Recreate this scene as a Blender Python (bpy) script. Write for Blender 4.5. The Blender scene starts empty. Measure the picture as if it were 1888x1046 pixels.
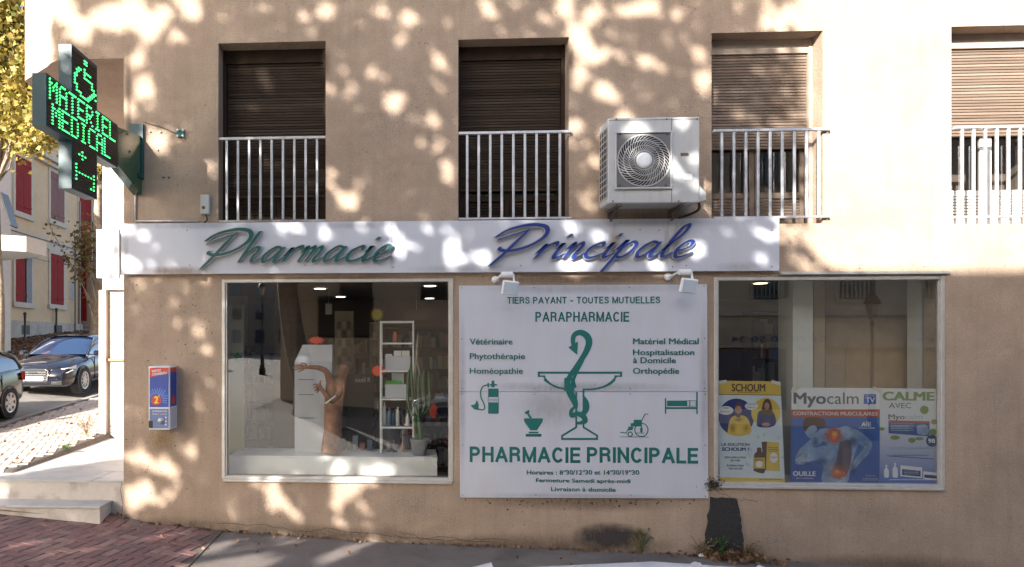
import bpy, bmesh, math, random
import numpy as np
from mathutils import Vector, Matrix, Euler, noise

R = math.radians
S = bpy.context.scene
COL = S.collection
rnd = random.Random(7)

# ------------------------------------------------------------------ camera, world, sun, exposure
FPX, PX0, PY0, YAW, DIST, CH = 1250.0, 694.0, 628.0, R(3.05), 8.345, 2.5
cam_data = bpy.data.cameras.new('camera')
cam = bpy.data.objects.new('camera', cam_data)
COL.objects.link(cam)
cam.location = (0, -DIST, CH)
cam.rotation_euler = (R(90), 0, YAW)
cam_data.sensor_width = 36
cam_data.lens = FPX / 1888 * 36
cam_data.shift_x = (944 - PX0) / 1888
cam_data.shift_y = (PY0 - 523) / 1888
cam_data.clip_start = 0.05
cam_data.clip_end = 2000
S.camera = cam

SUN_AZ, SUN_EL = R(28), R(23)          # sun stands to the left behind the camera
SDIR = Vector((-math.sin(SUN_AZ) * math.cos(SUN_EL), -math.cos(SUN_AZ) * math.cos(SUN_EL), math.sin(SUN_EL)))
world = bpy.data.worlds.new('World')
S.world = world
world.use_nodes = True
wn = world.node_tree.nodes; wl = world.node_tree.links
sky = wn.new('ShaderNodeTexSky')
sky.sky_type = 'NISHITA'
sky.sun_disc = False
sky.sun_elevation = SUN_EL
sky.sun_rotation = math.atan2(SDIR.x, SDIR.y)
sky.dust_density = 2.5
sky.air_density = 0.9
sky.ozone_density = 0.6
wl.new(sky.outputs[0], wn['Background'].inputs[0])
wn['Background'].inputs[1].default_value = 0.122

sun_d = bpy.data.lights.new('sun', 'SUN')
sun_d.energy = 5.0
sun_d.angle = R(0.5)
sun_d.color = (1.0, 0.935, 0.86)
sun = bpy.data.objects.new('sun', sun_d)
COL.objects.link(sun)
sun.rotation_euler = SDIR.to_track_quat('Z', 'Y').to_euler()

S.view_settings.view_transform = 'Standard'
S.view_settings.look = 'None'
S.view_settings.gamma = 1
S.view_settings.use_curve_mapping = False
S.view_settings.exposure = 1.84
S.cycles.max_bounces = 8
S.cycles.transparent_max_bounces = 24
S.cycles.use_denoising = True

# ------------------------------------------------------------------ measuring helpers (photo pixel -> metres on a real plane)
CT, ST = math.cos(YAW), math.sin(YAW)
def wx(px, Y=0.0):
    k = (px - PX0) / FPX; V = Y + DIST
    return V * (k * CT - ST) / (CT + k * ST)
def W(px, py, Y=0.0):
    X = wx(px, Y)
    d = -X * ST + (Y + DIST) * CT
    return X, CH - (py - PY0) * d / FPX
def cw(xr, d):
    'camera-axis frame (metres right, metres ahead) -> world x, y; the side street runs along it'
    return xr * CT - d * ST, xr * ST + d * CT - DIST
def cam_frame(X, Y):
    V = Y + DIST
    return X * CT + V * ST, -X * ST + V * CT
def P(px, py, d):
    x, y = cw((px - PX0) * d / FPX, d)
    return Vector((x, y, CH - (py - PY0) * d / FPX))

# ------------------------------------------------------------------ materials
MATS = {}
def mat(name, col, rough=0.6, metal=0.0, var=0.12, scale=6.0, bump=0.0, bscale=120.0, emit=0.0, coat=0.0, spec=0.5,
        stain=None, stain_scale=2.0, stain_amt=0.35, stretch=None, transl=0.0, hue=None):
    if name in MATS: return MATS[name]
    m = bpy.data.materials.new(name); m.use_nodes = True
    n = m.node_tree.nodes; l = m.node_tree.links
    b = n['Principled BSDF']
    b.inputs['Roughness'].default_value = rough
    b.inputs['Metallic'].default_value = metal
    b.inputs['Specular IOR Level'].default_value = spec
    b.inputs['Coat Weight'].default_value = coat
    b.inputs['Coat Roughness'].default_value = 0.05
    tc = n.new('ShaderNodeNewGeometry')
    vec = tc.outputs['Position']
    if stretch:
        mp = n.new('ShaderNodeMapping'); mp.inputs['Scale'].default_value = stretch
        l.new(vec, mp.inputs['Vector']); vec = mp.outputs[0]
    nz = n.new('ShaderNodeTexNoise'); nz.inputs['Scale'].default_value = scale; nz.inputs['Detail'].default_value = 6
    nz.inputs['Roughness'].default_value = 0.62
    l.new(vec, nz.inputs['Vector'])
    rp = n.new('ShaderNodeValToRGB')
    c = Vector(col)
    lo = c * (1 - var); hi = c * (1 + var)
    if hue: lo = Vector(hue)
    rp.color_ramp.elements[0].position = 0.3; rp.color_ramp.elements[1].position = 0.7
    rp.color_ramp.elements[0].color = (*lo, 1); rp.color_ramp.elements[1].color = (*[min(1, v) for v in hi], 1)
    l.new(nz.outputs[0], rp.inputs[0])
    out = rp.outputs[0]
    if stain:
        n2 = n.new('ShaderNodeTexNoise'); n2.inputs['Scale'].default_value = stain_scale; n2.inputs['Detail'].default_value = 8
        l.new(vec, n2.inputs['Vector'])
        r2 = n.new('ShaderNodeValToRGB'); r2.color_ramp.elements[0].position = 0.5; r2.color_ramp.elements[1].position = 0.72
        r2.color_ramp.elements[0].color = (0, 0, 0, 1); r2.color_ramp.elements[1].color = (stain_amt,) * 3 + (1,)
        l.new(n2.outputs[0], r2.inputs[0])
        mx = n.new('ShaderNodeMixRGB'); l.new(r2.outputs[0], mx.inputs[0]); l.new(out, mx.inputs[1])
        mx.inputs[2].default_value = (*stain, 1); out = mx.outputs[0]
    l.new(out, b.inputs['Base Color'])
    if bump:
        bz = n.new('ShaderNodeTexNoise'); bz.inputs['Scale'].default_value = bscale; bz.inputs['Detail'].default_value = 4
        l.new(vec, bz.inputs['Vector'])
        bp = n.new('ShaderNodeBump'); bp.inputs['Strength'].default_value = bump; bp.inputs['Distance'].default_value = 0.02
        l.new(bz.outputs[0], bp.inputs['Height']); l.new(bp.outputs[0], b.inputs['Normal'])
    if emit:
        b.inputs['Emission Color'].default_value = (*col, 1); b.inputs['Emission Strength'].default_value = emit
    if transl:
        t = n.new('ShaderNodeBsdfTranslucent'); l.new(out, t.inputs[0])
        ms = n.new('ShaderNodeMixShader'); ms.inputs[0].default_value = transl
        l.new(b.outputs[0], ms.inputs[1]); l.new(t.outputs[0], ms.inputs[2])
        l.new(ms.outputs[0], n['Material Output'].inputs[0])
    MATS[name] = m
    return m

def flat(name, col, rough=0.5, **k):
    return mat(name, col, rough, var=k.pop('var', 0.04), **k)

def glass_mat(name, tint=(0.86, 0.88, 0.86), ior=2.0, rough=0.0):
    m = bpy.data.materials.new(name); m.use_nodes = True
    n = m.node_tree.nodes; l = m.node_tree.links
    n.remove(n['Principled BSDF'])
    tr = n.new('ShaderNodeBsdfTransparent'); tr.inputs[0].default_value = (*tint, 1)
    gl = n.new('ShaderNodeBsdfGlossy'); gl.inputs['Roughness'].default_value = rough
    f0 = ((ior-1)/(ior+1))**2      # same reflectance from either side of the pane
    lw = n.new('ShaderNodeLayerWeight'); pw = n.new('ShaderNodeMath'); pw.operation = 'POWER'; pw.inputs[1].default_value = 5
    l.new(lw.outputs['Facing'], pw.inputs[0])
    fr = n.new('ShaderNodeMath'); fr.operation = 'MULTIPLY_ADD'; fr.inputs[1].default_value = 1-f0; fr.inputs[2].default_value = f0
    l.new(pw.outputs[0], fr.inputs[0])
    nz = n.new('ShaderNodeTexNoise'); nz.inputs['Scale'].default_value = 0.6
    g = n.new('ShaderNodeNewGeometry'); l.new(g.outputs['Position'], nz.inputs['Vector'])
    bp = n.new('ShaderNodeBump'); bp.inputs['Strength'].default_value = 0.03; bp.inputs['Distance'].default_value = 0.03
    l.new(nz.outputs[0], bp.inputs['Height']); l.new(bp.outputs[0], gl.inputs['Normal'])
    ms = n.new('ShaderNodeMixShader')
    l.new(fr.outputs[0], ms.inputs[0]); l.new(tr.outputs[0], ms.inputs[1]); l.new(gl.outputs[0], ms.inputs[2])
    l.new(ms.outputs[0], n['Material Output'].inputs[0])
    return m

# roughcast facade render: colour drift, pits with dark flecks, rain dirt near the ground
def stucco_mat(name, col, dirt=True, spots=True, bump=0.55):
    m = bpy.data.materials.new(name); m.use_nodes = True
    n = m.node_tree.nodes; l = m.node_tree.links; b = n['Principled BSDF']
    b.inputs['Roughness'].default_value = 0.92; b.inputs['Specular IOR Level'].default_value = 0.2
    g = n.new('ShaderNodeNewGeometry'); pos = g.outputs['Position']
    def noise_(s, d=5, r=0.6):
        z = n.new('ShaderNodeTexNoise'); z.inputs['Scale'].default_value = s; z.inputs['Detail'].default_value = d
        z.inputs['Roughness'].default_value = r; l.new(pos, z.inputs['Vector']); return z.outputs[0]
    def ramp(src, a, c0, bb, c1):
        r = n.new('ShaderNodeValToRGB'); r.color_ramp.elements[0].position = a; r.color_ramp.elements[1].position = bb
        r.color_ramp.elements[0].color = (*c0, 1); r.color_ramp.elements[1].color = (*c1, 1); l.new(src, r.inputs[0]); return r.outputs[0]
    def mixc(f, a, c, typ='MIX', fv=None):
        x = n.new('ShaderNodeMixRGB'); x.blend_type = typ
        if fv is None: l.new(f, x.inputs[0])
        else: x.inputs[0].default_value = fv
        l.new(a, x.inputs[1])
        if isinstance(c, tuple): x.inputs[2].default_value = (*c, 1)
        else: l.new(c, x.inputs[2])
        return x.outputs[0]
    c = Vector(col)
    base0 = ramp(noise_(0.55, 3), 0.35, tuple(c * 0.88), 0.65, tuple(c * 1.10)); base1 = ramp(noise_(2.6, 9, 0.7), 0.3, (0.86, 0.85, 0.84), 0.7, (1.08, 1.08, 1.09)); base = mixc(None, base0, base1, 'MULTIPLY', 1.0)
    fine = ramp(noise_(60, 4, 0.75), 0.32, (0.76, 0.755, 0.75), 0.68, (1.15, 1.15, 1.16))
    out = mixc(None, base, fine, 'MULTIPLY', 1.0)
    if spots:
        v = n.new('ShaderNodeTexVoronoi'); v.inputs['Scale'].default_value = 13; v.inputs['Randomness'].default_value = 1
        l.new(pos, v.inputs['Vector'])
        sp = ramp(v.outputs['Distance'], 0.12, (0.8, 0.8, 0.8), 0.21, (0, 0, 0))
        gate = ramp(noise_(1.6, 3), 0.50, (0, 0, 0), 0.66, (0.8, 0.8, 0.8))
        sp2 = mixc(None, sp, gate, 'MULTIPLY', 1.0)
        out = mixc(sp2, out, tuple(c * 0.35))
    if dirt:
        sx = n.new('ShaderNodeSeparateXYZ'); l.new(pos, sx.inputs[0])
        # height above the sloping pavement
        ma = n.new('ShaderNodeMath'); ma.operation = 'MULTIPLY_ADD'; l.new(sx.outputs[0], ma.inputs[0])
        ma.inputs[1].default_value = 0.05; l.new(sx.outputs[2], ma.inputs[2])
        nz = n.new('ShaderNodeMath'); nz.operation = 'MULTIPLY_ADD'; l.new(noise_(3.5, 8, 0.7), nz.inputs[0])
        nz.inputs[1].default_value = 0.75; l.new(ma.outputs[0], nz.inputs[2])
        f = ramp(nz.outputs[0], 0.30, (0.65, 0.65, 0.65), 0.62, (0, 0, 0))
        out = mixc(f, out, (c.x * 0.5, c.y * 0.5, c.z * 0.52))
        # vertical rain streaks
        mp = n.new('ShaderNodeMapping'); mp.inputs['Scale'].default_value = (7, 1, 0.35); l.new(pos, mp.inputs[0])
        zz = n.new('ShaderNodeTexNoise'); zz.inputs['Scale'].default_value = 1.6; zz.inputs['Detail'].default_value = 6; l.new(mp.outputs[0], zz.inputs[0])
        f2 = ramp(zz.outputs[0], 0.50, (0, 0, 0), 0.72, (0.26, 0.26, 0.26))
        out = mixc(f2, out, tuple(c * 0.62))
    l.new(out, b.inputs['Base Color'])
    add = n.new('ShaderNodeMath'); add.operation = 'ADD'; l.new(noise_(70, 4, 0.65), add.inputs[0])
    k2 = n.new('ShaderNodeMath'); k2.operation = 'MULTIPLY'; l.new(noise_(14, 3), k2.inputs[0]); k2.inputs[1].default_value = 0.8
    l.new(k2.outputs[0], add.inputs[1])
    bp = n.new('ShaderNodeBump'); bp.inputs['Strength'].default_value = bump; bp.inputs['Distance'].default_value = 0.03
    l.new(add.outputs[0], bp.inputs['Height']); l.new(bp.outputs[0], b.inputs['Normal'])
    return m

# ------------------------------------------------------------------ object helpers
ORG = {}
def setp(o, label=None, cat=None, group=None, kind=None):
    if label: o['label'] = label
    if cat: o['category'] = cat
    if group: o['group'] = group
    if kind: o['kind'] = kind
    return o
def thing(name, loc, label, cat, group=None):
    o = bpy.data.objects.new(name, None); COL.objects.link(o); o.location = loc
    o.empty_display_size = 0.2
    ORG[o.name] = Vector(loc)
    return setp(o, label, cat, group)

class MB:
    def __init__(s): s.v = []; s.f = []; s.m = []
    def add(s, vs, fs, mi=0):
        k = len(s.v); s.v += [tuple(v) for v in vs]; s.f += [tuple(i + k for i in f) for f in fs]; s.m += [mi] * len(fs); return s
    def box(s, a, b, mi=0, rz=0, c=None, bev=0):
        x0, y0, z0 = [min(p, q) for p, q in zip(a, b)]; x1, y1, z1 = [max(p, q) for p, q in zip(a, b)]
        if bev:
            e = min(bev, (x1-x0)*.45, (y1-y0)*.45, (z1-z0)*.45)
            bm = bmesh.new(); bmesh.ops.create_cube(bm, size=1)
            for v in bm.verts: v.co = Vector(((x0+x1)/2 + v.co.x*(x1-x0), (y0+y1)/2 + v.co.y*(y1-y0), (z0+z1)/2 + v.co.z*(z1-z0)))
            bmesh.ops.bevel(bm, geom=bm.edges[:], offset=e, segments=1, affect='EDGES')
            bm.verts.index_update()
            vs = [v.co.copy() for v in bm.verts]; fs = [[v.index for v in f.verts] for f in bm.faces]; bm.free()
        else:
            vs = [Vector(p) for p in ((x0,y0,z0),(x1,y0,z0),(x1,y1,z0),(x0,y1,z0),(x0,y0,z1),(x1,y0,z1),(x1,y1,z1),(x0,y1,z1))]
            fs = [(0,3,2,1),(4,5,6,7),(0,1,5,4),(1,2,6,5),(2,3,7,6),(3,0,4,7)]
        if rz:
            c = Vector(c) if c else Vector(((x0+x1)/2, (y0+y1)/2, 0))
            M = Matrix.Rotation(rz, 3, 'Z'); vs = [M @ (v - c) + c for v in vs]
        return s.add(vs, fs, mi)
    def quad(s, *p, mi=0): return s.add(p, [tuple(range(len(p)))], mi)
    def prism_y(s, pts, y0, y1, mi=0, side=None):
        'polygon in x,z (front at y0, nearer the viewer) with thickness to y1'
        n = len(pts)
        area = sum(pts[i][0]*pts[(i+1)%n][1] - pts[(i+1)%n][0]*pts[i][1] for i in range(n))
        if area < 0: pts = pts[::-1]
        vs = [(x, y0, z) for x, z in pts] + [(x, y1, z) for x, z in pts]
        s.add(vs, [tuple(range(n)), tuple(range(2*n-1, n-1, -1))], mi)
        k = len(s.v) - 2*n
        for i in range(n):
            j = (i+1) % n
            s.f.append((k+i, k+n+i, k+n+j, k+j)); s.m.append(mi if side is None else side)
        return s
    def prism_z(s, pts, z0, z1, mi=0):
        n = len(pts)
        area = sum(pts[i][0]*pts[(i+1)%n][1] - pts[(i+1)%n][0]*pts[i][1] for i in range(n))
        if area < 0: pts = pts[::-1]
        zz0 = z0 if callable(z0) else (lambda x, y: z0)
        zz1 = z1 if callable(z1) else (lambda x, y: z1)
        vs = [(x, y, zz1(x, y)) for x, y in pts] + [(x, y, zz0(x, y)) for x, y in pts]
        return s.add(vs, [tuple(range(n)), tuple(range(2*n-1, n-1, -1))] + [(i, n+i, n+(i+1)%n, (i+1)%n) for i in range(n)], mi)
    def tube(s, pts, r, n=8, mi=0, cap=True):
        pts = [Vector(p) for p in pts]
        rr = r if isinstance(r, (list, tuple)) else [r]*len(pts)
        base = len(s.v); up = None
        for i, p in enumerate(pts):
            t = (pts[min(i+1, len(pts)-1)] - pts[max(i-1, 0)]).normalized()
            if up is None:
                up = Vector((0, 0, 1)) if abs(t.z) < 0.9 else Vector((1, 0, 0))
            a = t.cross(up).normalized(); b = a.cross(t).normalized(); up = b
            for k in range(n):
                an = 2*math.pi*k/n
                s.v.append(tuple(p + (a*math.cos(an) + b*math.sin(an))*rr[i]))
        for i in range(len(pts)-1):
            for k in range(n):
                j = (k+1) % n
                s.f.append((base+i*n+k, base+i*n+j, base+(i+1)*n+j, base+(i+1)*n+k)); s.m.append(mi)
        if cap:
            s.f.append(tuple(base+k for k in reversed(range(n)))); s.m.append(mi)
            e = base + (len(pts)-1)*n
            s.f.append(tuple(e+k for k in range(n))); s.m.append(mi)
        return s
    def lathe(s, prof, c, axis='Z', n=20, mi=0):
        c = Vector(c); base = len(s.v)
        for r, h in prof:
            for k in range(n):
                a = 2*math.pi*k/n
                u, w = r*math.cos(a), r*math.sin(a)
                p = {'Z': Vector((u, w, h)), 'Y': Vector((u, h, w)), 'X': Vector((h, u, w))}[axis]
                s.v.append(tuple(c + p))
        for i in range(len(prof)-1):
            for k in range(n):
                j = (k+1) % n
                s.f.append((base+i*n+k, base+i*n+j, base+(i+1)*n+j, base+(i+1)*n+k)); s.m.append(mi)
        s.f.append(tuple(base+k for k in range(n))); s.m.append(mi)
        e = base + (len(prof)-1)*n
        s.f.append(tuple(e+k for k in reversed(range(n)))); s.m.append(mi)
        return s
    def xform(s, M, start=0):
        s.v[start:] = [tuple(M @ Vector(v)) for v in s.v[start:]]; return s
    def build(s, name, mats, parent=None, smooth=False, base=None, label=None, fix=True):
        if not isinstance(mats, (list, tuple)): mats = [mats]
        me = bpy.data.meshes.new(name)
        if parent is not None: o0 = ORG[parent.name]
        elif base is not None: o0 = Vector(base)
        else:
            xs = [v[0] for v in s.v]; ys = [v[1] for v in s.v]; zs = [v[2] for v in s.v]
            o0 = Vector(((min(xs)+max(xs))/2, (min(ys)+max(ys))/2, min(zs)))
        me.from_pydata([(v[0]-o0.x, v[1]-o0.y, v[2]-o0.z) for v in s.v], [], s.f)
        for m in mats: me.materials.append(m)
        if len(mats) > 1: me.polygons.foreach_set('material_index', s.m)
        if fix and len(s.f) < 30000:
            bm = bmesh.new(); bm.from_mesh(me); bmesh.ops.recalc_face_normals(bm, faces=bm.faces[:]); bm.to_mesh(me); bm.free()
        if smooth: me.shade_smooth()
        me.update()
        o = bpy.data.objects.new(name, me); COL.objects.link(o)
        if parent is not None: o.parent = parent; ORG[o.name] = o0
        else: o.location = o0; ORG[o.name] = o0
        if label: o['label'] = label
        return o

def auto_smooth(o, ang=35):
    me = o.data; me.shade_smooth()
    bm = bmesh.new(); bm.from_mesh(me)
    for e in bm.edges:
        if len(e.link_faces) == 2 and e.calc_face_angle(0) > R(ang): e.smooth = False
    bm.to_mesh(me); bm.free()

def instance(me, name, loc, parent, rot=None):
    o = bpy.data.objects.new(name, me); COL.objects.link(o)
    o.parent = parent; o.location = Vector(loc) - ORG[parent.name]
    if rot: o.rotation_euler = rot
    ORG[o.name] = Vector(loc)
    return o

def dup_tree(root, loc, rz=0, **props):
    r = root.copy(); COL.objects.link(r); r.location = loc; r.rotation_euler = (0, 0, rz)
    for k, v in props.items(): r[k] = v
    for ch in list(root.children):
        c = ch.copy(); COL.objects.link(c); c.parent = r
        for g in ch.children:
            d = g.copy(); COL.objects.link(d); d.parent = c
    return r

# ------------------------------------------------------------------ lettering
def glyphs(body, bold=0.0, extrude=0.0, spacing=1.0):
    cu = bpy.data.curves.new('t', 'FONT'); cu.body = body; cu.size = 1; cu.offset = bold; cu.extrude = extrude
    cu.resolution_u = 3; cu.space_character = spacing
    o = bpy.data.objects.new('t', cu); COL.objects.link(o)
    bpy.context.view_layer.update()
    me = bpy.data.meshes.new_from_object(o)
    vs = [v.co.copy() for v in me.vertices]; fs = [tuple(p.vertices) for p in me.polygons]
    bpy.data.objects.remove(o); bpy.data.curves.remove(cu); bpy.data.meshes.remove(me)
    return vs, fs
_H = {}
def cap_h(bold):
    if bold not in _H:
        vs, _ = glyphs('H', bold); _H[bold] = (min(v.y for v in vs), max(v.y for v in vs))
    return _H[bold]
def text(body, px0, top, px1, basey, Y, m, parent, name='lettering', bold=0.02, depth=0.002, italic=0.0, rot=0.0, mb=None, spacing=1.0):
    'flat raised lettering: caps run from pixel row top to basey, the line spans px0..px1, on plane y=Y'
    vs, fs = glyphs(body, 0, 0.5, spacing)
    if bold > 0:      # heavier strokes: copies a hair apart, each on its own layer
        v0, f0_ = vs, fs; vs, fs = [], []
        for q, (ox, oy) in enumerate(((0, 0), (-bold, bold*.5), (bold, bold*.5), (-bold, -bold*.5), (bold, -bold*.5))):
            k_ = len(vs); vs = vs + [Vector((v.x+ox, v.y+oy, v.z + (q*.15 if v.z > 0 else -q*.02))) for v in v0]; fs = fs + [tuple(i+k_ for i in f) for f in f0_]
    lo, hi = cap_h(0); lo -= bold*.5; hi += bold*.5
    a = min(v.x for v in vs); b = max(v.x for v in vs)
    x0, zt = W(px0, top, Y); x1, zb = W(px1, basey, Y)
    x1b, _ = W(px1, top, Y)
    sx = (x1 - x0) / (b - a); sz = (zt - zb) / (hi - lo)
    out = []
    cx, cz = (x0+x1)/2, (zt+zb)/2
    for v in vs:
        zz = zb + (v.y - lo) * sz
        xx = x0 + (v.x - a) * sx + italic * (zz - zb)
        if rot:
            dx, dz = xx-cx, zz-cz
            xx = cx + dx*math.cos(rot) - dz*math.sin(rot); zz = cz + dx*math.sin(rot) + dz*math.cos(rot)
        out.append((xx, Y + (-depth*(1+(v.z-.5)) if v.z > 0 else 0.0005+v.z*-.0002), zz))
    if mb is not None: mb.add(out, fs); return
    return MB().add(out, fs).build(name, m, parent, fix=False)

def catmull(pts, k=6):
    pts = [Vector(p) for p in pts]; out = []
    for i in range(len(pts)-1):
        p0 = pts[max(i-1, 0)]; p1 = pts[i]; p2 = pts[i+1]; p3 = pts[min(i+2, len(pts)-1)]
        for j in range(k):
            t = j/k
            out.append(0.5*((2*p1) + (p2-p0)*t + (2*p0-5*p1+4*p2-p3)*t*t + (3*p1-p0-3*p2+p3)*t**3))
    out.append(pts[-1]); return out

def ribbon(mb, pts2, w, y0, y1, mi=0, nib=None, k=6, smooth=True, side=None):
    'flat stroke of width w (number or list) along x,z points, from y0 (front) to y1'
    c = catmull([(p[0], p[1], 0) for p in pts2], k) if smooth and len(pts2) > 2 else [Vector((p[0], p[1], 0)) for p in pts2]
    n = len(c)
    if isinstance(w, (list, tuple)):
        ws = [np.interp(i/(n-1)*(len(w)-1), range(len(w)), w) for i in range(n)]
    else: ws = [w]*n
    L = []; Rr = []
    for i in range(n):
        t = (c[min(i+1, n-1)] - c[max(i-1, 0)]).normalized()
        q = Vector((-t.y, t.x, 0)) * ws[i]/2
        if nib:
            nv = Vector((nib[0], nib[1], 0))
            if nv.dot(q) < 0: nv = -nv
            q = q + nv
        L.append(c[i]+q); Rr.append(c[i]-q)
    k0 = len(mb.v)
    for y in (y0, y1):
        for a in L: mb.v.append((a.x, y, a.y))
        for a in Rr: mb.v.append((a.x, y, a.y))
    def F(*t, m=mi): mb.f.append(tuple(k0+q for q in t)); mb.m.append(m)
    sd = mi if side is None else side
    for i in range(n-1):
        F(i, i+1, n+i+1, n+i)
        F(2*n+i, 3*n+i, 3*n+i+1, 2*n+i+1)
        F(i, 2*n+i, 2*n+i+1, i+1, m=sd)
        F(n+i, n+i+1, 3*n+i+1, 3*n+i, m=sd)
    F(0, n, 3*n, 2*n, m=sd); F(n-1, 3*n-1, 4*n-1, 2*n-1, m=sd)

# ------------------------------------------------------------------ terrain
_bx = [-14, -8, -5.2, -3.9, -2.4, -0.5, 1.3, 3.5, 5.2, 8.0, 14]
_bz = [0.75, 0.52, 0.38, 0.265, 0.135, 0.03, -0.01, -0.075, -0.165, -0.30, -0.5]
def base_z(X): return float(np.interp(X, _bx, _bz))
def left_z(xr, d):
    za = float(np.interp(d, [8.2, 8.85, 12.4, 14, 17.5, 28, 60, 200], [0.40, 0.70, 0.76, 0.87, 1.02, 1.75, 4.0, 9.0]))
    return za + max(0, -7.5 - xr)*0.11
def gz(X, Y):
    b = base_z(X)
    if Y <= -0.3: return b
    if X > -3.45: return b
    xr, d = cam_frame(X, Y)
    L = left_z(xr, max(d, 8.2))
    if Y < 3.95 and X > left_x(Y) + .12: L = min(L, .45)     # under the entrance platform
    t = min(1, (Y + 0.3)/0.8) * min(1, (-3.45 - X)/.2)
    return b + (L-b)*t
ZP = 0.73; DB = 12.35
XL = wx(228); YBK = P(189, 600, DB).y
PE0 = P(-30, 890, 8.5); PE1 = P(0, 878, (CH-ZP)*FPX/250); PE2 = P(187, 810, (CH-ZP)*FPX/182)
def left_x(y):
    'left edge of the entrance platform'
    if y < PE1.y: 
        t = (y-.05)/(PE1.y-.05); return (PE0.x-.4) + (PE1.x-(PE0.x-.4))*max(0, t)
    t = (y-PE1.y)/(YBK-.11-PE1.y); return PE1.x + (PE2.x-PE1.x)*t
# ================================================================== materials used in many places
M_ST = stucco_mat('render_pink_beige', (0.42, 0.322, 0.242))
M_ST_PLAIN = stucco_mat('render_plain', (0.40, 0.312, 0.25), dirt=False, spots=False)
M_PANEL = mat('sign_panel_white', (0.50, 0.52, 0.585), 0.35, var=0.03, scale=1.5, stain=(0.5, 0.42, 0.33), stain_scale=1.2, stain_amt=0.14, stretch=(3, 1, 0.6))
M_STEEL = mat('painted_steel_rail', (0.55, 0.56, 0.58), 0.35, metal=0.5, var=0.12, scale=20, stain=(0.25, 0.18, 0.12), stain_scale=12, stain_amt=0.3)
M_ALU = mat('aluminium_frame', (0.55, 0.53, 0.50), 0.4, metal=0.4, var=0.08, scale=9, stain=(0.34, 0.26, 0.2), stain_scale=5, stain_amt=0.3)
M_SHUT = mat('shutter_brown', (0.036, 0.025, 0.018), 0.75, spec=.15, var=0.22, scale=3, stretch=(0.6, 1, 14), stain=(0.07, 0.052, 0.04), stain_scale=2, stain_amt=0.4)
M_WOOD = mat('window_wood_dark', (0.035, 0.023, 0.017), 0.7, spec=.1, var=0.25, scale=8)
M_GREEN = flat('sign_green', (0.012, 0.135, 0.125), 0.4)
M_BLUE = flat('letter_blue', (0.012, 0.034, 0.19), 0.35)
M_TEAL = flat('letter_teal', (0.008, 0.085, 0.088), 0.35)
M_EDGE = flat('letter_edge_silver', (0.45, 0.46, 0.47), 0.35, metal=0.4)
M_BLACK = flat('black_plastic', (0.015, 0.015, 0.016), 0.5)
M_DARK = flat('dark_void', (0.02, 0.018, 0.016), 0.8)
M_WHITE = flat('white_paint', (0.75, 0.76, 0.77), 0.45)
M_ACW = mat('ac_enamel', (0.45, 0.46, 0.465), 0.45, var=0.05, scale=3, stain=(0.34, 0.25, 0.17), stain_scale=2.5, stain_amt=0.25, stretch=(4, 1, 0.8))
M_SCREW = flat('screw_head', (0.08, 0.08, 0.08), 0.4, metal=0.7)
M_GLASS = glass_mat('shop_glass', ior=2.35)
M_GLASS_UP = glass_mat('window_glass', tint=(0.5, 0.5, 0.5), ior=1.9)
M_ASPH = mat('asphalt_pavement', (0.170, 0.145, 0.130), 0.9, var=0.16, scale=3, bump=0.6, bscale=140, stain=(0.07, 0.065, 0.06), stain_scale=1.2, stain_amt=0.5)
M_ROAD = mat('asphalt_road', (0.21, 0.195, 0.18), 0.85, var=0.2, scale=2, bump=0.5, bscale=120)
M_STONE = mat('kerb_stone', (0.28, 0.255, 0.23), 0.85, var=0.15, scale=8, bump=0.3, bscale=60)
M_CONC = mat('step_concrete', (0.50, 0.455, 0.41), 0.8, var=0.14, scale=4, stain=(0.17, 0.13, 0.10), stain_scale=3.5, stain_amt=0.7, bump=0.35, bscale=50)
M_SLAB = mat('platform_tile', (0.43, 0.425, 0.415), 0.45, var=0.12, scale=3, stain=(0.22, 0.2, 0.18), stain_scale=4, stain_amt=0.5)
M_MORT = mat('paving_joint_sand', (0.11, 0.085, 0.07), 0.95, var=0.3, scale=20, bump=0.4, bscale=90)
M_BRICK = [mat('paver_%d' % i, c, 0.85, var=0.16, scale=14, bump=0.4, bscale=110) for i, c in enumerate(
    [(0.19, 0.098, 0.090), (0.17, 0.088, 0.084), (0.21, 0.112, 0.098), (0.155, 0.092, 0.088), (0.23, 0.14, 0.118)])]
M_BRICK2 = [mat('paver_sunlit_%d' % i, c, 0.85, var=0.14, scale=14, bump=0.4, bscale=110) for i, c in enumerate(
    [(0.44, 0.36, 0.31), (0.40, 0.34, 0.30), (0.48, 0.39, 0.34)])]  # paler than the near pavers: strong sun put into their colour
M_RUST = mat('rusty_bracket', (0.09, 0.07, 0.06), 0.8, var=0.3, scale=20)

# ================================================================== ground
def sheet(name, pts_fn, us, vs, m, dz=0.0, label=None, kind='structure'):
    mb = MB()
    nu, nv = len(us), len(vs)
    for u in us:
        for v in vs:
            x, y = pts_fn(u, v); mb.v.append((x, y, gz(x, y) + dz))
    for i in range(nu-1):
        for j in range(nv-1):
            mb.f.append((i*nv+j, i*nv+j+1, (i+1)*nv+j+1, (i+1)*nv+j)); mb.m.append(0)
    o = mb.build(name, m, base=(0, 0, 0), smooth=True)
    o['kind'] = kind
    return o
def span(a, b, st): 
    n = max(1, int(math.ceil((b-a)/st))); return [a + (b-a)*i/n for i in range(n+1)]
gx = [-600, -200, -80, -40] + span(-28, 16, 0.35) + [30, 80, 200, 600]
gy = [-600, -200, -90, -50] + span(-26, -2, 1.0)[:-1] + span(-2, 6, 0.1)[:-1] + span(6, 30, 1.0) + [60, 120, 300]
sheet('ground', lambda u, v: (u, v), gx, gy, M_ASPH, dz=-0.012)
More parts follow.
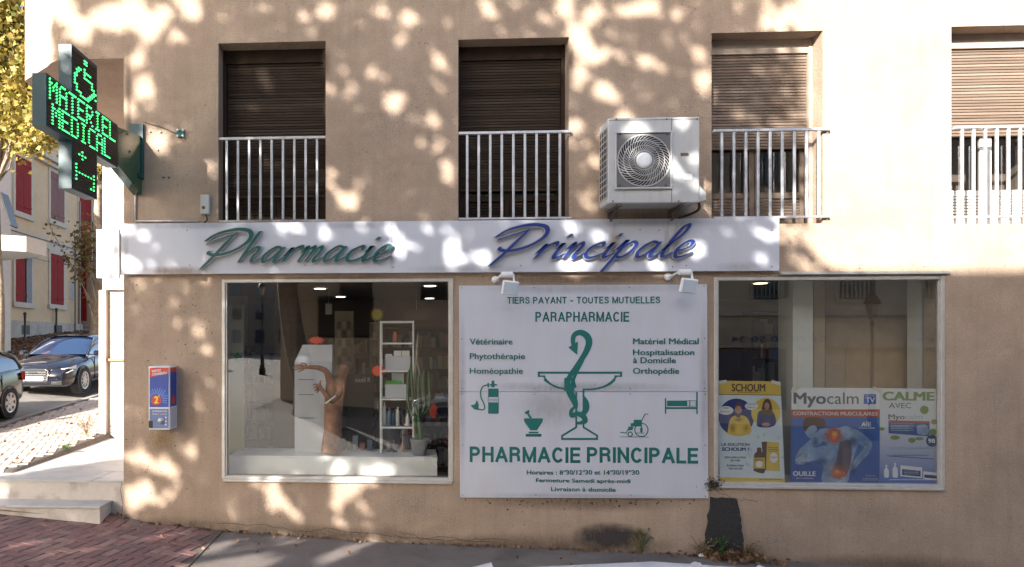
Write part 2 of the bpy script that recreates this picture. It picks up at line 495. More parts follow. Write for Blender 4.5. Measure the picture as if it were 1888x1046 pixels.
# carriageway the camera stands on, 4 mm over the ground
sheet('road', lambda u, v: (u, v), span(-24, 40, 1.0), span(-12.6, -2.8, 0.5), M_ROAD, dz=-0.006)
# side street on the left, behind the pavement
sheet('side_street', lambda u, v: cw(u, v), span(-13.9, -7.28, 0.4), span(7.5, 70, 0.5), M_ROAD, dz=-0.002)
sheet('far_pavement', lambda u, v: cw(u, v), span(-20, -13.92, 0.4), span(7.5, 70, 0.5), M_ASPH, dz=0.0)
# street that leaves behind the camera (seen mirrored in the shop window)
M_SETT = mat('pale_setts', (0.20, 0.185, 0.17), 0.85, var=0.8, scale=4, bump=1.0, bscale=10, stretch=(1, 2.2, 1))
sheet('street_behind', lambda u, v: (u, v), span(-20, -4.9, 0.8), span(-70, -12.7, 1.5), M_SETT, dz=0.0)
M_LINE = mat('road_marking', (0.62, 0.61, 0.58), 0.7, var=0.12, scale=20)
for i in range(6):
    mb = MB(); x0 = -15.5 + i*1.25
    for a in (x0,): 
        mb.quad((a, -17.5, gz(a, -17)+.006), (a+.5, -17.5, gz(a+.5, -17)+.006), (a+.5, -14.2, gz(a+.5, -14)+.006), (a, -14.2, gz(a, -14)+.006))
    o = mb.build('crossing_stripe', M_LINE); o['kind'] = 'structure'

# kerb stones along the side street
kerb = bpy.data.objects.new('kerb', None); COL.objects.link(kerb); kerb['kind'] = 'structure'
ORG[kerb.name] = Vector((0, 0, 0))
d = 8.0
while d < 26:
    mb = MB()
    pts = [cw(-7.30, d+.008), cw(-7.14, d+.008), cw(-7.14, d+.972), cw(-7.30, d+.972)]
    mb.prism_z(pts, lambda x, y: gz(x, y)-.15, lambda x, y: gz(x, y)+.075)
    mb.build('kerb_stone', M_STONE, kerb); d += 0.98

# paving bricks in herringbone
pave = sheet('brick_pavement', lambda u, v: (u, v), span(-5.9, -2.38, 0.12), span(-2.6, 0.0, 0.12), M_MORT, dz=-0.007)
ORG[pave.name] = Vector((0, 0, 0))
pave2 = sheet('corner_pavement', lambda u, v: cw(u, v), span(-7.13, -3.9, 0.12), span(8.3, 24, 0.12), M_MORT, dz=0.052)
ORG[pave2.name] = Vector((0, 0, 0))
BL, BW = 0.24, 0.12
def brick_mesh(bl, bw, m, h=0.03):
    mb = MB(); mb.box((-bl/2+.004, -bw/2+.004, -h), (bl/2-.004, bw/2-.004, 0), bev=0.005)
    me_o = mb.build('brick', m, base=(0, 0, 0)); me = me_o.data; bpy.data.objects.remove(me_o); return me
def herring(bl, x0, x1, y0, y1, ang):
    bw = bl/2; out = []
    ca, sa = math.cos(ang), math.sin(ang)
    rr = int(14/bw)
    for i in range(-rr, rr):
        for j in range(-rr//2, rr//2):
            # herringbone lattice: vectors (w,w) and (2w*2,0)... two bricks per cell
            ox = i*bw + j*2*bl; oy = i*bw
            for k in (0, 1):
                if k == 0: cx, cy, rz = ox + bl/2, oy + bw/2, 0
                else: cx, cy, rz = ox + bl + bw/2, oy + bl/2 - bw + bw/1.0*0 + bw*0, math.pi/2
                X = cx*ca - cy*sa; Y = cx*sa + cy*ca
                out.append((X, Y, rz+ang))
    return out
bm_dark = [brick_mesh(BL, BW, m) for m in M_BRICK]
bm_pale = [brick_mesh(BL, BW, m) for m in M_BRICK2]
def lay(cands, inside, parent, meshes, dz, limit, cx, cy):
    c = [(x+cx, y+cy, r) for x, y, r in cands]
    c = [q for q in c if inside(q[0], q[1])]
    c.sort(key=lambda q: (q[0])**2 + (q[1]+DIST)**2)
    for q in c[:limit]:
        x, y, r = q
        tx = gz(x+.1, y)-gz(x-.1, y); ty = gz(x, y+.1)-gz(x, y-.1)
        nrm = Vector((-tx/.2 + rnd.gauss(0, .008), -ty/.2 + rnd.gauss(0, .008), 1)).normalized()
        M = nrm.to_track_quat('Z', 'Y').to_matrix()
        e = (Matrix.Rotation(0, 3, 'Z') @ M)
        # keep heading r about the tilted normal
        ex = Vector((math.cos(r), math.sin(r), 0)); ex = (ex - nrm*ex.dot(nrm)).normalized(); ey = nrm.cross(ex)
        rot = Matrix((ex, ey, nrm)).transposed().to_euler()
        instance(rnd.choice(meshes), 'brick', (x, y, gz(x, y)+dz+rnd.uniform(-.002, .002)), parent, rot)
    rest = c[limit:]
    if rest:
        mb = MB()
        for x, y, r in rest:
            h = dz
            ex = Vector((math.cos(r), math.sin(r)))*(BL/2-.005); ey = Vector((-math.sin(r), math.cos(r)))*(BW/2-.005)
            pts = [(x+ex.x+ey.x, y+ex.y+ey.y), (x-ex.x+ey.x, y-ex.y+ey.y), (x-ex.x-ey.x, y-ex.y-ey.y), (x+ex.x-ey.x, y+ex.y-ey.y)]
            o = rnd.uniform(-.002, .002)
            mb.prism_z(pts, lambda a, b: gz(a, b)+h-.03, lambda a, b: gz(a, b)+h+o, mi=rnd.randrange(3))
        o = mb.build('distant_bricks', M_BRICK2, parent); o['kind'] = 'stuff'
cands = herring(BL, 0, 0, 0, 0, R(-14))
lay(cands, lambda x, y: -5.75 < x < -2.46 and -1.9 < y < -0.06 and not (x < -3.85 and y > -0.30), pave, bm_dark, 0.004, 300, -4, -1)
def in2(x, y):
    xr, d = cam_frame(x, y); return -7.05 < xr and 8.4 < d < 22 and (x < left_x(y) - .08 if y < 3.95 else xr < -5.0)
cands2 = herring(BL, 0, 0, 0, 0, R(22))
lay(cands2, in2, pave2, bm_pale, 0.063, 300, -6, 5)
# seam edge between bricks and asphalt: the narrow broken concrete joint
mb = MB(); mb.prism_z([(-2.38, -2.6), (-2.36, -2.6), (-2.345, -1.3), (-2.36, -0.02), (-2.39, -0.02)], lambda x, y: gz(x, y)-.05, lambda x, y: gz(x, y)+.0)
mb.build('pavement_joint', M_MORT)['kind'] = 'structure'

# ================================================================== pharmacy building
ZS = 6.05                                     # soffit over the open corner
pharm = thing('pharmacy_building', (0, 3, 0), 'pink-beige roughcast corner building with two shop windows and brown roller shutters above', 'building')
def hz(a, b=None): return W(a[0], a[1])[1]
def win(p0, p1, t, b):
    return (wx(p0), wx(p1), W((p0+p1)/2, b)[1], W((p0+p1)/2, t)[1])
WINS = [win(402.5, 600.5, 78, 409), win(845, 1049, 71, 406.5), win(1312, 1517, 59, 413), win(1754, 1960, 47, 413)]
SHOPS = [win(409, 836, 514, 885), win(1316, 1741, 510, 897)]
TH = 0.32
def wall_open(mb, x0, x1, z0, z1, ops, zfloor=None):
    xs = sorted(set([x0, x1] + [q for o in ops for q in o[:2]])); zs = sorted(set([z0, z1] + [q for o in ops for q in o[2:]]))
    for i in range(len(xs)-1):
        for j in range(len(zs)-1):
            cx, cz = (xs[i]+xs[i+1])/2, (zs[j]+zs[j+1])/2
            if any(o[0] < cx < o[1] and o[2] < cz < o[3] for o in ops): continue
            mb.quad((xs[i], 0, zs[j]), (xs[i+1], 0, zs[j]), (xs[i+1], 0, zs[j+1]), (xs[i], 0, zs[j+1]))
    for a, b, c, d in ops:
        mb.quad((a, 0, c), (a, 0, d), (a, TH, d), (a, TH, c)); mb.quad((b, 0, d), (b, 0, c), (b, TH, c), (b, TH, d))
        mb.quad((a, 0, d), (b, 0, d), (b, TH, d), (a, TH, d)); mb.quad((b, 0, c), (a, 0, c), (a, TH, c), (b, TH, c))
mb = MB()
XE = 15.0; ZT = 11.0
upper = [win(402.5, 600.5, 78, 409)]
OPS = WINS + SHOPS + [(wx(2200), wx(2405), WINS[3][2], WINS[3][3])]
WINS.append(OPS[-1])
wall_open(mb, XL, XE, -0.9, ZT, OPS)
mb.quad((XL, 0, -0.9), (XL, 0, ZS), (XL, 4.1, ZS), (XL, 4.1, -0.9))            # entrance side, faces left
# upper block over the open corner
XB = wx(93); A = P(46, 149, (ZS-CH)*FPX/(PY0-149)); A2 = Vector((*cw(-5.75, 15.6), ZS))
# rounded turn at the corner
arc = [Vector((XB+.22, 0, 0)), Vector((XB+.08, .02, 0)), Vector((XB-.04, .09, 0)), Vector((XB-.15, .20, 0))]
mb.quad((XB+.22, 0, ZS), (XL, 0, ZS), (XL, 0, ZT), (XB+.22, 0, ZT))
ring = arc + [Vector((A.x, A.y, 0)), Vector((A2.x, A2.y, 0)), Vector((A2.x, 22, 0))]
for i in range(len(ring)-1):
    p, q = ring[i], ring[i+1]
    mb.quad((q.x, q.y, ZS), (p.x, p.y, ZS), (p.x, p.y, ZT), (q.x, q.y, ZT))
wall = mb.build('wall', M_ST, pharm)
# soffit with a lip, recessed 9 cm
mb = MB()
lip = [Vector((XL, 0, 0))] + ring[:6]
inn = [Vector((XL, .1, 0)), Vector((XB+.27, .1, 0)), Vector((XB+.16, .115, 0)), Vector((XB+.07, .16, 0)), Vector((XB-.05, .27, 0)), Vector((A.x+.12, A.y+.03, 0)), Vector((A2.x+.12, A2.y, 0))]
for i in range(len(lip)-1):
    a, b, c, e = lip[i], lip[i+1], inn[i+1], inn[i]
    mb.quad((a.x, a.y, ZS), (b.x, b.y, ZS), (c.x, c.y, ZS), (e.x, e.y, ZS))
    mb.quad((e.x, e.y, ZS), (c.x, c.y, ZS), (c.x, c.y, ZS+.07), (e.x, e.y, ZS+.07))
mb.add([(p.x, p.y, ZS+.07) for p in inn] + [(XL, A2.y, ZS+.07)], [tuple(range(len(inn)+1))])
mb.build('soffit', M_ST_PLAIN, pharm)
# recessed entrance wall behind the open corner
DB = 12.35
bx0 = P(189, 600, DB); yb = bx0.y
mb = MB()
mb.box((bx0.x, yb, 0.3), (XL+.6, yb+.25, ZS+.06))
mb.build('entrance_wall', stucco_mat('render_sunlit', (0.56, 0.51, 0.47), dirt=False, spots=False), pharm)  # facade render lightened: full sunlight put into its colour
M_LINT = mat('pale_plaster', (0.57, 0.53, 0.49), 0.8, var=0.08)
mb = MB()
pa = P(187, 600, DB); pb = P(199, 600, DB)
mb.box((pa.x, yb-.10, 0.6), (pb.x, yb-.002, W(190, 536, yb)[1]))
mb.build('pilaster', M_LINT, pharm)
mb = MB(); mb.box((pa.x+.08, yb-.09, W(190, 535, yb)[1]+.001), (XL+.3, yb-.003, W(190, 516, yb)[1])); mb.build('beam', M_LINT, pharm)
mb = MB(); mb.box((pa.x+.12, yb-.05, W(190, 666, yb)[1]), (XL+.3, yb-.004, W(190, 661, yb)[1])); mb.build('terracotta_band', mat('terracotta', (0.38, 0.14, 0.07)), pharm)
# roof slab, rear wall and interior walls
mb = MB(); mb.prism_z([(A.x+.3, A.y+.6), (XB+.3, 0.3), (XE-.1, 0.3), (XE-.1, 11.9), (A2.x+.3, 11.9)], ZT-.25, ZT-.002)
mb.build('roof', M_CONC, pharm)
mb = MB(); mb.quad((XE, 0, -.9), (XE, 12, -.9), (XE, 12, ZT), (XE, 0, ZT)); mb.quad((XL, 12, -.9), (XE, 12, -.9), (XE, 12, ZT), (XL, 12, ZT))
mb.quad((XL, 4.3, -.9), (XL, 12, -.9), (XL, 12, ZS), (XL, 4.3, ZS))
mb.build('rear_wall', M_ST_PLAIN, pharm)
ZF = 0.42                                   # shop floor
M_INW = mat('interior_wall_brown', (0.14, 0.095, 0.07), 0.8, var=0.15, scale=2)
M_INF = mat('shop_floor', (0.12, 0.10, 0.085), 0.35, var=0.1)
M_INC = mat('shop_ceiling', (0.22, 0.17, 0.135), 0.8, var=0.05)
mb = MB(); mb.box((XL+.05, TH+.002, ZF-.2), (XE-.05, 5.4, ZF)); mb.build('shop_floor', M_INF, pharm)
mb = MB(); mb.box((XL+.05, TH+.002, 3.30), (XE-.05, 5.4, 3.45)); mb.build('shop_ceiling', M_INC, pharm)
xs = W(1150, 600)[0]
mb = MB(); mb.box((XL+.05, 5.2, ZF), (XE-.05, 5.3, 3.30)); mb.box((XL+.04, TH+.003, ZF), (XL+.2, 5.2, 3.30)); mb.box((XE-.2, TH+.003, ZF), (XE-.06, 5.2, 3.30))
mb.box((xs, TH+.002, ZF), (xs+.15, 5.2, 3.30)); mb.build('interior_wall', M_INW, pharm)
# dark rooms behind the upper windows
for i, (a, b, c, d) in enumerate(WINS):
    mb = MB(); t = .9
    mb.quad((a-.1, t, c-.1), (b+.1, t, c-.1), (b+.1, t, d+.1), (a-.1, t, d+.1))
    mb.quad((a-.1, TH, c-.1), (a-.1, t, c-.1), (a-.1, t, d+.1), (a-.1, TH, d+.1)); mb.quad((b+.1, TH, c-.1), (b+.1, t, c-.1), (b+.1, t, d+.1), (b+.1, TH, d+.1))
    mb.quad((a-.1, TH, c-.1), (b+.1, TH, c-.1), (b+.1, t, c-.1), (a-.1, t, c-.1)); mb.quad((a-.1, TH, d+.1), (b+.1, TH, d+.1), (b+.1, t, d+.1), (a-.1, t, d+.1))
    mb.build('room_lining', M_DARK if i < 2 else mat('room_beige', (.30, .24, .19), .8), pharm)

# upper windows: part "window" (frame) > roller_shutter, sash, pane; railing > baluster
SH_END = [354, 350, 272, 256, 256]
M_SHUT2 = mat('shutter_brown_worn', (0.050, 0.037, 0.028), 0.8, spec=.15, var=.3, scale=3, stretch=(0.6, 1, 14)); M_SHUT3 = mat('shutter_brown_dark', (0.027, 0.019, 0.014), 0.75, spec=.15, var=.3, scale=3, stretch=(0.6, 1, 14))
for i, (a, b, c, d) in enumerate(WINS):
    mb = MB(); yf = 0.235
    fw = 0.045
    mb.box((a+.002, yf-.03, c+.002), (a+fw, yf+.05, d-.002)); mb.box((b-fw, yf-.03, c+.002), (b-.002, yf+.05, d-.002))
    mb.box((a+fw+.001, yf-.02, d-.17), (b-fw-.001, yf+.05, d-.003)); mb.box((a+fw+.001, yf-.02, c+.002), (b-fw-.001, yf+.05, c+.03))
    fr = mb.build('window', M_WOOD if i < 2 else mat('window_frame_tan', (0.33, 0.27, 0.22), 0.6), pharm)
    ze = W(1000, SH_END[i])[1]
    mb = MB(); z = d-.172; p = .0365; k = 0
    while z - p > ze:
        j = rnd.uniform(-.0015, .0015)
        mb.box((a+fw+.004, yf+.012+j, z-p+.007+rnd.uniform(-.001, .001)), (b-fw-.004, yf+.026+j, z), bev=.003, mi=rnd.choice((0, 0, 0, 1, 2)))
        z -= p; k += 1
    # shutter curtain backing
    mb.quad((a+fw+.003, yf+.027, z), (b-fw-.003, yf+.027, z), (b-fw-.003, yf+.027, d-.171), (a+fw+.003, yf+.027, d-.171))
    sh = mb.build('roller_shutter', [M_SHUT, M_SHUT2, M_SHUT3] if i < 2 else [mat('shutter_tan_dark', (.135, .098, .072), .65, var=.2, scale=3, stretch=(0.6, 1, 14)), mat('shutter_tan_pale', (.20, .15, .115), .6, var=.2, scale=3, stretch=(0.6, 1, 14)), mat('shutter_tan', (0.17, 0.122, 0.09), 0.6, var=0.2, scale=3, stretch=(0.6, 1, 14), stain=(0.24, 0.18, 0.14), stain_scale=2, stain_amt=0.5)], fr); sh['kind'] = 'stuff'
    # French window behind / below the curtain
    mb = MB(); xm = (a+b)/2; zz = c+.03; y0 = yf+.06
    for u, v in ((a+fw, xm-.004), (xm+.004, b-fw)):
        mb.box((u, y0, zz), (u+.06, y0+.04, ze+.25)); mb.box((v-.06, y0, zz), (v, y0+.04, ze+.25))
        mb.box((u+.061, y0+.001, zz), (v-.061, y0+.039, zz+.07))
        rail = W(1000, 357)[1]
        mb.box((u+.061, y0+.001, rail-.03), (v-.061, y0+.039, rail+.04))
        q = zz + .075
        while q < rail-.04:
            mb.box((u+.061, y0+.01, q), (v-.061, y0+.03, q+.024)); q += .036
    white = mat('sash_white', (0.62, 0.60, 0.57), 0.5)
    mb.build('sash', white if i >= 3 else (M_WOOD if i < 2 else mat('sash_brown', (.13, .095, .07), .6)), fr)
    mb = MB(); mb.quad((a+fw+.06, y0+.02, rail+.04), (b-fw-.06, y0+.02, rail+.04), (b-fw-.06, y0+.02, ze+.2), (a+fw+.06, y0+.02, ze+.2))
    mb.build('pane', M_GLASS_UP, fr)
    # railing
    tops = [254, 246.5, 242, 236, 236]; bots = [407, 404, 402, 401, 401]
    pc = [500, 948, 1415, 1857, 1857][i]
    zt = W(pc, tops[i])[1]; zb = W(pc, bots[i])[1]
    yr = 0.03 if i < 1 else -0.035
    xa, xb = (a-.0, b+.0) if i < 1 else (a+.0, b+.02)
    if i == 2: xb = b+.06
    mb = MB()
    mb.box((xa+.001, yr-.022, zt-.017), (xb, yr+.022, zt+.017), bev=.004)
    mb.box((xa+.001, yr-.02, zb-.012), (xb, yr+.02, zb+.012), bev=.003)
    if i >= 1:
        for zc in (zt-.03, zb-.02):
            mb.tube([(xb-.015, yr+.02, zc), (xb-.015, .16, zc-.05)], .012, 6)
    ra = mb.build('railing', M_STEEL, pharm)
    nb = 9
    me = MB().box((-.0145, -.0145, zb+.012), (.0145, .0145, zt-.017), bev=.003)
    mo = me.build('baluster', M_STEEL, base=(0, 0, 0)); md = mo.data; bpy.data.objects.remove(mo)
    x_first = [417, 861, 1328, 1769, 2215][i]; x_last = [584, 1031, 1506, 1940, 2388][i]
    for k in range(nb):
        xx = wx(x_first) + (wx(x_last)-wx(x_first))*k/(nb-1)
        instance(md, 'baluster', (xx, yr, 0), ra)

# shop windows
YG = 0.035
for i, (a, b, c, d) in enumerate(SHOPS):
    mb = MB(); f = .043
    mb.box((a+.001, -.012, c), (a+f, .06, d-.002), bev=.004); mb.box((b-f, -.012, c), (b-.001, .06, d-.002), bev=.004)
    mb.box((a+f+.001, -.010, d-f), (b-f-.001, .06, d-.003), bev=.004)
    mb.box((a+f+.001, -.010, c), (b-f-.001, .06, c+f*.8), bev=.004)
    mb.box((a+.02, .0, c-.001-.03), (b-.02, -.035, c-.001), bev=.004)
    # glazing beads
    mb.box((a+f+.001, .01, c+f*.8), (a+f+.018, YG-.002, d-f-.001)); mb.box((b-f-.018, .01, c+f*.8), (b-f-.001, YG-.002, d-f-.001))
    sw = mb.build('shop_window', M_ALU, pharm)
    mb = MB(); mb.quad((a+f, YG, c+f*.8), (b-f, YG, c+f*.8), (b-f, YG, d-f), (a+f, YG, d-f)); mb.build('glass', M_GLASS, sw)
# drip moulding over the right shop window
mb = MB(); zc = W(1600, 503)[1]; mb.box((wx(1435), -.05, zc-.02), (wx(1748), -.001, zc+.012)); mb.build('drip_strip', M_ALU, pharm)
# black bitumen patch on the wall foot, tapering
mb = MB()
def blob(pts, y0=-0.012):
    P2 = []
    n = len(pts)
    for i in range(n):
        a, b = pts[i], pts[(i+1) % n]
        for t in range(7):
            u = t/7; x = a[0]+(b[0]-a[0])*u + rnd.gauss(0, .7); y = a[1]+(b[1]-a[1])*u + rnd.gauss(0, .7)
            P2.append(W(x, y))
    return P2
mb.prism_y(blob([(1310, 917), (1355, 918), (1361, 935), (1367, 985), (1372, 1046), (1294, 1040), (1302, 975)]), -.03, -.001)
M_BIT = mat('bitumen', (0.030, 0.028, 0.027), 0.85, var=0.4, scale=30, bump=0.8, bscale=60)
mb.build('bitumen_patch', M_BIT, pharm)
# soot stain along the wall foot
def stain_mat():
    m = bpy.data.materials.new('soot_stain'); m.use_nodes = True; n = m.node_tree.nodes; l = m.node_tree.links; b = n['Principled BSDF']
    b.inputs['Base Color'].default_value = (0.05, 0.043, 0.04, 1); b.inputs['Roughness'].default_value = .95
    uv = n.new('ShaderNodeTexCoord'); g = n.new('ShaderNodeTexGradient'); g.gradient_type = 'SPHERICAL'
    l.new(uv.outputs['Object'], g.inputs[0])
    mp = n.new('ShaderNodeMapping'); mp.inputs['Scale'].default_value = (1/0.62, 1, 1/0.24); l.new(uv.outputs['Object'], mp.inputs[0]); l.new(mp.outputs[0], g.inputs[0])
    nz = n.new('ShaderNodeTexNoise'); nz.inputs['Scale'].default_value = 9; nz.inputs['Detail'].default_value = 9; nz.inputs['Roughness'].default_value = .75; l.new(uv.outputs['Object'], nz.inputs[0])
    mu = n.new('ShaderNodeMath'); mu.operation = 'MULTIPLY'; l.new(g.outputs[1], mu.inputs[0]); l.new(nz.outputs[0], mu.inputs[1])
    r = n.new('ShaderNodeValToRGB'); r.color_ramp.elements[0].position = .10; r.color_ramp.elements[1].position = .36; l.new(mu.outputs[0], r.inputs[0])
    k = n.new('ShaderNodeMath'); k.operation = 'MULTIPLY'; k.inputs[1].default_value = .85; l.new(r.outputs[0], k.inputs[0])
    l.new(k.outputs[0], b.inputs['Alpha']); return m
M_SOOT = stain_mat()
x, z = W(1125, 990)
mb = MB(); mb.quad((x-.7, -.003, z-.26), (x+.7, -.003, z-.26), (x+.7, -.003, z+.26), (x-.7, -.003, z+.26))
so = mb.build('soot_mark', M_SOOT, None, base=(x, -.003, z)); so.parent = pharm; so.location = Vector((x, -.003, z)) - ORG[pharm.name]
# weathering: soft stains that sit on the render, each with its own outline
def soft_stain(name, col, strength, freq=7, edge=.34):
    m = bpy.data.materials.new(name); m.use_nodes = True; n = m.node_tree.nodes; l = m.node_tree.links; b = n['Principled BSDF']
    b.inputs['Base Color'].default_value = (*col, 1); b.inputs['Roughness'].default_value = .95; b.inputs['Specular IOR Level'].default_value = .1
    tc = n.new('ShaderNodeTexCoord'); mp = n.new('ShaderNodeMapping'); mp.inputs['Location'].default_value = (-1, -1, -1); mp.inputs['Scale'].default_value = (2, 2, 2); l.new(tc.outputs['Generated'], mp.inputs[0])
    sx = n.new('ShaderNodeSeparateXYZ'); l.new(mp.outputs[0], sx.inputs[0]); cb = n.new('ShaderNodeCombineXYZ'); l.new(sx.outputs[0], cb.inputs[0]); l.new(sx.outputs[2], cb.inputs[2])
    g = n.new('ShaderNodeTexGradient'); g.gradient_type = 'SPHERICAL'; l.new(cb.outputs[0], g.inputs[0])
    ge = n.new('ShaderNodeNewGeometry'); st = n.new('ShaderNodeMapping'); st.inputs['Scale'].default_value = (3, 1, .8); l.new(ge.outputs['Position'], st.inputs[0])
    nz = n.new('ShaderNodeTexNoise'); nz.inputs['Scale'].default_value = freq; nz.inputs['Detail'].default_value = 9; nz.inputs['Roughness'].default_value = .75; l.new(st.outputs[0], nz.inputs[0])
    mu = n.new('ShaderNodeMath'); mu.operation = 'MULTIPLY'; l.new(g.outputs[1], mu.inputs[0]); l.new(nz.outputs[0], mu.inputs[1])
    r = n.new('ShaderNodeValToRGB'); r.color_ramp.elements[0].position = .06; r.color_ramp.elements[1].position = edge; r.color_ramp.elements[1].color = (strength,)*3+(1,); l.new(mu.outputs[0], r.inputs[0])
    l.new(r.outputs[0], b.inputs['Alpha']); return m
M_GRIME = soft_stain('grime_brown', (.17, .125, .09), .42, 9, .42); M_RUSTY = soft_stain('rust_run', (.30, .17, .08), .4, 9, .42); M_YELST = soft_stain('yellow_stain', (.36, .25, .12), .3, 9, .42); M_FADE = soft_stain('pale_patch', (.47, .38, .31), .35, 3, .5)
_sy = [0]
def stain(px0, py0, px1, py1, m, Y=0.0, parent=None, nm='stain'):
    x0, z1 = W(px0, py0, Y); x1, z0 = W(px1, py1, Y); _sy[0] += 1; y = Y-.0015-.0002*(_sy[0] % 12)
    mb = MB(); mb.quad((x0, y, z0), (x1, y, z0), (x1, y, z1), (x0, y, z1)); mb.build(nm, m, parent or pharm, fix=False)
for a in [(262, 780, 335, 850), (280, 790, 318, 830)]: stain(*a, M_YELST)
for a in [(1110, 370, 1150, 412), (1235, 370, 1275, 412), (1110, 385, 1290, 411), (400, 400, 600, 412), (850, 905, 1310, 950), (590, 70, 612, 160), (1040, 70, 1062, 150), (205, 945, 480, 1000), (350, 960, 820, 1010), (700, 975, 1290, 1035), (1380, 1010, 1900, 1080), (230, 60, 245, 340), (405, 506, 840, 524), (845, 506, 1310, 526)]: stain(*a, M_GRIME)
for a in [(1360, 960, 1500, 1040), (430, 900, 560, 960), (700, 890, 830, 980), (1500, 905, 1700, 990), (640, 130, 800, 300), (1780, 650, 1900, 800)]: stain(*a, M_FADE)
# dark specks below the board and on the left pier, where the render has blown
mb = MB()
rs_ = random.Random(3)
for _ in range(46):
    px, py = rs_.uniform(852, 1300), 922+abs(rs_.gauss(0, 9)); r_ = rs_.uniform(.006, .016); x, z = W(px, py)
    mb.prism_y([(x+r_*rs_.uniform(.6, 1.2)*math.cos(k*math.pi/3), z+r_*rs_.uniform(.6, 1.2)*math.sin(k*math.pi/3)) for k in range(6)], -.004, -.0005)
for _ in range(60):
    px, py = rs_.uniform(232, 402), rs_.uniform(520, 930); r_ = rs_.uniform(.003, .010); x, z = W(px, py)
    mb.prism_y([(x+r_*rs_.uniform(.6, 1.2)*math.cos(k*math.pi/3), z+r_*rs_.uniform(.6, 1.2)*math.sin(k*math.pi/3)) for k in range(6)], -.004, -.0005)
o = mb.build('render_pit', mat('pit_dark', (.07, .055, .045), .9), pharm); o['kind'] = 'stuff'
# hairline cracks above the pavement
mb = MB()
for (pts) in ([(400, 964), (470, 968), (560, 980), (610, 975), (690, 985), (760, 992), (840, 997), (920, 1000)],
              [(735, 982), (760, 985), (775, 993), (830, 990), (860, 997), (905, 992), (950, 999)],
              [(225, 888), (222, 905), (227, 930), (223, 955)], [(1320, 905), (1350, 920), (1385, 923), (1400, 926)], [(1272, 985), (1290, 1010), (1310, 1035)]):
    q = []
    for i in range(len(pts)-1):
        for t in range(5):
            u = t/5; q.append(W(pts[i][0]+(pts[i+1][0]-pts[i][0])*u, pts[i][1]+(pts[i+1][1]-pts[i][1])*u+rnd.gauss(0, 1.2)))
    ribbon(mb, q, .004, -.004, -.001, smooth=False)
mb.build('crack', M_DARK, pharm)

# entrance platform and step
plat = thing('entrance_platform', (-4.6, 2, .3), 'grey tiled entrance platform with a lower concrete step at the building corner', 'steps')
ZP = 0.73
pl = [( wx(-120, .05), .05), (XL-.001, .05), (XL-.001, yb-.003), (P(188, 600, 12.3).x, yb-.003)]
# left edge runs from (0,878) to (187,810)
base_poly = [(PE0.x-.4, .05), (XL-.001, .05), (XL-.001, yb-.112), (PE2.x, yb-.112), (PE1.x, PE1.y)]
mb = MB(); mb.prism_z(base_poly, lambda x, y: -.2, ZP-.03); mb.build('platform_base', M_CONC, plat)
# tiles: rows along the depth
def clip_row(v0, v1, u0, u1): return
import itertools
rows = [.03, .62, 1.35, 2.2, 3.1, yb-.113]
for r in range(5):
    ya, yb2 = rows[r]+.006, rows[r+1]-.006
    xs_ = [None, XL-.75, XL-.001] if r % 2 else [None, XL-.42, XL-.001]
    for k in range(2):
        if k == 0: poly = [(left_x(ya)+.0, ya), (xs_[1]-.003, ya), (xs_[1]-.003, yb2), (left_x(yb2), yb2)]
        else: poly = [(xs_[1]+.003, ya), (XL-.002, ya), (XL-.002, yb2), (xs_[1]+.003, yb2)]
        mb = MB(); mb.prism_z(poly, ZP-.029, ZP+rnd.uniform(-.001, .001)); mb.build('tile', M_SLAB, plat)
mb = MB(); sx1 = wx(177, -.25)
mb.box((sx1-2.6, -.27, -.1), (sx1+.06, .049, .445)); mb.build('step', M_CONC, plat)
mb = MB(); mb.box((sx1-2.6, -.285, .446), (sx1+.07, .049, .48), bev=.006); mb.build('tread', M_SLAB, plat)
# ================================================================== fascia sign with script letters
xl = wx(228); xr_ = wx(1431)
ZA, ZB = 3.955, 3.325
fas = thing('fascia_sign', ((xl+xr_)/2, -.06, ZB), 'long white fascia panel above the shop windows carrying script letters', 'sign')
cuts = [xl, wx(723), wx(1228), xr_]
for i in range(3):
    mb = MB(); mb.box((cuts[i]+.0015, -.075, ZB), (cuts[i+1]-.0015, -.045, ZA), bev=.002); mb.build('panel', M_PANEL, fas)
mb = MB(); mb.box((xl+.02, -.045, ZB+.03), (xr_-.02, -.001, ZA-.03)); mb.build('batten', M_ALU, fas)
mb = MB()
for px, py in [(243, 425), (243, 493), (722, 425), (725, 493), (1215, 425), (1240, 492), (1423, 425), (1423, 492), (350, 489), (562, 489), (345, 425), (1180, 424), (1265, 490), (960, 490)]:
    x, z = W(px, py, -.075); mb.lathe([(.0075, -.0785), (.0075, -.0755)], (x, 0, z), 'Y', 8)
mb.build('screw', M_SCREW, fas)
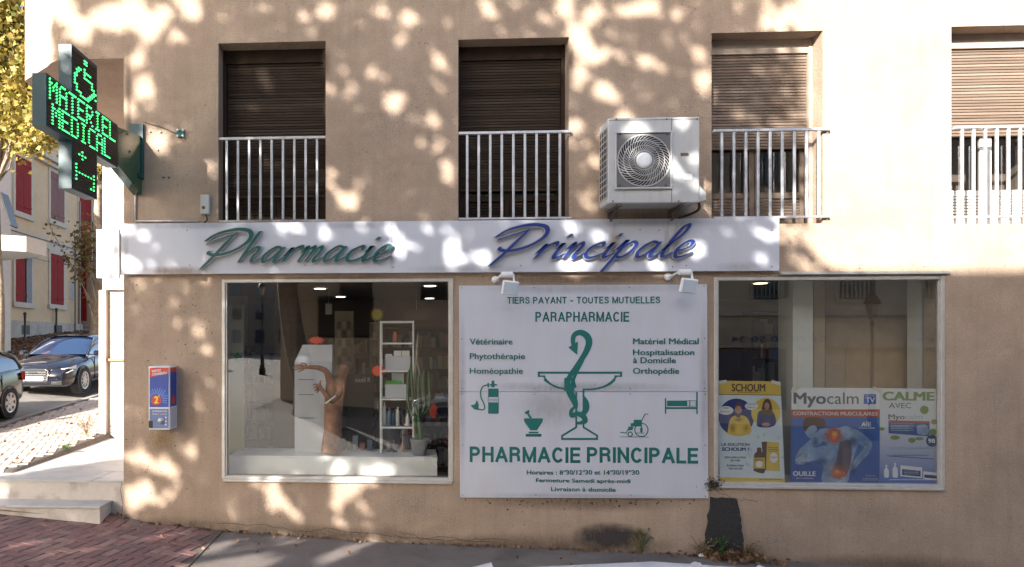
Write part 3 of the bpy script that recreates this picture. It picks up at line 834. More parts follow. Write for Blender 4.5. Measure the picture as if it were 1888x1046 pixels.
# rust runs below the air conditioner
M_DUST = soft_stain('panel_dust', (.24, .225, .21), .22, 6, .42)
LET = {
 'P': ([([(-.75, 1.45), (-.45, 1.95), (.3, 2.25), (1.0, 2.1), (1.22, 1.5), (.85, .85), (.2, .52), (-.25, .62), (-.3, .8)], .16), ([(.38, 1.95), (.22, 1.2), (.02, .3), (-.2, -.45)], .13), ([(-.62, 1.3), (.1, 1.75), (.4, 1.95)], .07)], 1.42),
 'h': ([([(.05, 2.1), (.0, 1.2), (-.05, 0)], .13), ([(-.02, .4), (.28, .98), (.5, .9), (.44, .35), (.55, .02), (.85, .3)], .1)], .9),
 'a': ([([(.62, .9), (.3, 1.0), (.02, .45), (.15, .0), (.42, .25), (.62, .85)], .1), ([(.66, 1.0), (.58, .3), (.68, .0), (.95, .3)], .11)], 1.0),
 'r': ([([(-.05, .35), (.1, .95), (.08, .55), (.02, 0)], .11), ([(.05, .45), (.3, .95), (.48, 1.05), (.55, .82)], .1)], .68),
 'm': ([([(-.05, .6), (.1, 1.0), (.05, 0)], .11), ([(.05, .45), (.32, 1.0), (.42, .8), (.36, 0)], .11), ([(.36, .45), (.64, 1.0), (.76, .8), (.68, .2), (.78, .0), (1.02, .3)], .11)], 1.1),
 'n': ([([(-.05, .6), (.1, 1.0), (.05, 0)], .11), ([(.05, .45), (.34, 1.0), (.46, .8), (.38, .2), (.48, .0), (.75, .3)], .11)], .8),
 'c': ([([(.5, .75), (.42, 1.0), (.1, .75), (.02, .3), (.2, .0), (.5, .08), (.78, .4)], .11)], .75),
 'i': ([([(-.02, .6), (.1, 1.0), (.03, .3), (.12, .0), (.4, .3)], .12), ([(.1, 1.42), (.16, 1.6)], .16)], .45),
 'e': ([([(.08, .4), (.42, .6), (.46, .95), (.22, 1.02), (.02, .5), (.16, .0), (.45, .04), (.72, .3)], .11)], .72),
 'p': ([([(-.05, .5), (.14, 1.15), (.05, 0), (-.05, -.95)], .13), ([(.05, .35), (.34, 1.0), (.6, .85), (.55, .3), (.3, .0), (.06, .12)], .11)], .85),
 'l': ([([(-.05, .4), (.32, 1.5), (.34, 2.1), (.14, 1.9), (.03, .6), (.12, 0), (.42, .3)], .11)], .5)}
def script_word(word, px0, px1, base0, base1, xh, m):
    x = 0; letters = []
    for ch in word:
        st, adv = LET[ch]; letters.append((ch, x, st)); x += adv
    tot = x
    xs0, _ = W(px0, 450, -.1); xs1, _ = W(px1, 450, -.1)
    sl = .42
    allx = [(lx + px_ + sl*z) for ch, lx, st in letters for pts, w in st for px_, z in pts]
    mn, mxx = min(allx), max(allx)
    sx = (xs1-xs0)/(mxx-mn)
    letters_done = []
    for ch, lx, st in letters:
        letters_done.append(ch); mb = MB(); me = MB()
        for pts, w in st:
            q = []
            for a, b in pts:
                X = xs0 + (lx + a + sl*b - mn)*sx
                f = (X-xs0)/(xs1-xs0); zb = W(700, base0+(base1-base0)*f)[1]
                q.append((X, zb + b*xh))
            w_ = w*xh*1.12
            wl_ = [w_*.55, w_, w_*1.1, w_, w_*.45]
            oy = .0011*(len(letters_done) % 5)+.0004*len(mb.v)/100; ribbon(mb, q, [v*.78 for v in wl_], -.134-oy, -.1301, nib=(.014, .006), k=7)
            ribbon(me, q, [v+.011 for v in wl_], -.129+oy*.5, -.082, nib=(.015, .007), k=7)
        le = mb.build('letter', m, fas, label='script letter %s' % ch, fix=False)
        me.build('letter_return', M_EDGE, le, fix=False)
        # spacers to the panel
        s = MB(); bx = [v[0] for v in mb.v]; bz = [v[2] for v in mb.v]
        s.tube([(sum(bx)/len(bx), -.083, sum(bz)/len(bz)), (sum(bx)/len(bx), -.0755, sum(bz)/len(bz))], .006, 6)
        s.build('spacer', M_SCREW, le)
script_word('Pharmacie', 370, 720, 485, 483, .180, M_TEAL)
script_word('Principale', 903, 1276, 481, 479, .178, M_BLUE)
for a in [(1118, 404, 1148, 500), (1236, 404, 1262, 505), (228, 488, 420, 512)]: stain(*a, M_RUSTY, Y=-.0755, parent=fas)
for a in [(560, 408, 760, 424), (228, 408, 500, 424), (1000, 402, 1430, 420), (720, 485, 1000, 508), (1300, 480, 1431, 506), (715, 408, 732, 508), (1221, 404, 1236, 506), (225, 412, 240, 510)]: stain(*a, M_DUST, Y=-.0755, parent=fas)
# return panel beyond the corner
rp = thing('corner_sign_panel', (wx(200, .33), .33, 3.3), 'short plain white sign panel set back left of the building corner', 'sign')
mb = MB(); a, zt = W(177.5, 423, .30); b, zb = W(219.5, 513, .30); mb.box((a, .30, zb), (b, .34, zt), bev=.003); mb.build('panel', M_PANEL, rp)
mb = MB(); mb.box((a+.05, .341, zb+.05), (XL-.002, .46, zt-.05)); mb.build('batten', M_ALU, rp)
mb = MB(); x, z = W(181, 500, .3); mb.box((b+.04, .28, 3.3), (XL-.003, .32, 3.33)); mb.build('bracket', M_ALU, rp)

# ================================================================== information board
YB = -.035
ib = thing('information_board', (W(1076, 917)[0], YB, W(1076, 918)[1]), 'white pharmacy board with green snake and bowl emblem and opening hours between the windows', 'sign')
def pp(x, y, Y=YB): return W(x, y, Y)
for (x0, y0, x1, y1, x2, y2, x3, y3) in [(846.5, 527, 1303.5, 524.5, 1304.5, 721.5, 847, 721.5), (847, 722.6, 1304.5, 722.6, 1306, 919, 848.5, 917.5)]:
    mb = MB(); mb.prism_y([pp(x0, y0), pp(x1, y1), pp(x2, y2), pp(x3, y3)], YB, -.012); mb.build('panel', M_PANEL, ib)
mb = MB(); x0, z0 = pp(856, 905); x1, z1 = pp(1296, 540); mb.box((x0, -.0118, z0), (x1, -.001, z1)); mb.build('batten', M_ALU, ib)
mb = MB()
for px, py in [(851, 531), (985, 531), (1160, 530), (1298, 528), (851, 625), (1299, 624), (852, 717), (986, 717), (1162, 717), (1299, 716), (852, 727), (986, 727), (1162, 727), (1300, 727), (853, 821), (1300, 821), (853, 913), (988, 913), (1163, 913), (1300, 915)]:
    x, z = pp(px, py); mb.lathe([(.007, YB-.004), (.007, YB-.0005)], (x, 0, z), 'Y', 8)
mb.build('screw', M_SCREW, ib)
for a in [(845, 520, 1310, 545), (845, 700, 1310, 728), (845, 905, 1310, 925), (842, 520, 862, 920), (1286, 520, 1310, 922), (930, 700, 1100, 800)]: stain(*a, M_DUST, Y=YB, parent=ib)
T = lambda s, a, b, c, e, bold=.011: text(s, a, b, c, e, YB, M_GREEN, ib, bold=bold, depth=.005)
# condensed grotesque capitals for the large lines, drawn as strokes on a 0..w x 0..1 body
def A_(cx, cy, rx, ry, a0, a1, n=10): return [(cx+rx*math.cos(R(a0+(a1-a0)*i/n)), cy+ry*math.sin(R(a0+(a1-a0)*i/n))) for i in range(n+1)]
CAPS = {
 'P': (.62, [[(0, 0), (0, 1)], [(0, 1), (.32, 1)] + A_(.32, .745, .26, .255, 90, -90) + [(0, .49)]]),
 'H': (.66, [[(0, 0), (0, 1)], [(.66, 0), (.66, 1)], [(0, .52), (.66, .52)]]),
 'A': (.74, [[(0, 0), (.36, 1)], [(.38, 1), (.74, 0)], [(.13, .30), (.61, .30)]]),
 'R': (.66, [[(0, 0), (0, 1)], [(0, 1), (.34, 1)] + A_(.34, .76, .26, .24, 90, -90) + [(0, .52)], [(.34, .52), (.5, .48), (.58, .36), (.6, .1), (.65, 0)]]),
 'M': (.82, [[(0, 0), (0, 1)], [(0, 1), (.41, .02)], [(.41, .02), (.82, 1)], [(.82, 1), (.82, 0)]]),
 'C': (.68, [A_(.35, .5, .35, .5, 38, 322, 20)]),
 'I': (.0, [[(0, 0), (0, 1)]]),
 'E': (.56, [[(0, 0), (0, 1)], [(0, 1), (.55, 1)], [(0, .52), (.5, .52)], [(0, 0), (.56, 0)]]),
 'N': (.66, [[(0, 0), (0, 1)], [(0, 1), (.66, 0)], [(.66, 0), (.66, 1)]]),
 'L': (.50, [[(0, 1), (0, 0)], [(0, 0), (.5, 0)]]),
 'T': (.62, [[(.31, 0), (.31, 1)], [(0, 1), (.62, 1)]]),
 'S': (.60, [[(.57, .74), (.52, .92), (.3, 1), (.08, .92), (.03, .75), (.12, .6), (.3, .53), (.5, .44), (.59, .27), (.5, .07), (.3, 0), (.07, .08), (.0, .28)]]),
 'Y': (.70, [[(0, 1), (.35, .42)], [(.7, 1), (.35, .42)], [(.35, .42), (.35, 0)]]),
 'O': (.74, [A_(.37, .5, .37, .5, 90, 450, 26)]),
 'U': (.64, [[(0, 1), (0, .32)] + A_(.32, .32, .32, .32, 180, 360) + [(.64, 1)]]),
 '-': (.34, [[(0, .38), (.34, .38)]])}
def caps(word, px0, top, px1, base, w=.19, gap=.36):
    x = 0; L_ = []
    for ch in word:
        if ch == ' ': x += .46; continue
        L_.append((ch, x)); x += CAPS[ch][0] + gap
    tot = x-gap; x0, zt = W(px0, top, YB); x1, zb = W(px1, base, YB); x1 -= 0
    hh = zt-zb; wr = hh*w; sx = (x1-x0-wr)/tot; k = 0
    mbs = MB()
    for ch, lx in L_:
        for st in CAPS[ch][1]:
            k += 1
            e = wr*.5
            q = [(x0+e+(lx+a)*sx, zb+e+b*(hh-2*e)) for a, b in st]
            # run stems out to the full cap height
            if len(q) == 2:
                a, b = Vector(q[0]), Vector(q[1]); d_ = (b-a).normalized()*e; q = [tuple(a-d_), tuple(b+d_)] if ch not in 'AMNY' or abs(d_.x) < 1e-6 or abs(d_.y) < 1e-6 else [tuple(a-d_*.9), tuple(b+d_*.9)]
            if ch == 'S': q = [(v.x, v.y) for v in catmull([(a, b, 0) for a, b in q], 4)]
            ribbon(mbs, q, wr*(.92 if ch in 'MN' and abs(q[0][0]-q[-1][0]) > wr*.5 else 1), YB-.005-.00015*(k % 4), YB+.0005, smooth=False)
    mbs.build('lettering', M_GREEN, ib, fix=False)
caps('TIERS PAYANT - TOUTES MUTUELLES', 935, 548, 1217, 559.5, .16)
caps('PARAPHARMACIE', 987, 575.5, 1160, 593.5, .155)
T('Vétérinaire', 866, 624.5, 945, 635.5); T('Phytothérapie', 866, 651.5, 968, 662.5); T('Homéopathie', 866, 678.5, 964, 689.5)
T('Matériel Médical', 1167, 624, 1288, 635); T('Hospitalisation', 1167, 644.5, 1280, 655); T('à Domicile', 1167, 659, 1246, 670); T('Orthopédie', 1167, 678.5, 1252, 689.5)
caps('PHARMACIE', 866, 823.5, 1070, 854, .185); caps('PRINCIPALE', 1082, 824.5, 1287, 855, .185)
T('Horaires : 8', 971, 867, 1038, 875.5); T('H', 1039.5, 867, 1043.5, 870.5, .03); T('30/12', 1044, 867, 1073, 875.5); T('H', 1074.5, 867, 1078.5, 870.5, .03)
T('30 et 14', 1079, 867, 1124, 875.5); T('H', 1125.5, 867, 1129, 870.5, .03); T('30/19', 1129.5, 867, 1158, 875.5); T('H', 1159.5, 867, 1163.5, 870.5, .03); T('30', 1164.5, 867, 1178.5, 875.5)
T('Fermeture Samedi après-midi', 988, 882, 1162, 891); T('Livraison à domicile', 1016, 898, 1135, 907)
# emblem, drawn in enlarged-crop coordinates
cA = lambda x, y: pp(840 + x/3.933, 500 + y/3.933)
cB = lambda x, y: pp(840 + x/3.933, 700 + y/3.933)
yF, yK = YB-.0048, YB+.0005
U = .0017  # metres per crop pixel
mb = MB()
def line(pts, w, f=cA, sm=False, k=6): ribbon(mb, [f(*p) for p in pts], w*U if not isinstance(w, list) else [q*U for q in w], yF-.00002*(len(mb.v) % 37), yK, smooth=sm, k=k)
line([(595, 737), (1207, 737)], 15); line([(603, 731), (603, 768)], 15); line([(1199, 731), (1199, 768)], 15); line([(600, 762), (650, 762)], 10); line([(1150, 762), (1203, 762)], 10)
q1 = [(640, 765), (668, 800), (710, 832), (755, 850)]; line(q1, 12, sm=True); line([(640, 0), (680, 28), (735, 55), (792, 68)], 12, cB, True)
line([(1165, 765), (1130, 803), (1080, 835), (1030, 850)], 12, sm=True); line([(1157, 0), (1115, 35), (1050, 60), (985, 70), (922, 71)], 12, cB, True)
line([(927, 66), (927, 350)], 12, cB); line([(874, 90), (874, 350)], 12, cB)
line([(874, 346), (772, 408)], 13, cB); line([(772, 402), (772, 436)], 13, cB); line([(766, 431), (1032, 431)], 14, cB); line([(1026, 402), (1026, 436)], 13, cB); line([(927, 346), (1028, 408)], 13, cB)
mb.build('bowl_emblem', M_GREEN, ib, fix=False)
mb = MB()
yF, yK = YB-.0068, YB-.0022
sn = [(856, 545), (850, 500), (862, 462), (905, 446), (950, 470), (967, 518), (945, 585), (905, 650), (868, 705), (830, 760), (808, 815), (806, 868)]
ribbon(mb, [cA(*p) for p in sn], [x*U for x in [26, 30, 34, 40, 46, 46, 40, 36, 34, 34, 34, 38]], yF-.0003, yK)
ribbon(mb, [cA(*p) for p in [(940, 590), (925, 640), (895, 700), (865, 760), (848, 810), (848, 868)]], [x*U for x in [10, 16, 18, 20, 22, 24]], yF-.0001, yK)
ribbon(mb, [cB(*p) for p in [(808, -12), (812, 40), (832, 100), (862, 160), (872, 210)]], [x*U for x in [40, 44, 50, 44, 20]], yF, yK)
ribbon(mb, [cB(*p) for p in [(848, -12), (853, 30), (864, 60)]], [x*U for x in [24, 30, 26]], yF-.0006, yK)
ribbon(mb, [cB(*p) for p in [(922, 115), (945, 160), (948, 205), (930, 240), (905, 262)]], [x*U for x in [8, 34, 40, 36, 28]], yF-.0004, yK)
ribbon(mb, [cB(*p) for p in [(868, 195), (838, 225), (842, 262), (885, 248), (925, 268), (938, 300), (905, 314), (868, 314)]], [x*U for x in [12, 24, 30, 34, 38, 36, 24, 14]], yF-.0008, yK)
mb.prism_y([cA(818, 552), (cA(886, 512)), cA(881, 607)], yF-.0012, yK)
mb.build('snake_emblem', M_GREEN, ib, fix=False)
yF, yK = YB-.0048, YB+.0005
def arc_pts(cx, cy, r, a0, a1, n=14, ry=None): return [(cx + r*math.cos(R(a0+(a1-a0)*i/n)), cy - (ry or r)*math.sin(R(a0+(a1-a0)*i/n))) for i in range(n+1)]
def poly(pts, f=cB): mb.prism_y([f(*p) for p in pts], yF-.00002*(len(mb.v) % 31)-.00001, yK)
# oxygen bottle
mb = MB(); poly([(236, 66), (311, 66), (311, 127), (236, 127)]); poly([(236, 166), (312, 166), (312, 247), (236, 247)]); poly([(262, 8), (280, 8), (284, 56), (258, 56)]); poly([(248, 33), (300, 33), (300, 44), (248, 44)])
line([(236, 25), (238, 56)], 12, cB); line([(236, 38), (200, 50), (182, 85), (185, 130), (205, 175), (210, 210), (190, 220), (160, 212)], 9, cB, True)
poly([(108, 188), (140, 180), (155, 147), (168, 185), (165, 222), (135, 216)]); line([(236, 128), (236, 166)], 4, cB); line([(311, 128), (311, 166)], 4, cB)
mb.build('oxygen_bottle_icon', M_GREEN, ib, fix=False)
text('OXYGENE', 840+243/3.933, 700+141/3.933, 840+304/3.933, 700+156/3.933, YB, M_GREEN, ib, bold=.0)
mb = MB(); poly([(500, 238), (530, 220), (537, 233), (530, 245), (555, 280), (535, 280), (517, 248), (505, 248)]); poly([(495, 282), (632, 282), (630, 305), (590, 368), (542, 368), (498, 305)]); poly([(530, 378), (600, 378), (600, 390), (530, 390)]); poly([(508, 394), (622, 394), (622, 414), (508, 414)])
mb.build('mortar_icon', M_GREEN, ib, fix=False)
mb = MB(); line([(1522, 135), (1522, 248)], 9, cB); line([(1750, 90), (1750, 250)], 9, cB); line([(1522, 207), (1750, 207)], 13, cB); poly([(1533, 153), (1678, 153), (1678, 193), (1533, 193)]); line([(1680, 153), (1742, 153), (1742, 193), (1680, 193)], 3, cB); line([(1698, 153), (1698, 193)], 5, cB)
mb.build('bed_icon', M_GREEN, ib, fix=False)
mb = MB(); line(arc_pts(1347, 365, 48, 0, 360, 28), 6, cB); line(arc_pts(1265, 397, 16, 0, 360, 18), 7, cB); poly([(1292, 292), (1350, 292), (1350, 340), (1270, 340), (1270, 318), (1292, 315)]); poly([(1254, 342), (1288, 342), (1282, 366), (1246, 368)])
line([(1350, 296), (1374, 250), (1396, 250)], 6, cB); line([(1246, 366), (1236, 388), (1194, 382)], 6, cB); line([(1192, 416), (1400, 417)], 3, cB); poly([(1338, 350), (1355, 350), (1355, 380), (1338, 380)]); line([(1347, 340), (1347, 392)], 6, cB); line([(1310, 388), (1370, 388)], 4, cB)
mb.build('wheelchair_icon', M_GREEN, ib, fix=False)

# ================================================================== two swivel spotlights on the wall over the board
def spot(px_base, px_head, yb_, yh, label):
    x, z = W(px_base, yb_); hx, hz_ = W(px_head, yh, -.3)
    t = thing('spotlight', (x, 0, z), label, 'lamp', 'white spotlights above the board')
    mb = MB(); mb.lathe([(.045, -.001), (.045, -.03), (.03, -.05), (.018, -.055)], (x, 0, z), 'Y', 16); mb.build('base', M_WHITE, t, smooth=False)
    mb = MB(); mb.tube([(x, -.05, z), (x+.02, -.1, z+.01), (hx-.08, -.27, hz_+.16), (hx-.02, -.3, hz_+.16)], .014, 8); mb.build('arm', M_WHITE, t)
    mb = MB(); mb.tube([(hx-.1, -.3, hz_+.15), (hx+.03, -.3, hz_+.15)], .033, 12); mb.tube([(hx+.04, -.3, hz_+.16), (hx+.05, -.31, hz_+.06)], .012, 6); mb.build('sensor', M_WHITE, t)
    mb = MB(); mb.box((-.095, -.025, -.085), (.095, .025, .085), bev=.012)
    mb.xform(Matrix.Translation((hx, -.32, hz_-.01)) @ Euler((R(14), R(6), R(6))).to_matrix().to_4x4()); mb.build('head', M_WHITE, t)
    mb = MB(); mb.box((-.08, -.028, -.07), (.08, -.0255, .07))
    mb.xform(Matrix.Translation((hx, -.32, hz_-.01)) @ Euler((R(14), R(6), R(6))).to_matrix().to_4x4()); mb.build('lens', flat('lens_pale', (0.5, .58, .66), 0.15), t)
spot(913, 940, 516, 530, 'white swivel spotlight over the left half of the board')
spot(1231, 1268, 511, 526, 'white swivel spotlight with long arm over the board\'s right end')

# ================================================================== air conditioner
yw = -.10; yfr = -.44
xa, za = W(1121, 218, yfr); xb, _ = W(1290, 218, yfr); _, zb = W(1200, 375, yfr)
ac = thing('air_conditioner', ((xa+xb)/2, -.25, zb), 'pale grey outdoor air conditioner unit with round fan grille on wall brackets', 'air conditioner')
mb = MB(); mb.box((xa, yfr, zb), (xb, yw, za), bev=.012); mb.build('casing', M_ACW, ac)
fx0, fz1 = W(1135, 246, yfr); fx1, fz0 = W(1236, 347, yfr)
fx, fz = W(1186, 297, yfr); rr = .335*(fx1-fx0)/.67*1.0
FRr = (fx1-fx0)/2
mb = MB(); mb.box((fx0, yfr-.004, fz0), (fx1, yfr-.0005, fz1)); mb.build('fan_opening', M_BLACK, ac)
mb = MB()
for k in range(3):
    a0 = 2*math.pi*k/3+.5
    pts = []
    for r_, tw in ((.06, 0), (FRr*.9, .3)):
        for s_ in (0, 1): pts.append((r_, a0+tw+s_*(.9 if r_ < .1 else .75)))
    P4 = [(fx+r_*math.cos(a), yfr-.006, fz+r_*math.sin(a)) for r_, a in (pts[0], pts[2], pts[3], pts[1])]
    mb.quad(*P4)
mb.build('fan', flat('fan_grey', (.12, .12, .125), .5), ac)
wire = flat('grille_wire', (.50, .50, .50), .4)
mb = MB()
for k in range(40):
    a0 = 2*math.pi*k/40
    pts = []
    for j in range(6):
        f = j/5; r_ = .075 + (FRr*.98-.075)*f
        a = a0 - f*1.0
        pts.append((fx+r_*math.cos(a), yfr-.030+.015*f*f, fz+r_*math.sin(a)))
    mb.tube(pts, .0033, 4, cap=False)
for r_ in (.11, .17, .23, .29, FRr*.97):
    pts = [(fx+r_*math.cos(2*math.pi*k/40), yfr-.034+.018*(r_/FRr)**2, fz+r_*math.sin(2*math.pi*k/40)) for k in range(41)]
    mb.tube(pts, .0035, 4, cap=False)
gr = mb.build('grille', wire, ac, smooth=True)
mb = MB(); mb.lathe([(.09, yfr-.028), (.088, yfr-.036), (.06, yfr-.042), (.0, yfr-.043)], (fx, 0, fz), 'Y', 28); mb.build('hub', M_WHITE, ac, smooth=True)
mb = MB(); f = .03
# square surround with round cut
n = 48; ring_o = []; ring_i = []
for k in range(n):
    a = 2*math.pi*k/n; cs, sn_ = math.cos(a), math.sin(a); s = FRr/max(abs(cs), abs(sn_))
    ring_o.append((fx+cs*s*1.02, yfr-.012, fz+sn_*s*1.02)); ring_i.append((fx+cs*FRr*.985, yfr-.012, fz+sn_*FRr*.985))
mb.v = ring_o + ring_i
for k in range(n):
    j = (k+1) % n
    s_ = abs(math.cos(2*math.pi*(k+.5)/n)), abs(math.sin(2*math.pi*(k+.5)/n))
    mb.f.append((k, j, n+j, n+k)); mb.m.append(0)
M_ACD = flat('ac_surround', (.13, .13, .135), .5)
mb.build('fan_surround', M_ACD, ac)
mb = MB()
for a_, b_ in (((fx0-.012, fz0-.012), (fx1+.012, fz0+.008)), ((fx0-.012, fz1-.008), (fx1+.012, fz1+.012)), ((fx0-.012, fz0+.009), (fx0+.006, fz1-.009)), ((fx1-.006, fz0+.009), (fx1+.012, fz1-.009))):
    mb.box((a_[0], yfr-.03, a_[1]), (b_[0], yfr-.001, b_[1]), bev=.004)
mb.build('grille_frame', M_ACW, ac)
mb = MB(); xs_, _ = W(1238, 300, yfr)
mb.box((xs_, yfr-.003, zb+.01), (xs_+.005, yfr-.0005, za-.012)); mb.box((xa+.01, yfr-.003, za-.030), (xb-.01, yfr-.0005, za-.027)); mb.build('seam', M_BLACK, ac)
mb = MB(); x, z = W(1262, 285, yfr); mb.box((x-.045, yfr-.006, z-.018), (x+.045, yfr-.0006, z+.018), bev=.003); mb.build('handle', flat('handle_brown', (.12, .08, .05), .5), ac)
mb = MB(); x, z = W(1268, 326, yfr); mb.box((x-.05, yfr-.003, z-.033), (x+.05, yfr-.0006, z+.033)); mb.build('rating_label', M_WHITE, ac)
mb = MB()
for px, py in ((1136, 220), (1229, 220), (1285, 220), (1130, 371), (1251, 371), (1142, 248), (1229, 248), (1142, 343), (1227, 343)):
    x, z = W(px, py, yfr); mb.lathe([(.009, yfr-.035 if 240 < py < 350 else yfr-.006), (.009, yfr-.0005)], (x, 0, z), 'Y', 8)
mb.build('screw', M_SCREW, ac)
# side louvre grid
mb = MB(); mb.quad((xa-.002, yfr+.03, zb+.08), (xa-.002, yw-.02, zb+.08), (xa-.002, yw-.02, za-.1), (xa-.002, yfr+.03, za-.1)); mb.build('side_vent', M_BLACK, ac)
mb = MB()
for k in range(12):
    z = zb+.08 + (za-.18-zb)*k/11; mb.box((xa-.010, yfr+.028, z-.006), (xa-.003, yw-.018, z+.006))
for k in range(4):
    y = yfr+.03 + (yw-.02-yfr-.03)*k/3; mb.box((xa-.0135, y-.006, zb+.078), (xa-.0105, y+.006, za-.098))
mb.build('side_grid', M_ACW, ac)
# valve cover, brackets, pipe
mb = MB(); mb.prism_y([(xb+.001, zb+.02), (xb+.09, zb+.04), (xb+.095, zb+.12), (xb+.05, zb+.17), (xb+.001, zb+.23)], yfr+.05, yfr+.22); mb.build('valve_cover', M_ACW, ac)
for px in (1136, 1252):
    x, _ = W(px, 380, -.3); mb = MB()
    mb.box((x-.02, -.46, zb-.032), (x+.02, -.001, zb-.002)); mb.box((x-.02, -.03, zb-.16), (x+.02, -.0015, zb-.034)); mb.tube([(x, -.33, zb-.034), (x, -.03, zb-.15)], .012, 6)
    mb.build('bracket', M_RUST, ac)
mb = MB(); mb.tube(catmull([(xb+.05, yfr+.15, zb+.05), (xb+.06, yfr+.2, zb-.05), (xb-.1, -.06, zb-.11), (xb-.3, -.02, zb-.14)], 6), .015, 7); mb.build('pipe', M_BLACK, ac, smooth=True)

# ================================================================== small fittings
x, z = W(334, 247); jb = thing('sensor_plate', (x, 0, z), 'tiny square green plate with four white knobs left of the first upper window', 'fitting')
mb = MB(); mb.box((x-.045, -.02, z-.05), (x+.045, -.001, z+.05), bev=.004); mb.build('plate', M_GREEN, jb)
for sx in (-1, 1):
    for sz in (-1, 1):
        mb = MB(); mb.lathe([(.014, -.0205), (.014, -.045), (.008, -.048)], (x+sx*.033, 0, z+sz*.036), 'Y', 10); mb.build('knob', M_WHITE, jb, smooth=True)
x, z = W(381, 379); jb = thing('junction_box', (x, 0, z-.12), 'small grey electrical box on the wall under the first railing', 'electrical box')
mb = MB(); mb.box((x-.06, -.07, z-.12), (x+.05, -.001, z+.12), bev=.006); mb.build('case', M_ACW, jb)
mb = MB(); mb.lathe([(.022, -.0735), (.022, -.0705)], (x-.018, 0, z-.04), 'Y', 14); mb.build('bung', M_RUST, jb)
mb = MB(); mb.tube(catmull([(x, -.04, z-.12), (x+.02, -.05, z-.19), (x-.05, -.03, z-.235)], 5), .009, 6); mb.build('cable', M_BLACK, jb, smooth=True)
mb = MB()
p0 = W(250.5, 333); p1 = W(250.5, 408); p2 = W(368, 409)
mb.tube([(p0[0], -.015, p0[1]), (p1[0], -.015, p1[1])], .011, 8); mb.tube([(p1[0], -.015, p1[1]), (p2[0], -.015, p2[1])], .011, 8)
o = mb.build('cable_conduit', M_STEEL, None, smooth=True); setp(o, 'thin pale conduit running down from the green cross and along the wall', 'conduit')
# thin cables high on the wall, and small anchors
mb = MB()
for px, py in ((302, 328), (312, 328), (277, 243), (291, 277), (296, 244)):
    x, z = W(px, py); mb.lathe([(.012, -.02), (.012, -.001)], (x, 0, z), 'Y', 8)
o = mb.build('wall_anchor', M_SCREW, pharm)
mb = MB(); q = [W(265, 226), W(300, 236), W(335, 251)]; mb.tube([(a, -.012, b) for a, b in q], .004, 5)
q = [W(845, 308), W(846, 350), W(851, 380), W(847, 400)]; mb.tube([(a, .06, b) for a, b in q], .006, 5)
mb.build('thin_cable', M_BLACK, pharm)

# ================================================================== vending box for condoms
YV = -.26
xv0, zv1 = W(274, 676, YV); xv1, zv0 = W(313, 793, YV)
vd = thing('vending_box', ((xv0+xv1)/2, -.13, zv0), 'narrow blue wall vending box with red top band left of the shop window', 'vending machine')
M_VB = flat('vending_blue', (.022, .06, .33), .35); M_VR = flat('vending_red', (.5, .045, .03), .4); M_VW = flat('vending_white', (.62, .64, .68), .35); M_VL = flat('vending_pale_blue', (.10, .22, .55), .4); M_YE = flat('vending_yellow', (.75, .55, .05), .4)
xw1 = wx(323, 0)
mb = MB(); mb.box((xv0, YV, zv0), (xv1, -.002, zv1), bev=.006); mb.build('cabinet', M_VW, vd)
def vp(px, py): return W(px, py, YV)
y1_, y0_ = YV-.003, YV-.0004
mb = MB(); mb.prism_y([vp(276, 678), vp(311, 678), vp(311, 751), vp(276, 751)], y1_, y0_); mb.build('front_sheet', M_VB, vd)
mb = MB(); mb.prism_y([vp(276, 678), vp(311, 678), vp(311, 689), vp(276, 696)], y1_-.002, y1_-.0003); mb.build('top_band', M_VR, vd)
mb = MB(); mb.prism_y([vp(276, 754), vp(311, 754), vp(311, 790), vp(276, 790)], y1_, y0_); mb.build('lower_sheet', flat('vending_grey_blue', (.12, .17, .33), .4), vd)
mb = MB()
for k in range(15):
    a = R(-15 + k*12.5); r0, r1 = 11.5, rnd.uniform(17, 26)
    cx, cy = 288.5, 738
    pts = [(cx+r0*math.cos(a-.07), cy-r0*math.sin(a-.07)), (cx+r1*math.cos(a-.03), cy-r1*math.sin(a-.03)), (cx+r1*math.cos(a+.03), cy-r1*math.sin(a+.03)), (cx+r0*math.cos(a+.07), cy-r0*math.sin(a+.07))]
    pts = [(min(310.5, max(276.5, p[0])), min(750.5, p[1])) for p in pts]
    mb.prism_y([vp(*p) for p in pts], y1_-.0015, y1_-.0002)
mb.build('sunburst', M_VL, vd)
mb = MB(); mb.prism_y([vp(288.5+9.5*math.cos(2*math.pi*k/24), 738-9.5*math.sin(2*math.pi*k/24)) for k in range(24)], y1_-.003, y1_-.0017); mb.build('price_disc', M_VR, vd)
text('2', 284.5, 731, 292, 744, y1_-.0031, M_YE, vd, bold=.04); text('€', 291.5, 728.5, 294.5, 733, y1_-.0031, M_YE, vd, bold=.02)
text('SORTEZ', 280, 681.5, 297, 686, y1_-.0021, M_VW, vd, bold=.04, rot=.12); text('COUVERTS !', 280, 687, 308, 691.5, y1_-.0021, M_VW, vd, bold=.04, rot=.12)
text('12 PRESERVATIFS', 281, 757, 308, 760, y1_, M_VW, vd, bold=.03); text('Distributeur automatique', 281, 762, 308, 765, y1_, M_VW, vd, bold=.02)
mb = MB(); x, z = vp(297, 776); mb.lathe([(.038, y1_-.0005), (.038, y1_-.012), (.012, y1_-.014), (.010, y1_-.03), (.0, y1_-.031)], (x, 0, z), 'Y', 20); mb.build('coin_knob', M_STEEL, vd, smooth=True)
mb = MB(); mb.prism_y([vp(274.5, 776), vp(282, 776), vp(282, 789), vp(274.5, 789)], y1_-.002, y1_-.0004); mb.build('slot', M_BLACK, vd)
mb = MB()
for yy in (770, 777, 783): x, z = vp(306, yy); mb.lathe([(.010, y1_-.0005), (.010, y1_-.003)], (x, 0, z), 'Y', 10)
mb.build('button', M_VW, vd)
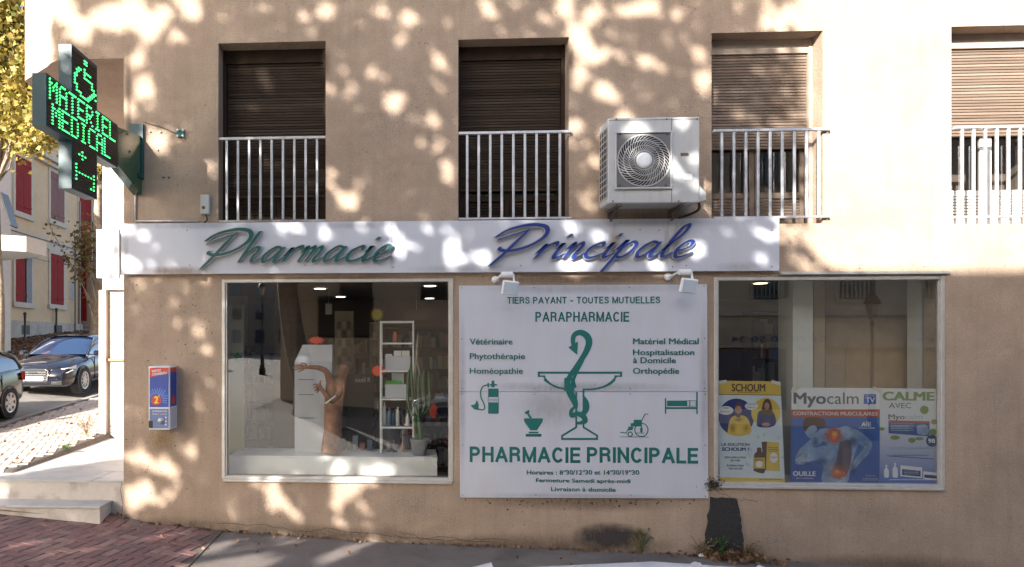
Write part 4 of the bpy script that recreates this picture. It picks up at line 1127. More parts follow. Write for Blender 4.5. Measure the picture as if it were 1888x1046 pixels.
# right side panel
def vs_(f, zz): return (xv1+.0006, YV+.02+f*(-.03-YV), zz)
def side_prism(f0_, f1_, za_, zb_, m, nm, off=.002):
    mb = MB(); mb.box((xv1+off-.0015, YV+.015+f0_*(.22), za_), (xv1+off, YV+.015+f1_*(.22), zb_)); mb.build(nm, m, vd)
H = zv1-zv0
side_prism(0, 1, zv0+H*.36, zv1-H*.09, M_VB, 'side_sheet'); side_prism(0, 1, zv1-H*.088, zv1-H*.02, M_VR, 'side_band'); side_prism(.08, .92, zv0+H*.03, zv0+H*.34, M_PANEL, 'notice')
mb = MB(); mb.lathe([(.06, xv1+.0022), (.06, xv1+.0035)], (0, -.14, zv0+H*.47), 'X', 18); mb.build('side_disc', M_VR, vd)

# ================================================================== LED pharmacy cross
cr0 = Vector((*cw((85-PX0)*6.38/FPX, 6.38), 0)); cr1 = Vector((*cw((217-PX0)*7.93/FPX, 7.93), 0))
du = (cr1-cr0); LW = du.length; du.normalize(); dn = Vector((du.y, -du.x, 0))     # dn: towards the viewer's right
if dn.x < 0: dn = -dn
zc = CH - (183-PY0)*6.38/FPX
zc = (CH - (183-PY0)*6.38/FPX + (CH - (259.5-PY0)*7.93/FPX))/2 - .035
cross = thing('pharmacy_cross', (cr1.x, -.1, zc-.75), 'green lit pharmacy cross with dotted light text projecting from the wall', 'sign')
HT = 1.46; AH = .50
# column position along u from its pixel edges
def u_at(px):
    lo, hi = 0, LW
    for _ in range(40):
        m_ = (lo+hi)/2; p = cr0+du*m_; a, b = cam_frame(p.x, p.y)
        if PX0+FPX*a/b < px: lo = m_
        else: hi = m_
    return lo
u0, u1 = u_at(132), u_at(179)
TK = .135
def cpt(u, v, w): p = cr0 + du*u + dn*w; return (p.x, p.y, zc+v)
outline = [(0, -AH/2), (u0, -AH/2), (u0, -HT/2), (u1, -HT/2), (u1, -AH/2), (LW, -AH/2), (LW, AH/2), (u1, AH/2), (u1, HT/2), (u0, HT/2), (u0, AH/2), (0, AH/2)]
def cross_solid(mb, scale, w0, w1, mi=0):
    cx = (u0+u1)/2
    o = [(u + (scale if u in (0, u0) else -scale)*1.0, v + (scale if v < 0 else -scale)) for u, v in outline]
    n = len(o)
    mb.add([cpt(u, v, w0) for u, v in o] + [cpt(u, v, w1) for u, v in o], [tuple(range(n)), tuple(range(2*n-1, n-1, -1))] + [(i, (i+1) % n, n+(i+1) % n, n+i) for i in range(n)], mi)
M_CG = flat('cross_casing_green', (.012, .060, .075), .45)
mb = MB(); cross_solid(mb, 0, 0, -TK); mb.build('casing', M_CG, cross)
M_LEDP = flat('led_panel_brown', (.045, .030, .022), .5)
mb = MB(); cross_solid(mb, .022, .004, .0005); mb.build('led_panel', M_LEDP, cross)
mb = MB(); cross_solid(mb, .022, -TK-.0005, -TK-.004); mb.build('led_panel', M_LEDP, cross)
# louvre ribs
mb = MB(); pt = .0305; v = -HT/2+.03
def ubox(ua, ub, va, vb, w0, w1):
    mb.add([cpt(ua, va, w0), cpt(ub, va, w0), cpt(ub, vb, w0), cpt(ua, vb, w0), cpt(ua, va, w1), cpt(ub, va, w1), cpt(ub, vb, w1), cpt(ua, vb, w1)], [(0,1,2,3),(7,6,5,4),(0,4,5,1),(1,5,6,2),(2,6,7,3),(3,7,4,0)])
while v < HT/2-.03:
    a, b = (.03, LW-.03) if abs(v) < AH/2-.03 else (u0+.03, u1-.03)
    ubox(a, b, v, v+.006, .0045, .012); v += pt
o = mb.build('louvre', flat('louvre_dark', (.06, .045, .035), .6), cross); o['kind'] = 'stuff'
F5 = {'M': '10001 11011 10101 10101 10001 10001 10001', 'A': '01110 10001 10001 11111 10001 10001 10001', 'T': '11111 00100 00100 00100 00100 00100 00100',
      'E': '11111 10000 10000 11110 10000 10000 11111', 'R': '11110 10001 10001 11110 10100 10010 10001', 'I': '01110 00100 00100 00100 00100 00100 01110',
      'L': '10000 10000 10000 10000 10000 10000 11111', 'D': '11110 10001 10001 10001 10001 10001 11110', 'C': '01111 10000 10000 10000 10000 10000 01111'}
CHAIR = ['000001100000', '000001100000', '000000000000', '000001000000', '001101111000', '011001000000', '010001111100', '110000000100', '100000000110', '100000000011', '110000000110', '010000001101', '011100011000', '000111110000']
PLUS = ['0010000', '0111000', '0010000', '0000000', '1000000', '1000001', '1111111', '1000001', '1000001', '0000011']
mbd = MB()
pu = LW/50
def dot(u, v):
    h = pu*.30; g = .0075
    mbd.add([cpt(u-h, v-g, .013), cpt(u+h, v-g, .013), cpt(u+h, v+g, .013), cpt(u-h, v+g, .013), cpt(u-h, v-g, .0045), cpt(u+h, v-g, .0045), cpt(u+h, v+g, .0045), cpt(u-h, v+g, .0045)], [(0,1,2,3),(0,4,5,1),(1,5,6,2),(2,6,7,3),(3,7,4,0)])
for word, vt, ua in (('MATERIEL', .215, .05), ('MEDICAL', -.015, .10)):
    u = ua
    for ch in word:
        rows_ = F5[ch].split()
        for r_, row in enumerate(rows_):
            for c_, bit in enumerate(row):
                if bit == '1': dot(u+c_*pu, vt - r_*.0305)
        u += 6*pu*(.98)
cu = (u1-u0)/13.5
for r_, row in enumerate(CHAIR):
    for c_, bit in enumerate(row):
        if bit == '1': dot(u0+.05+c_*cu, HT/2-.07-r_*.030)
for r_, row in enumerate(PLUS):
    for c_, bit in enumerate(row):
        if bit == '1': dot(u0+.08+c_*(u1-u0-.14)/6.5, -AH/2-.06-r_*.038)
M_LED = flat('led_green', (.06, .95, .22), .4, emit=.85)
o = mbd.build('led_dot', M_LED, cross); o['kind'] = 'stuff'
# green wing and wall plate
zt = zc + AH/2; 
mb = MB(); wend = Vector((wx(262, -.02), -.03, 0)); 
g0 = cr1+du*.012
def gp(p, z, w): q = Vector(p)+dn*w; return (q.x, q.y, z)
mb.add([gp(g0, zt-.02, .0), gp(wend, zt+.03, 0), gp(wend, zc-.45, 0), gp(g0, zc-.22, 0), gp(g0, zt-.02, -TK*.8), gp(wend, zt+.03, -TK*.8), gp(wend, zc-.45, -TK*.8), gp(g0, zc-.22, -TK*.8)], [(0,1,2,3),(7,6,5,4),(0,4,5,1),(1,5,6,2),(2,6,7,3),(3,7,4,0)])
mb.build('wing', flat('wing_green', (.010, .07, .035), .12, coat=.8), cross)
x0, z1 = W(236, 237, -.02); x1, z0 = W(265, 331, -.02)
mb = MB(); mb.box((x0+.02, -.045, z0), (x1, -.001, z1+.05), bev=.003); mb.build('wall_plate', M_CG, cross)
mb = MB(); xq, zq = W(250, 322, -.05); mb.box((x0, -.1, z0+.005), (x1, -.046, z0+.06)); mb.tube([(xq, -.1, z0-.01), (xq, -.1, z0+.12)], .01, 6); mb.build('clamp', M_CG, cross)
# ================================================================== posters in the right shop window
YP = .058
def pz(px, py): return W(px, py, YP)
def shape(name, pts, m, par, lay=1, f=pz, Y=None):
    Y = YP if Y is None else Y
    mb = MB(); mb.prism_y([f(*p) for p in pts], Y-.0008*lay-.0006, Y-.0008*lay+.0001); return mb.build(name, m, par, fix=True)
def ell(cx, cy, rx, ry, n=28, a0=0): return [(cx+rx*math.cos(2*math.pi*k/n+a0), cy-ry*math.sin(2*math.pi*k/n+a0)) for k in range(n)]
def smooth_poly(pts, k=4):
    c = catmull([(p[0], p[1], 0) for p in pts] + [(pts[0][0], pts[0][1], 0)], k); return [(v.x, v.y) for v in c[:-1]]
def ptext(s, a, b, c, e, m, par, bold=.02, lay=3, rot=0): return text(s, a, b, c, e, YP-.0008*lay, m, par, bold=bold, depth=.0005, rot=rot)
C_YEL = flat('print_yellow', (.60, .43, .08), .5); C_PALE = flat('print_pale_blue', (.56, .63, .68), .5); C_NAVY = flat('print_navy', (.02, .035, .16), .5); C_BRN = flat('print_brown', (.10, .055, .035), .5)
C_SKIN = mat('print_skin', (.42, .24, .17), .5, var=.25, scale=30); C_GREY = flat('print_grey', (.10, .10, .12), .5); C_WHT = flat('print_white', (.66, .67, .68), .5)
C_SK2 = mat('print_blue_skin', (.26, .33, .46), .5, var=.35, scale=9); C_SK3 = mat('print_blue_skin_dark', (.10, .13, .24), .5, var=.3, scale=14); C_ORG = mat('print_orange_glow', (.62, .16, .07), .5, var=.3, scale=20); C_RED = mat('print_red_band', (.40, .095, .055), .5, var=.1); C_GRN = flat('print_olive_green', (.20, .27, .10), .5)
C_YORG = flat('print_hot', (.80, .42, .12), .5)
M_TAPE = flat('sticky_tape', (.60, .58, .50), .25)
def tape(px, py, a, par):
    mb = MB(); c, s = math.cos(a), math.sin(a)
    mb.prism_y([pz(px+c*u-s*v, py-s*u-c*v) for u, v in ((-9, -3), (9, -3), (9, 3), (-9, 3))], YP-.008, YP-.0074); mb.build('tape', M_TAPE, par)
def fine_print(px0, py, px1, n, m, par, step=3.2, lay=3):
    mb = MB()
    for k in range(n):
        x = px0
        while x < px1:
            w_ = rnd.uniform(1.5, 5); mb.prism_y([pz(x, py+k*step), pz(min(x+w_, px1), py+k*step), pz(min(x+w_, px1), py+k*step+1.1), pz(x, py+k*step+1.1)], YP-.0008*lay, YP-.0006*lay); x += w_+1
    o = mb.build('fine_print', m, par); o['kind'] = 'stuff'
# --- yellow and pale blue medicine poster
p1 = thing('poster', (*[W(1383, 888, YP)[0]], YP, W(1383, 888, YP)[1]), 'yellow topped medicine poster with man and woman in circles, leftmost in right window', 'poster')
shape('sheet', [(1320, 702), (1439, 704), (1447, 888), (1327, 886)], C_PALE, p1, 0)
shape('yellow_band', [(1320, 702), (1439, 704), (1440, 728.5), (1321, 727)], C_YEL, p1, 1)
shape('yellow_band', [(1326.8, 880), (1447, 882.5), (1447.3, 889), (1327, 887)], C_YEL, p1, 1)
shape('band_rule', [(1321, 727), (1440, 728.5), (1440, 729.5), (1321, 728.2)], C_BRN, p1, 2)
ptext('SCHOUM', 1349, 708, 1411, 722, C_BRN, p1, .03)
shape('navy_circle', ell(1357.5, 769, 33, 34), C_NAVY, p1, 1)
shape('yellow_circle', ell(1412, 761, 27, 27), C_YEL, p1, 2)
shape('man_jumper', smooth_poly([(1341, 800), (1345, 776), (1354, 767), (1372, 767), (1381, 777), (1385, 796), (1372, 803), (1355, 804)]), C_YEL, p1, 3)
shape('man_head', ell(1361, 757, 6.5, 9), C_SKIN, p1, 4); shape('man_beard', smooth_poly([(1355, 760), (1361, 763), (1367, 760), (1365, 768), (1361, 770), (1357, 768)]), C_GREY, p1, 5); shape('man_hair', smooth_poly([(1354, 753), (1356, 744), (1361, 742), (1367, 745), (1368, 753), (1364, 749), (1358, 749)]), C_BRN, p1, 5)
shape('woman_jumper', smooth_poly([(1395, 785), (1397, 763), (1404, 757), (1420, 757), (1428, 765), (1430, 782), (1418, 788), (1402, 788)]), C_NAVY, p1, 3)
shape('woman_hair', smooth_poly([(1403, 768), (1406, 745), (1412, 736), (1419, 738), (1423, 750), (1424, 770), (1417, 766), (1410, 766)]), C_BRN, p1, 4); shape('woman_face', ell(1413.5, 749, 4.6, 7), C_SKIN, p1, 5)
FOLD = [soft_stain('print_ochre_fold', (.35, .22, .03), .4, 2, .45), soft_stain('print_navy_fold', (.05, .08, .28), .5, 2, .45)]
for a, m_ in [((1343, 778, 1358, 802), 0), ((1368, 778, 1384, 802), 0), ((1398, 765, 1410, 786), 1), ((1416, 765, 1429, 786), 1), ((1350, 768, 1374, 780), 0)]: stain(*a, FOLD[m_], Y=YP-.0035, parent=p1, nm='print_shading')
shape('woman_hands', ell(1412, 783, 8, 3.5), C_SKIN, p1, 5)
shape('speech_bubble', ell(1338, 757, 14, 8), C_WHT, p1, 3); ptext('UNE', 1333, 751, 1343, 754, C_GREY, p1, 0, 4); ptext('FRAGILE ?', 1328, 757, 1348, 761, C_GREY, p1, 0, 4)
shape('speech_bubble', ell(1385, 749, 12, 7, 18), C_WHT, p1, 4); ptext('DIGESTION', 1377, 744, 1393, 747, C_GREY, p1, 0, 5); ptext('DIFFICILE', 1377, 750, 1393, 753, C_GREY, p1, 0, 5)
ptext('LA SOLUTION', 1330, 817, 1382, 822.5, C_NAVY, p1, .03); ptext('SCHOUM !', 1331, 825, 1381, 832, C_NAVY, p1, .04)
ptext('DÉTOXIFICATION', 1336, 842, 1375, 845.5, C_NAVY, p1, .02); ptext('DU FOIE', 1347, 847.5, 1364, 851, C_NAVY, p1, .02); ptext('ÉLIMINATION', 1340, 857, 1371, 860.5, C_NAVY, p1, .02); ptext('DES EXCÈS', 1344, 862.5, 1369, 866, C_NAVY, p1, .02)
shape('carton_side', [(1404, 815), (1416, 814), (1416, 868), (1408, 866)], C_BRN, p1, 2); shape('carton', [(1414, 814), (1436, 816), (1438, 869), (1412, 868)], C_YEL, p1, 3); shape('carton_emblem', ell(1426.5, 844, 7, 9.5), C_WHT, p1, 4); ptext('SCHOUM', 1421, 842, 1432, 845, C_BRN, p1, 0, 5)
shape('bottle', smooth_poly([(1389, 868), (1390, 840), (1395, 833), (1396, 826), (1403, 826), (1404, 833), (1410, 840), (1410, 870), (1400, 872)]), C_BRN, p1, 4); shape('bottle_band', [(1390, 844), (1410, 844), (1410, 864), (1390, 864)], C_YEL, p1, 5); shape('bottle_emblem', ell(1399.5, 856, 6, 6), C_WHT, p1, 6)
fine_print(1400, 883.5, 1440, 1, C_BRN, p1, lay=4); fine_print(1361, 722.8, 1401, 1, C_BRN, p1, lay=4); fine_print(1416, 825, 1434, 3, C_BRN, p1, lay=6); fine_print(1391, 846, 1408, 2, C_BRN, p1, 2.4, lay=8); tape(1330, 705, .2, p1); tape(1430, 706, -.3, p1)
C_SPRIG = flat('print_sprig', (.36, .42, .48), .5)
mb = MB()
for (x, y, a, l) in [(1385, 845, 2.2, 12), (1384, 860, 2.6, 12), (1399, 812, 1.8, 10), (1406, 806, .9, 8), (1432, 812, .9, 9), (1439, 845, .4, 7), (1386, 835, 1.9, 10)]:
    q = [pz(x+l*t/3*math.cos(a), y-l*t/3*math.sin(a)) for t in range(4)]; ribbon(mb, q, .004, YP-.0016, YP-.0008, smooth=False)
    for t in (1, 2): 
        for s in (-1, 1):
            bx, by = x+l*t/3*math.cos(a), y-l*t/3*math.sin(a); ribbon(mb, [pz(bx, by), pz(bx+4*math.cos(a+s*.8), by-4*math.sin(a+s*.8))], .005, YP-.0016, YP-.0008, smooth=False)
mb.build('sprig_print', C_SPRIG, p1, fix=False)

# gradient print materials
def vgrad(name, z0, c0, z1, c1, var=.06):
    m = mat(name, c0, .5, var=var); n = m.node_tree.nodes; l = m.node_tree.links
    g = n.new('ShaderNodeNewGeometry'); sx = n.new('ShaderNodeSeparateXYZ'); l.new(g.outputs['Position'], sx.inputs[0])
    mr = n.new('ShaderNodeMapRange'); mr.inputs[1].default_value = z0; mr.inputs[2].default_value = z1; l.new(sx.outputs[2], mr.inputs[0])
    r = n.new('ShaderNodeValToRGB'); r.color_ramp.elements[0].color = (*c0, 1); r.color_ramp.elements[1].color = (*c1, 1); l.new(mr.outputs[0], r.inputs[0])
    l.new(r.outputs[0], n['Principled BSDF'].inputs['Base Color']); return m
zb_, zt_ = W(1600, 888, YP)[1], W(1600, 716, YP)[1]
C_BACK = vgrad('print_blue_backdrop', zb_, (.05, .09, .30), zt_, (.07, .16, .42))
C_FADE = vgrad('print_white_to_blue', zb_, (.10, .15, .42), zb_+(zt_-zb_)*.62, (.60, .61, .63))
p2 = thing('poster', (W(1540, 888, YP)[0], YP, zb_), 'blue poster of a bare bent back with orange pain spots in right window', 'poster')
shape('sheet', [(1460, 715), (1622, 716), (1621, 890), (1457, 889)], C_BACK, p2, 0)
shape('white_band', [(1460, 715), (1622, 716), (1622, 755), (1459, 756)], C_WHT, p2, 1)
shape('red_band', [(1459, 755.5), (1621.5, 755), (1621.5, 769), (1458.5, 770)], C_RED, p2, 2)
ptext('Myo', 1463, 724, 1523, 745, C_GREY, p2, .025); ptext('calm', 1525, 724, 1583, 745, C_GREY, p2, -.012)
ptext('CONTRACTIONS MUSCULAIRES', 1462, 759, 1618, 766.5, C_WHT, p2, .01)
fine_print(1584, 789, 1612, 1, C_WHT, p2, lay=6); fine_print(1590, 882, 1618, 2, C_SPRIG, p2, 2.6, lay=6); tape(1466, 718, .6, p2); tape(1616, 719, -.5, p2)
G_OR = soft_stain('print_pain_glow', (.70, .17, .07), .75, 2, .42); G_YE = soft_stain('print_pain_core', (.85, .48, .18), .7, 2, .45); G_LI = soft_stain('print_skin_light', (.50, .55, .64), .45, 2, .45); G_DK = soft_stain('print_skin_shade', (.06, .08, .17), .5, 2, .45); G_BL = soft_stain('print_backdrop_light', (.12, .26, .55), .4, 2, .4)
def glow(x0, y0, x1, y1, m, dy=0): stain(x0, y0, x1, y1, m, Y=YP-.0062+dy*-8, parent=p2, nm='print_shading')
# back figure
shape('head_hair', smooth_poly([(1480, 790), (1481, 777), (1488, 770), (1510, 770), (1521, 776), (1520, 788), (1508, 790), (1500, 796), (1490, 798)]), C_BRN, p2, 2)
shape('face', smooth_poly([(1484, 797), (1492, 787), (1502, 785), (1506, 792), (1500, 804), (1493, 808), (1488, 804)]), C_SK2, p2, 3)
shape('torso', smooth_poly([(1505, 800), (1525, 790), (1545, 789), (1562, 786), (1578, 797), (1584, 812), (1578, 830), (1572, 850), (1566, 872), (1560, 889.5), (1517, 889), (1518, 860), (1508, 848), (1512, 830), (1520, 816)]), C_SK2, p2, 3)
shape('far_arm', smooth_poly([(1560, 787), (1580, 793), (1600, 808), (1608, 820), (1600, 838), (1588, 850), (1578, 862), (1568, 868), (1574, 850), (1588, 832), (1592, 824), (1575, 812)]), C_SK2, p2, 4)
shape('near_arm', smooth_poly([(1466, 842), (1475, 828), (1492, 812), (1512, 792), (1528, 791), (1530, 803), (1512, 818), (1498, 834), (1500, 848), (1480, 856), (1467, 855)]), C_SK2, p2, 4)
shape('upper_arm', smooth_poly([(1466, 848), (1480, 838), (1500, 828), (1520, 822), (1536, 830), (1535, 844), (1518, 848), (1495, 850), (1478, 857)]), mat('print_blue_skin_lit', (.36, .42, .54), .5, var=.3, scale=10), p2, 5)
shape('spine_shadow', smooth_poly([(1548, 815), (1566, 812), (1570, 838), (1562, 872), (1545, 878), (1534, 868), (1542, 846)]), mat('print_brown_back', (.14, .10, .12), .5, var=.3), p2, 5)
glow(1514, 782, 1560, 826, G_OR); glow(1518, 786, 1556, 820, G_OR); glow(1526, 790, 1550, 812, G_YE)
glow(1522, 852, 1568, 889, G_OR); glow(1526, 856, 1564, 889, G_OR); glow(1532, 860, 1556, 880, G_YE)
for a in [(1470, 832, 1500, 850), (1500, 822, 1532, 840), (1548, 792, 1572, 812), (1510, 796, 1530, 812), (1586, 812, 1604, 836), (1522, 846, 1542, 876)]: glow(*a, G_LI)
for a in [(1540, 815, 1556, 880), (1500, 842, 1530, 858), (1470, 848, 1500, 860), (1558, 800, 1586, 830), (1494, 800, 1512, 830), (1566, 850, 1580, 880), (1540, 788, 1552, 815), (1512, 812, 1530, 826)]: glow(*a, G_DK)
for a in [(1470, 775, 1560, 889), (1560, 780, 1622, 860)]: glow(*a, G_BL, -.0004)
mb = MB()
for (a, b) in [((1532, 805), (1545, 795)), ((1536, 807), (1548, 800)), ((1542, 873), (1556, 883)), ((1556, 873), (1542, 883)), ((1541, 872), (1545, 876)), ((1557, 871), (1552, 876))]: ribbon(mb, [pz(*a), pz(*b)], .012, YP-.0075, YP-.0062, smooth=False)
mb.build('tape_cross', C_WHT, p2, fix=False)
ptext('AÏE', 1588, 779, 1606, 786.5, C_WHT, p2, .03, 6); ptext('LES CERVICALES', 1582, 788.5, 1613, 790.5, C_WHT, p2, 0, 6); ptext('OUILLE', 1462, 869, 1504, 878, C_WHT, p2, .03, 6); ptext('LES LOMBAIRES', 1468, 881, 1500, 883.5, C_WHT, p2, 0, 6); ptext('PHARMA', 1596, 876, 1615, 879.5, C_SK2, p2, 0, 6)
shape('blue_tag', [(1593, 727), (1615, 727), (1615, 745), (1604, 745), (1601, 748), (1600, 745), (1592, 745)], flat('print_royal', (.06, .12, .42), .5), p2, 3); ptext('TV', 1596, 733, 1613, 743, C_WHT, p2, .03, 4); ptext('VU SUR', 1596, 728.5, 1612, 731.5, C_WHT, p2, 0, 4)
p3 = thing('poster', (W(1672, 888, YP)[0], YP, zb_), 'pale green and blue calming product poster, rightmost in right window', 'poster')
shape('sheet', [(1622.5, 716), (1726, 717), (1727.5, 892), (1622, 890)], C_FADE, p3, 0)
ptext('CALME', 1627, 722.5, 1723, 739, C_GRN, p3, .04); ptext('AVEC', 1639, 743, 1680, 753, C_GREY, p3, .0); ptext('Myo', 1638, 764, 1668, 773, C_GREY, p3, .01); ptext('calm', 1669, 764, 1701, 773, C_SPRIG, p3, 0)
shape('box_print', [(1638, 776), (1714, 778), (1713, 805), (1638, 799)], flat('print_box_blue', (.07, .10, .28), .5), p3, 2); shape('box_stripe', [(1638, 775), (1714, 777), (1714, 781), (1638, 779)], C_RED, p3, 3)
shape('box_picture', smooth_poly([(1690, 785), (1705, 783), (1712, 792), (1708, 802), (1692, 800)]), C_SK2, p3, 4)
for yy in (785, 789, 793): shape('box_line', [(1642, yy), (1675, yy+.6), (1675, yy+1.7), (1642, yy+1.1)], C_SPRIG, p3, 4)
for (x, y, r, q) in [(1704, 756, 8, 8), (1626, 791, 5, 3), (1650, 807, 9, 4), (1681, 812, 7, 5), (1695, 809, 8, 3), (1722, 778, 6, 5), (1720, 797, 8, 6)]: shape('leaf_print', ell(x, y, r, q, 12, .5), C_GRN, p3, 3)
shape('badge', ell(1718, 813, 11, 11), flat('print_badge', (.04, .07, .17), .5), p3, 5); ptext('98', 1711, 809, 1724, 817, C_WHT, p3, .03, 6)
ptext('MYOCALM', 1637, 824, 1665, 828, C_SPRIG, p3, .01); ptext('SOULAGEMENT', 1669, 824, 1719, 828.5, C_SPRIG, p3, .01); ptext('VOTRE DOS !', 1659, 832, 1700, 836.5, C_SPRIG, p3, .01); fine_print(1642, 781, 1684, 5, C_SPRIG, p3, 3, lay=5); fine_print(1640, 884, 1720, 1, C_WHT, p3, lay=5); fine_print(1666, 868, 1694, 3, C_SPRIG, p3, 2.8, lay=5); fine_print(1645, 839, 1712, 1, C_NAVY, p3, lay=4)
shape('rule', [(1635, 840), (1721, 846), (1721, 847.2), (1635, 841.2)], C_NAVY, p3, 2)
for (x, w_, h) in [(1634, 8, 22), (1650, 9, 26)]: shape('bottle_print', smooth_poly([(x-w_/2, 880), (x-w_/2, 880-h*.6), (x-1.5, 880-h*.75), (x-1.5, 880-h), (x+1.5, 880-h), (x+1.5, 880-h*.75), (x+w_/2, 880-h*.6), (x+w_/2, 880)]), C_WHT, p3, 2)
shape('carton_print', [(1660, 858), (1700, 862), (1700, 882), (1660, 878)], C_WHT, p3, 2); shape('carton_print', [(1663, 865), (1697, 868), (1697, 879), (1663, 876)], C_NAVY, p3, 3); shape('carton_print', [(1702, 869), (1728, 872), (1728, 886), (1702, 883)], C_WHT, p3, 2); shape('carton_print', [(1704, 875), (1728, 877), (1728, 883), (1704, 881)], C_NAVY, p3, 3)

# ================================================================== inside the right shop window
M_BEIGE = mat('beige_board', (.46, .38, .29), .7, var=.08); M_PALEB = mat('pale_board', (.60, .61, .59), .6, var=.05)  # beige boards lightened to stand for the street mirrored in the glass
def ibox(name, px0, py0, px1, py1, Y, dep, m, label, cat, **k):
    x0, z1 = W(px0, py0, Y); x1, z0 = W(px1, py1, Y)
    if 'zb' in k: z0 = k['zb']
    mb = MB(); mb.box((x0, Y, z0), (x1, Y+dep, z1), bev=.004); o = mb.build(name, m); setp(o, label, cat); return o
ibox('display_column', 1462, 470, 1499, 715, .55, .35, M_PALEB, 'pale square column standing behind the middle of the right window', 'column', zb=ZF)
ibox('partition_board', 1500, 470, 1521, 715, .75, .06, M_BEIGE, 'narrow beige board beside the pale column in right window', 'board', zb=ZF)
ibox('partition_board', 1521.5, 470, 1697, 715, .9, .06, mat('beige_board_dark', (.40, .315, .24), .7, var=.1), 'wide brown beige backing board behind the right window', 'board', zb=ZF)
ibox('window_post', 1699, 470, 1724, 715, .45, .25, M_PALEB, 'pale post at the right end of the right window', 'post', zb=ZF)
ibox('window_ledge', 1330, 889, 1738, 900, .16, .5, M_WHITE, 'white display ledge under the posters in right window', 'ledge', zb=ZF)
ibox('blue_carton', 1432, 640, 1459, 662, 1.0, .2, flat('carton_blue', (.03, .08, .25)), 'blue carton on a dark shelf behind the right window', 'box')
# shelving with goods along the back wall of the shop
goods_cols = [(.30, .28, .25), (.10, .14, .2), (.28, .10, .07), (.12, .2, .14), (.22, .19, .10), (.35, .35, .36), (.06, .06, .08)]
GM = [flat('pack_%d' % i, c, .5) for i, c in enumerate(goods_cols)]
M_SHELF = mat('shelf_dark', (.05, .04, .035), .6)
def shelf_unit(x0, x1, y, z0, z1, n, label, dens=.85):
    t = thing('shelf_unit', ((x0+x1)/2, y, z0), label, 'shelf')
    mb = MB(); mb.box((x0, y+.28, z0), (x1, y+.30, z1)); mb.build('back_panel', M_SHELF, t)
    for s in (x0, x1-.02):
        mb = MB(); mb.box((s, y, z0), (s+.02, y+.279, z1)); mb.build('side_panel', M_SHELF, t)
    mp = MB()
    for k in range(n+1):
        z = z0 + (z1-z0-.02)*k/n
        mb = MB(); mb.box((x0+.021, y, z), (x1-.021, y+.279, z+.018)); mb.build('shelf', M_SHELF if k else M_SHELF, t)
        if k == n: break
        x = x0+.04
        while x < x1-.1:
            w_ = rnd.uniform(.04, .11); h = rnd.uniform(.4, .8)*(z1-z0)/n
            if rnd.random() < dens:
                mp.box((x, y+.03+rnd.uniform(0, .04), z+.019), (x+w_*.92, y+.15, z+.019+h), mi=rnd.randrange(len(GM)))
            x += w_
    o = mp.build('packs', GM, t); o['kind'] = 'stuff'
shelf_unit(wx(700, 4.6), wx(835, 4.6), 4.6, ZF, 2.75, 6, 'dark shelf full of small packs at the back right of the left shop')
shelf_unit(wx(560, 4.8), wx(690, 4.8), 4.8, ZF, 2.6, 6, 'dark shelf of packs at the back centre of the left shop')
shelf_unit(wx(1385, 2.2), wx(1462, 2.2), 2.2, ZF, 2.95, 7, 'dark shelf of packs behind the left part of right window')
# ================================================================== inside the left shop window
x0, z1 = W(423, 840, .35); x1, z0 = W(806, 881, .35)
pl_ = thing('display_plinth', ((x0+x1)/2, .5, ZF), 'long low white display plinth along the bottom of the left window', 'plinth')
mb = MB(); mb.box((x0, .35, ZF), (x1, .98, z1-.021)); mb.build('body', M_WHITE, pl_)
mb = MB(); mb.box((x0-.004, .345, z1-.02), (x1+.004, .985, z1), bev=.004); mb.build('top', M_WHITE, pl_)
ZPL = z1
# white totem
Yt = .62
tx0, _ = W(543, 700, Yt); tx1, _ = W(612, 700, Yt); ax0, ztt = W(553, 636, Yt-.12)
to = thing('display_totem', ((tx0+tx1)/2, Yt, ZPL), 'white drawer totem with slanted head standing on the plinth', 'display stand')
_, zs = W(560, 668, Yt)
mb = MB(); mb.box((tx0, Yt, ZPL), (tx1, Yt+.3, zs), bev=.005); mb.build('body', M_PANEL, to)
for yy in (700, 728, 771):
    _, zz = W(560, yy, Yt); mb = MB(); mb.box((tx0+.05, Yt-.003, zz-.004), (tx0+.26, Yt-.0005, zz+.004)); mb.build('drawer_line', M_SCREW, to)
mb = MB(); b0, zt0 = W(556, 636, Yt); b1, _ = W(611, 636, Yt)
mb.add([(tx0, Yt, zs+.002), (tx1, Yt, zs+.002), (b1, Yt+.10, zt0), (b0, Yt+.10, zt0), (tx0, Yt+.28, zs+.002), (tx1, Yt+.28, zs+.002), (b1, Yt+.28, zt0), (b0, Yt+.28, zt0)], [(0,1,2,3),(7,6,5,4),(0,4,5,1),(1,5,6,2),(2,6,7,3),(3,7,4,0)])
mb.build('head', M_PANEL, to)
def starburst(name, px, py, rx, ry, Y, m, label, n=14, tilt=0, parent=None):
    x, z = W(px, py, Y); pts = []
    for k in range(2*n):
        a = math.pi*k/n+tilt; r_ = 1.05 if k % 2 == 0 else .62
        pts.append((x+rx/145*math.cos(a)*r_, z+ry/145*math.sin(a)*r_))
    mb = MB(); mb.prism_y(pts, Y, Y+.006); o = mb.build(name, m); setp(o, label, 'price tag'); return o
M_OR = flat('fluo_orange', (.85, .09, .03), .6); M_YG = flat('fluo_yellow', (.55, .45, .06), .6)
starburst('price_star', 583, 628, 17, 9, Yt+.2, M_OR, 'fluorescent orange star card on top of the white totem')
starburst('price_star', 695, 580, 15, 15, 1.5, M_YG, 'yellow star card above the left post of the white rack')
starburst('price_star', 698, 684, 16, 13, .75, M_OR, 'orange star card stuck to the left side of the white rack')
starburst('price_star', 799, 757, 9, 18, .9, M_OR, 'orange star card low at the right of the cactus', n=9, tilt=.3)
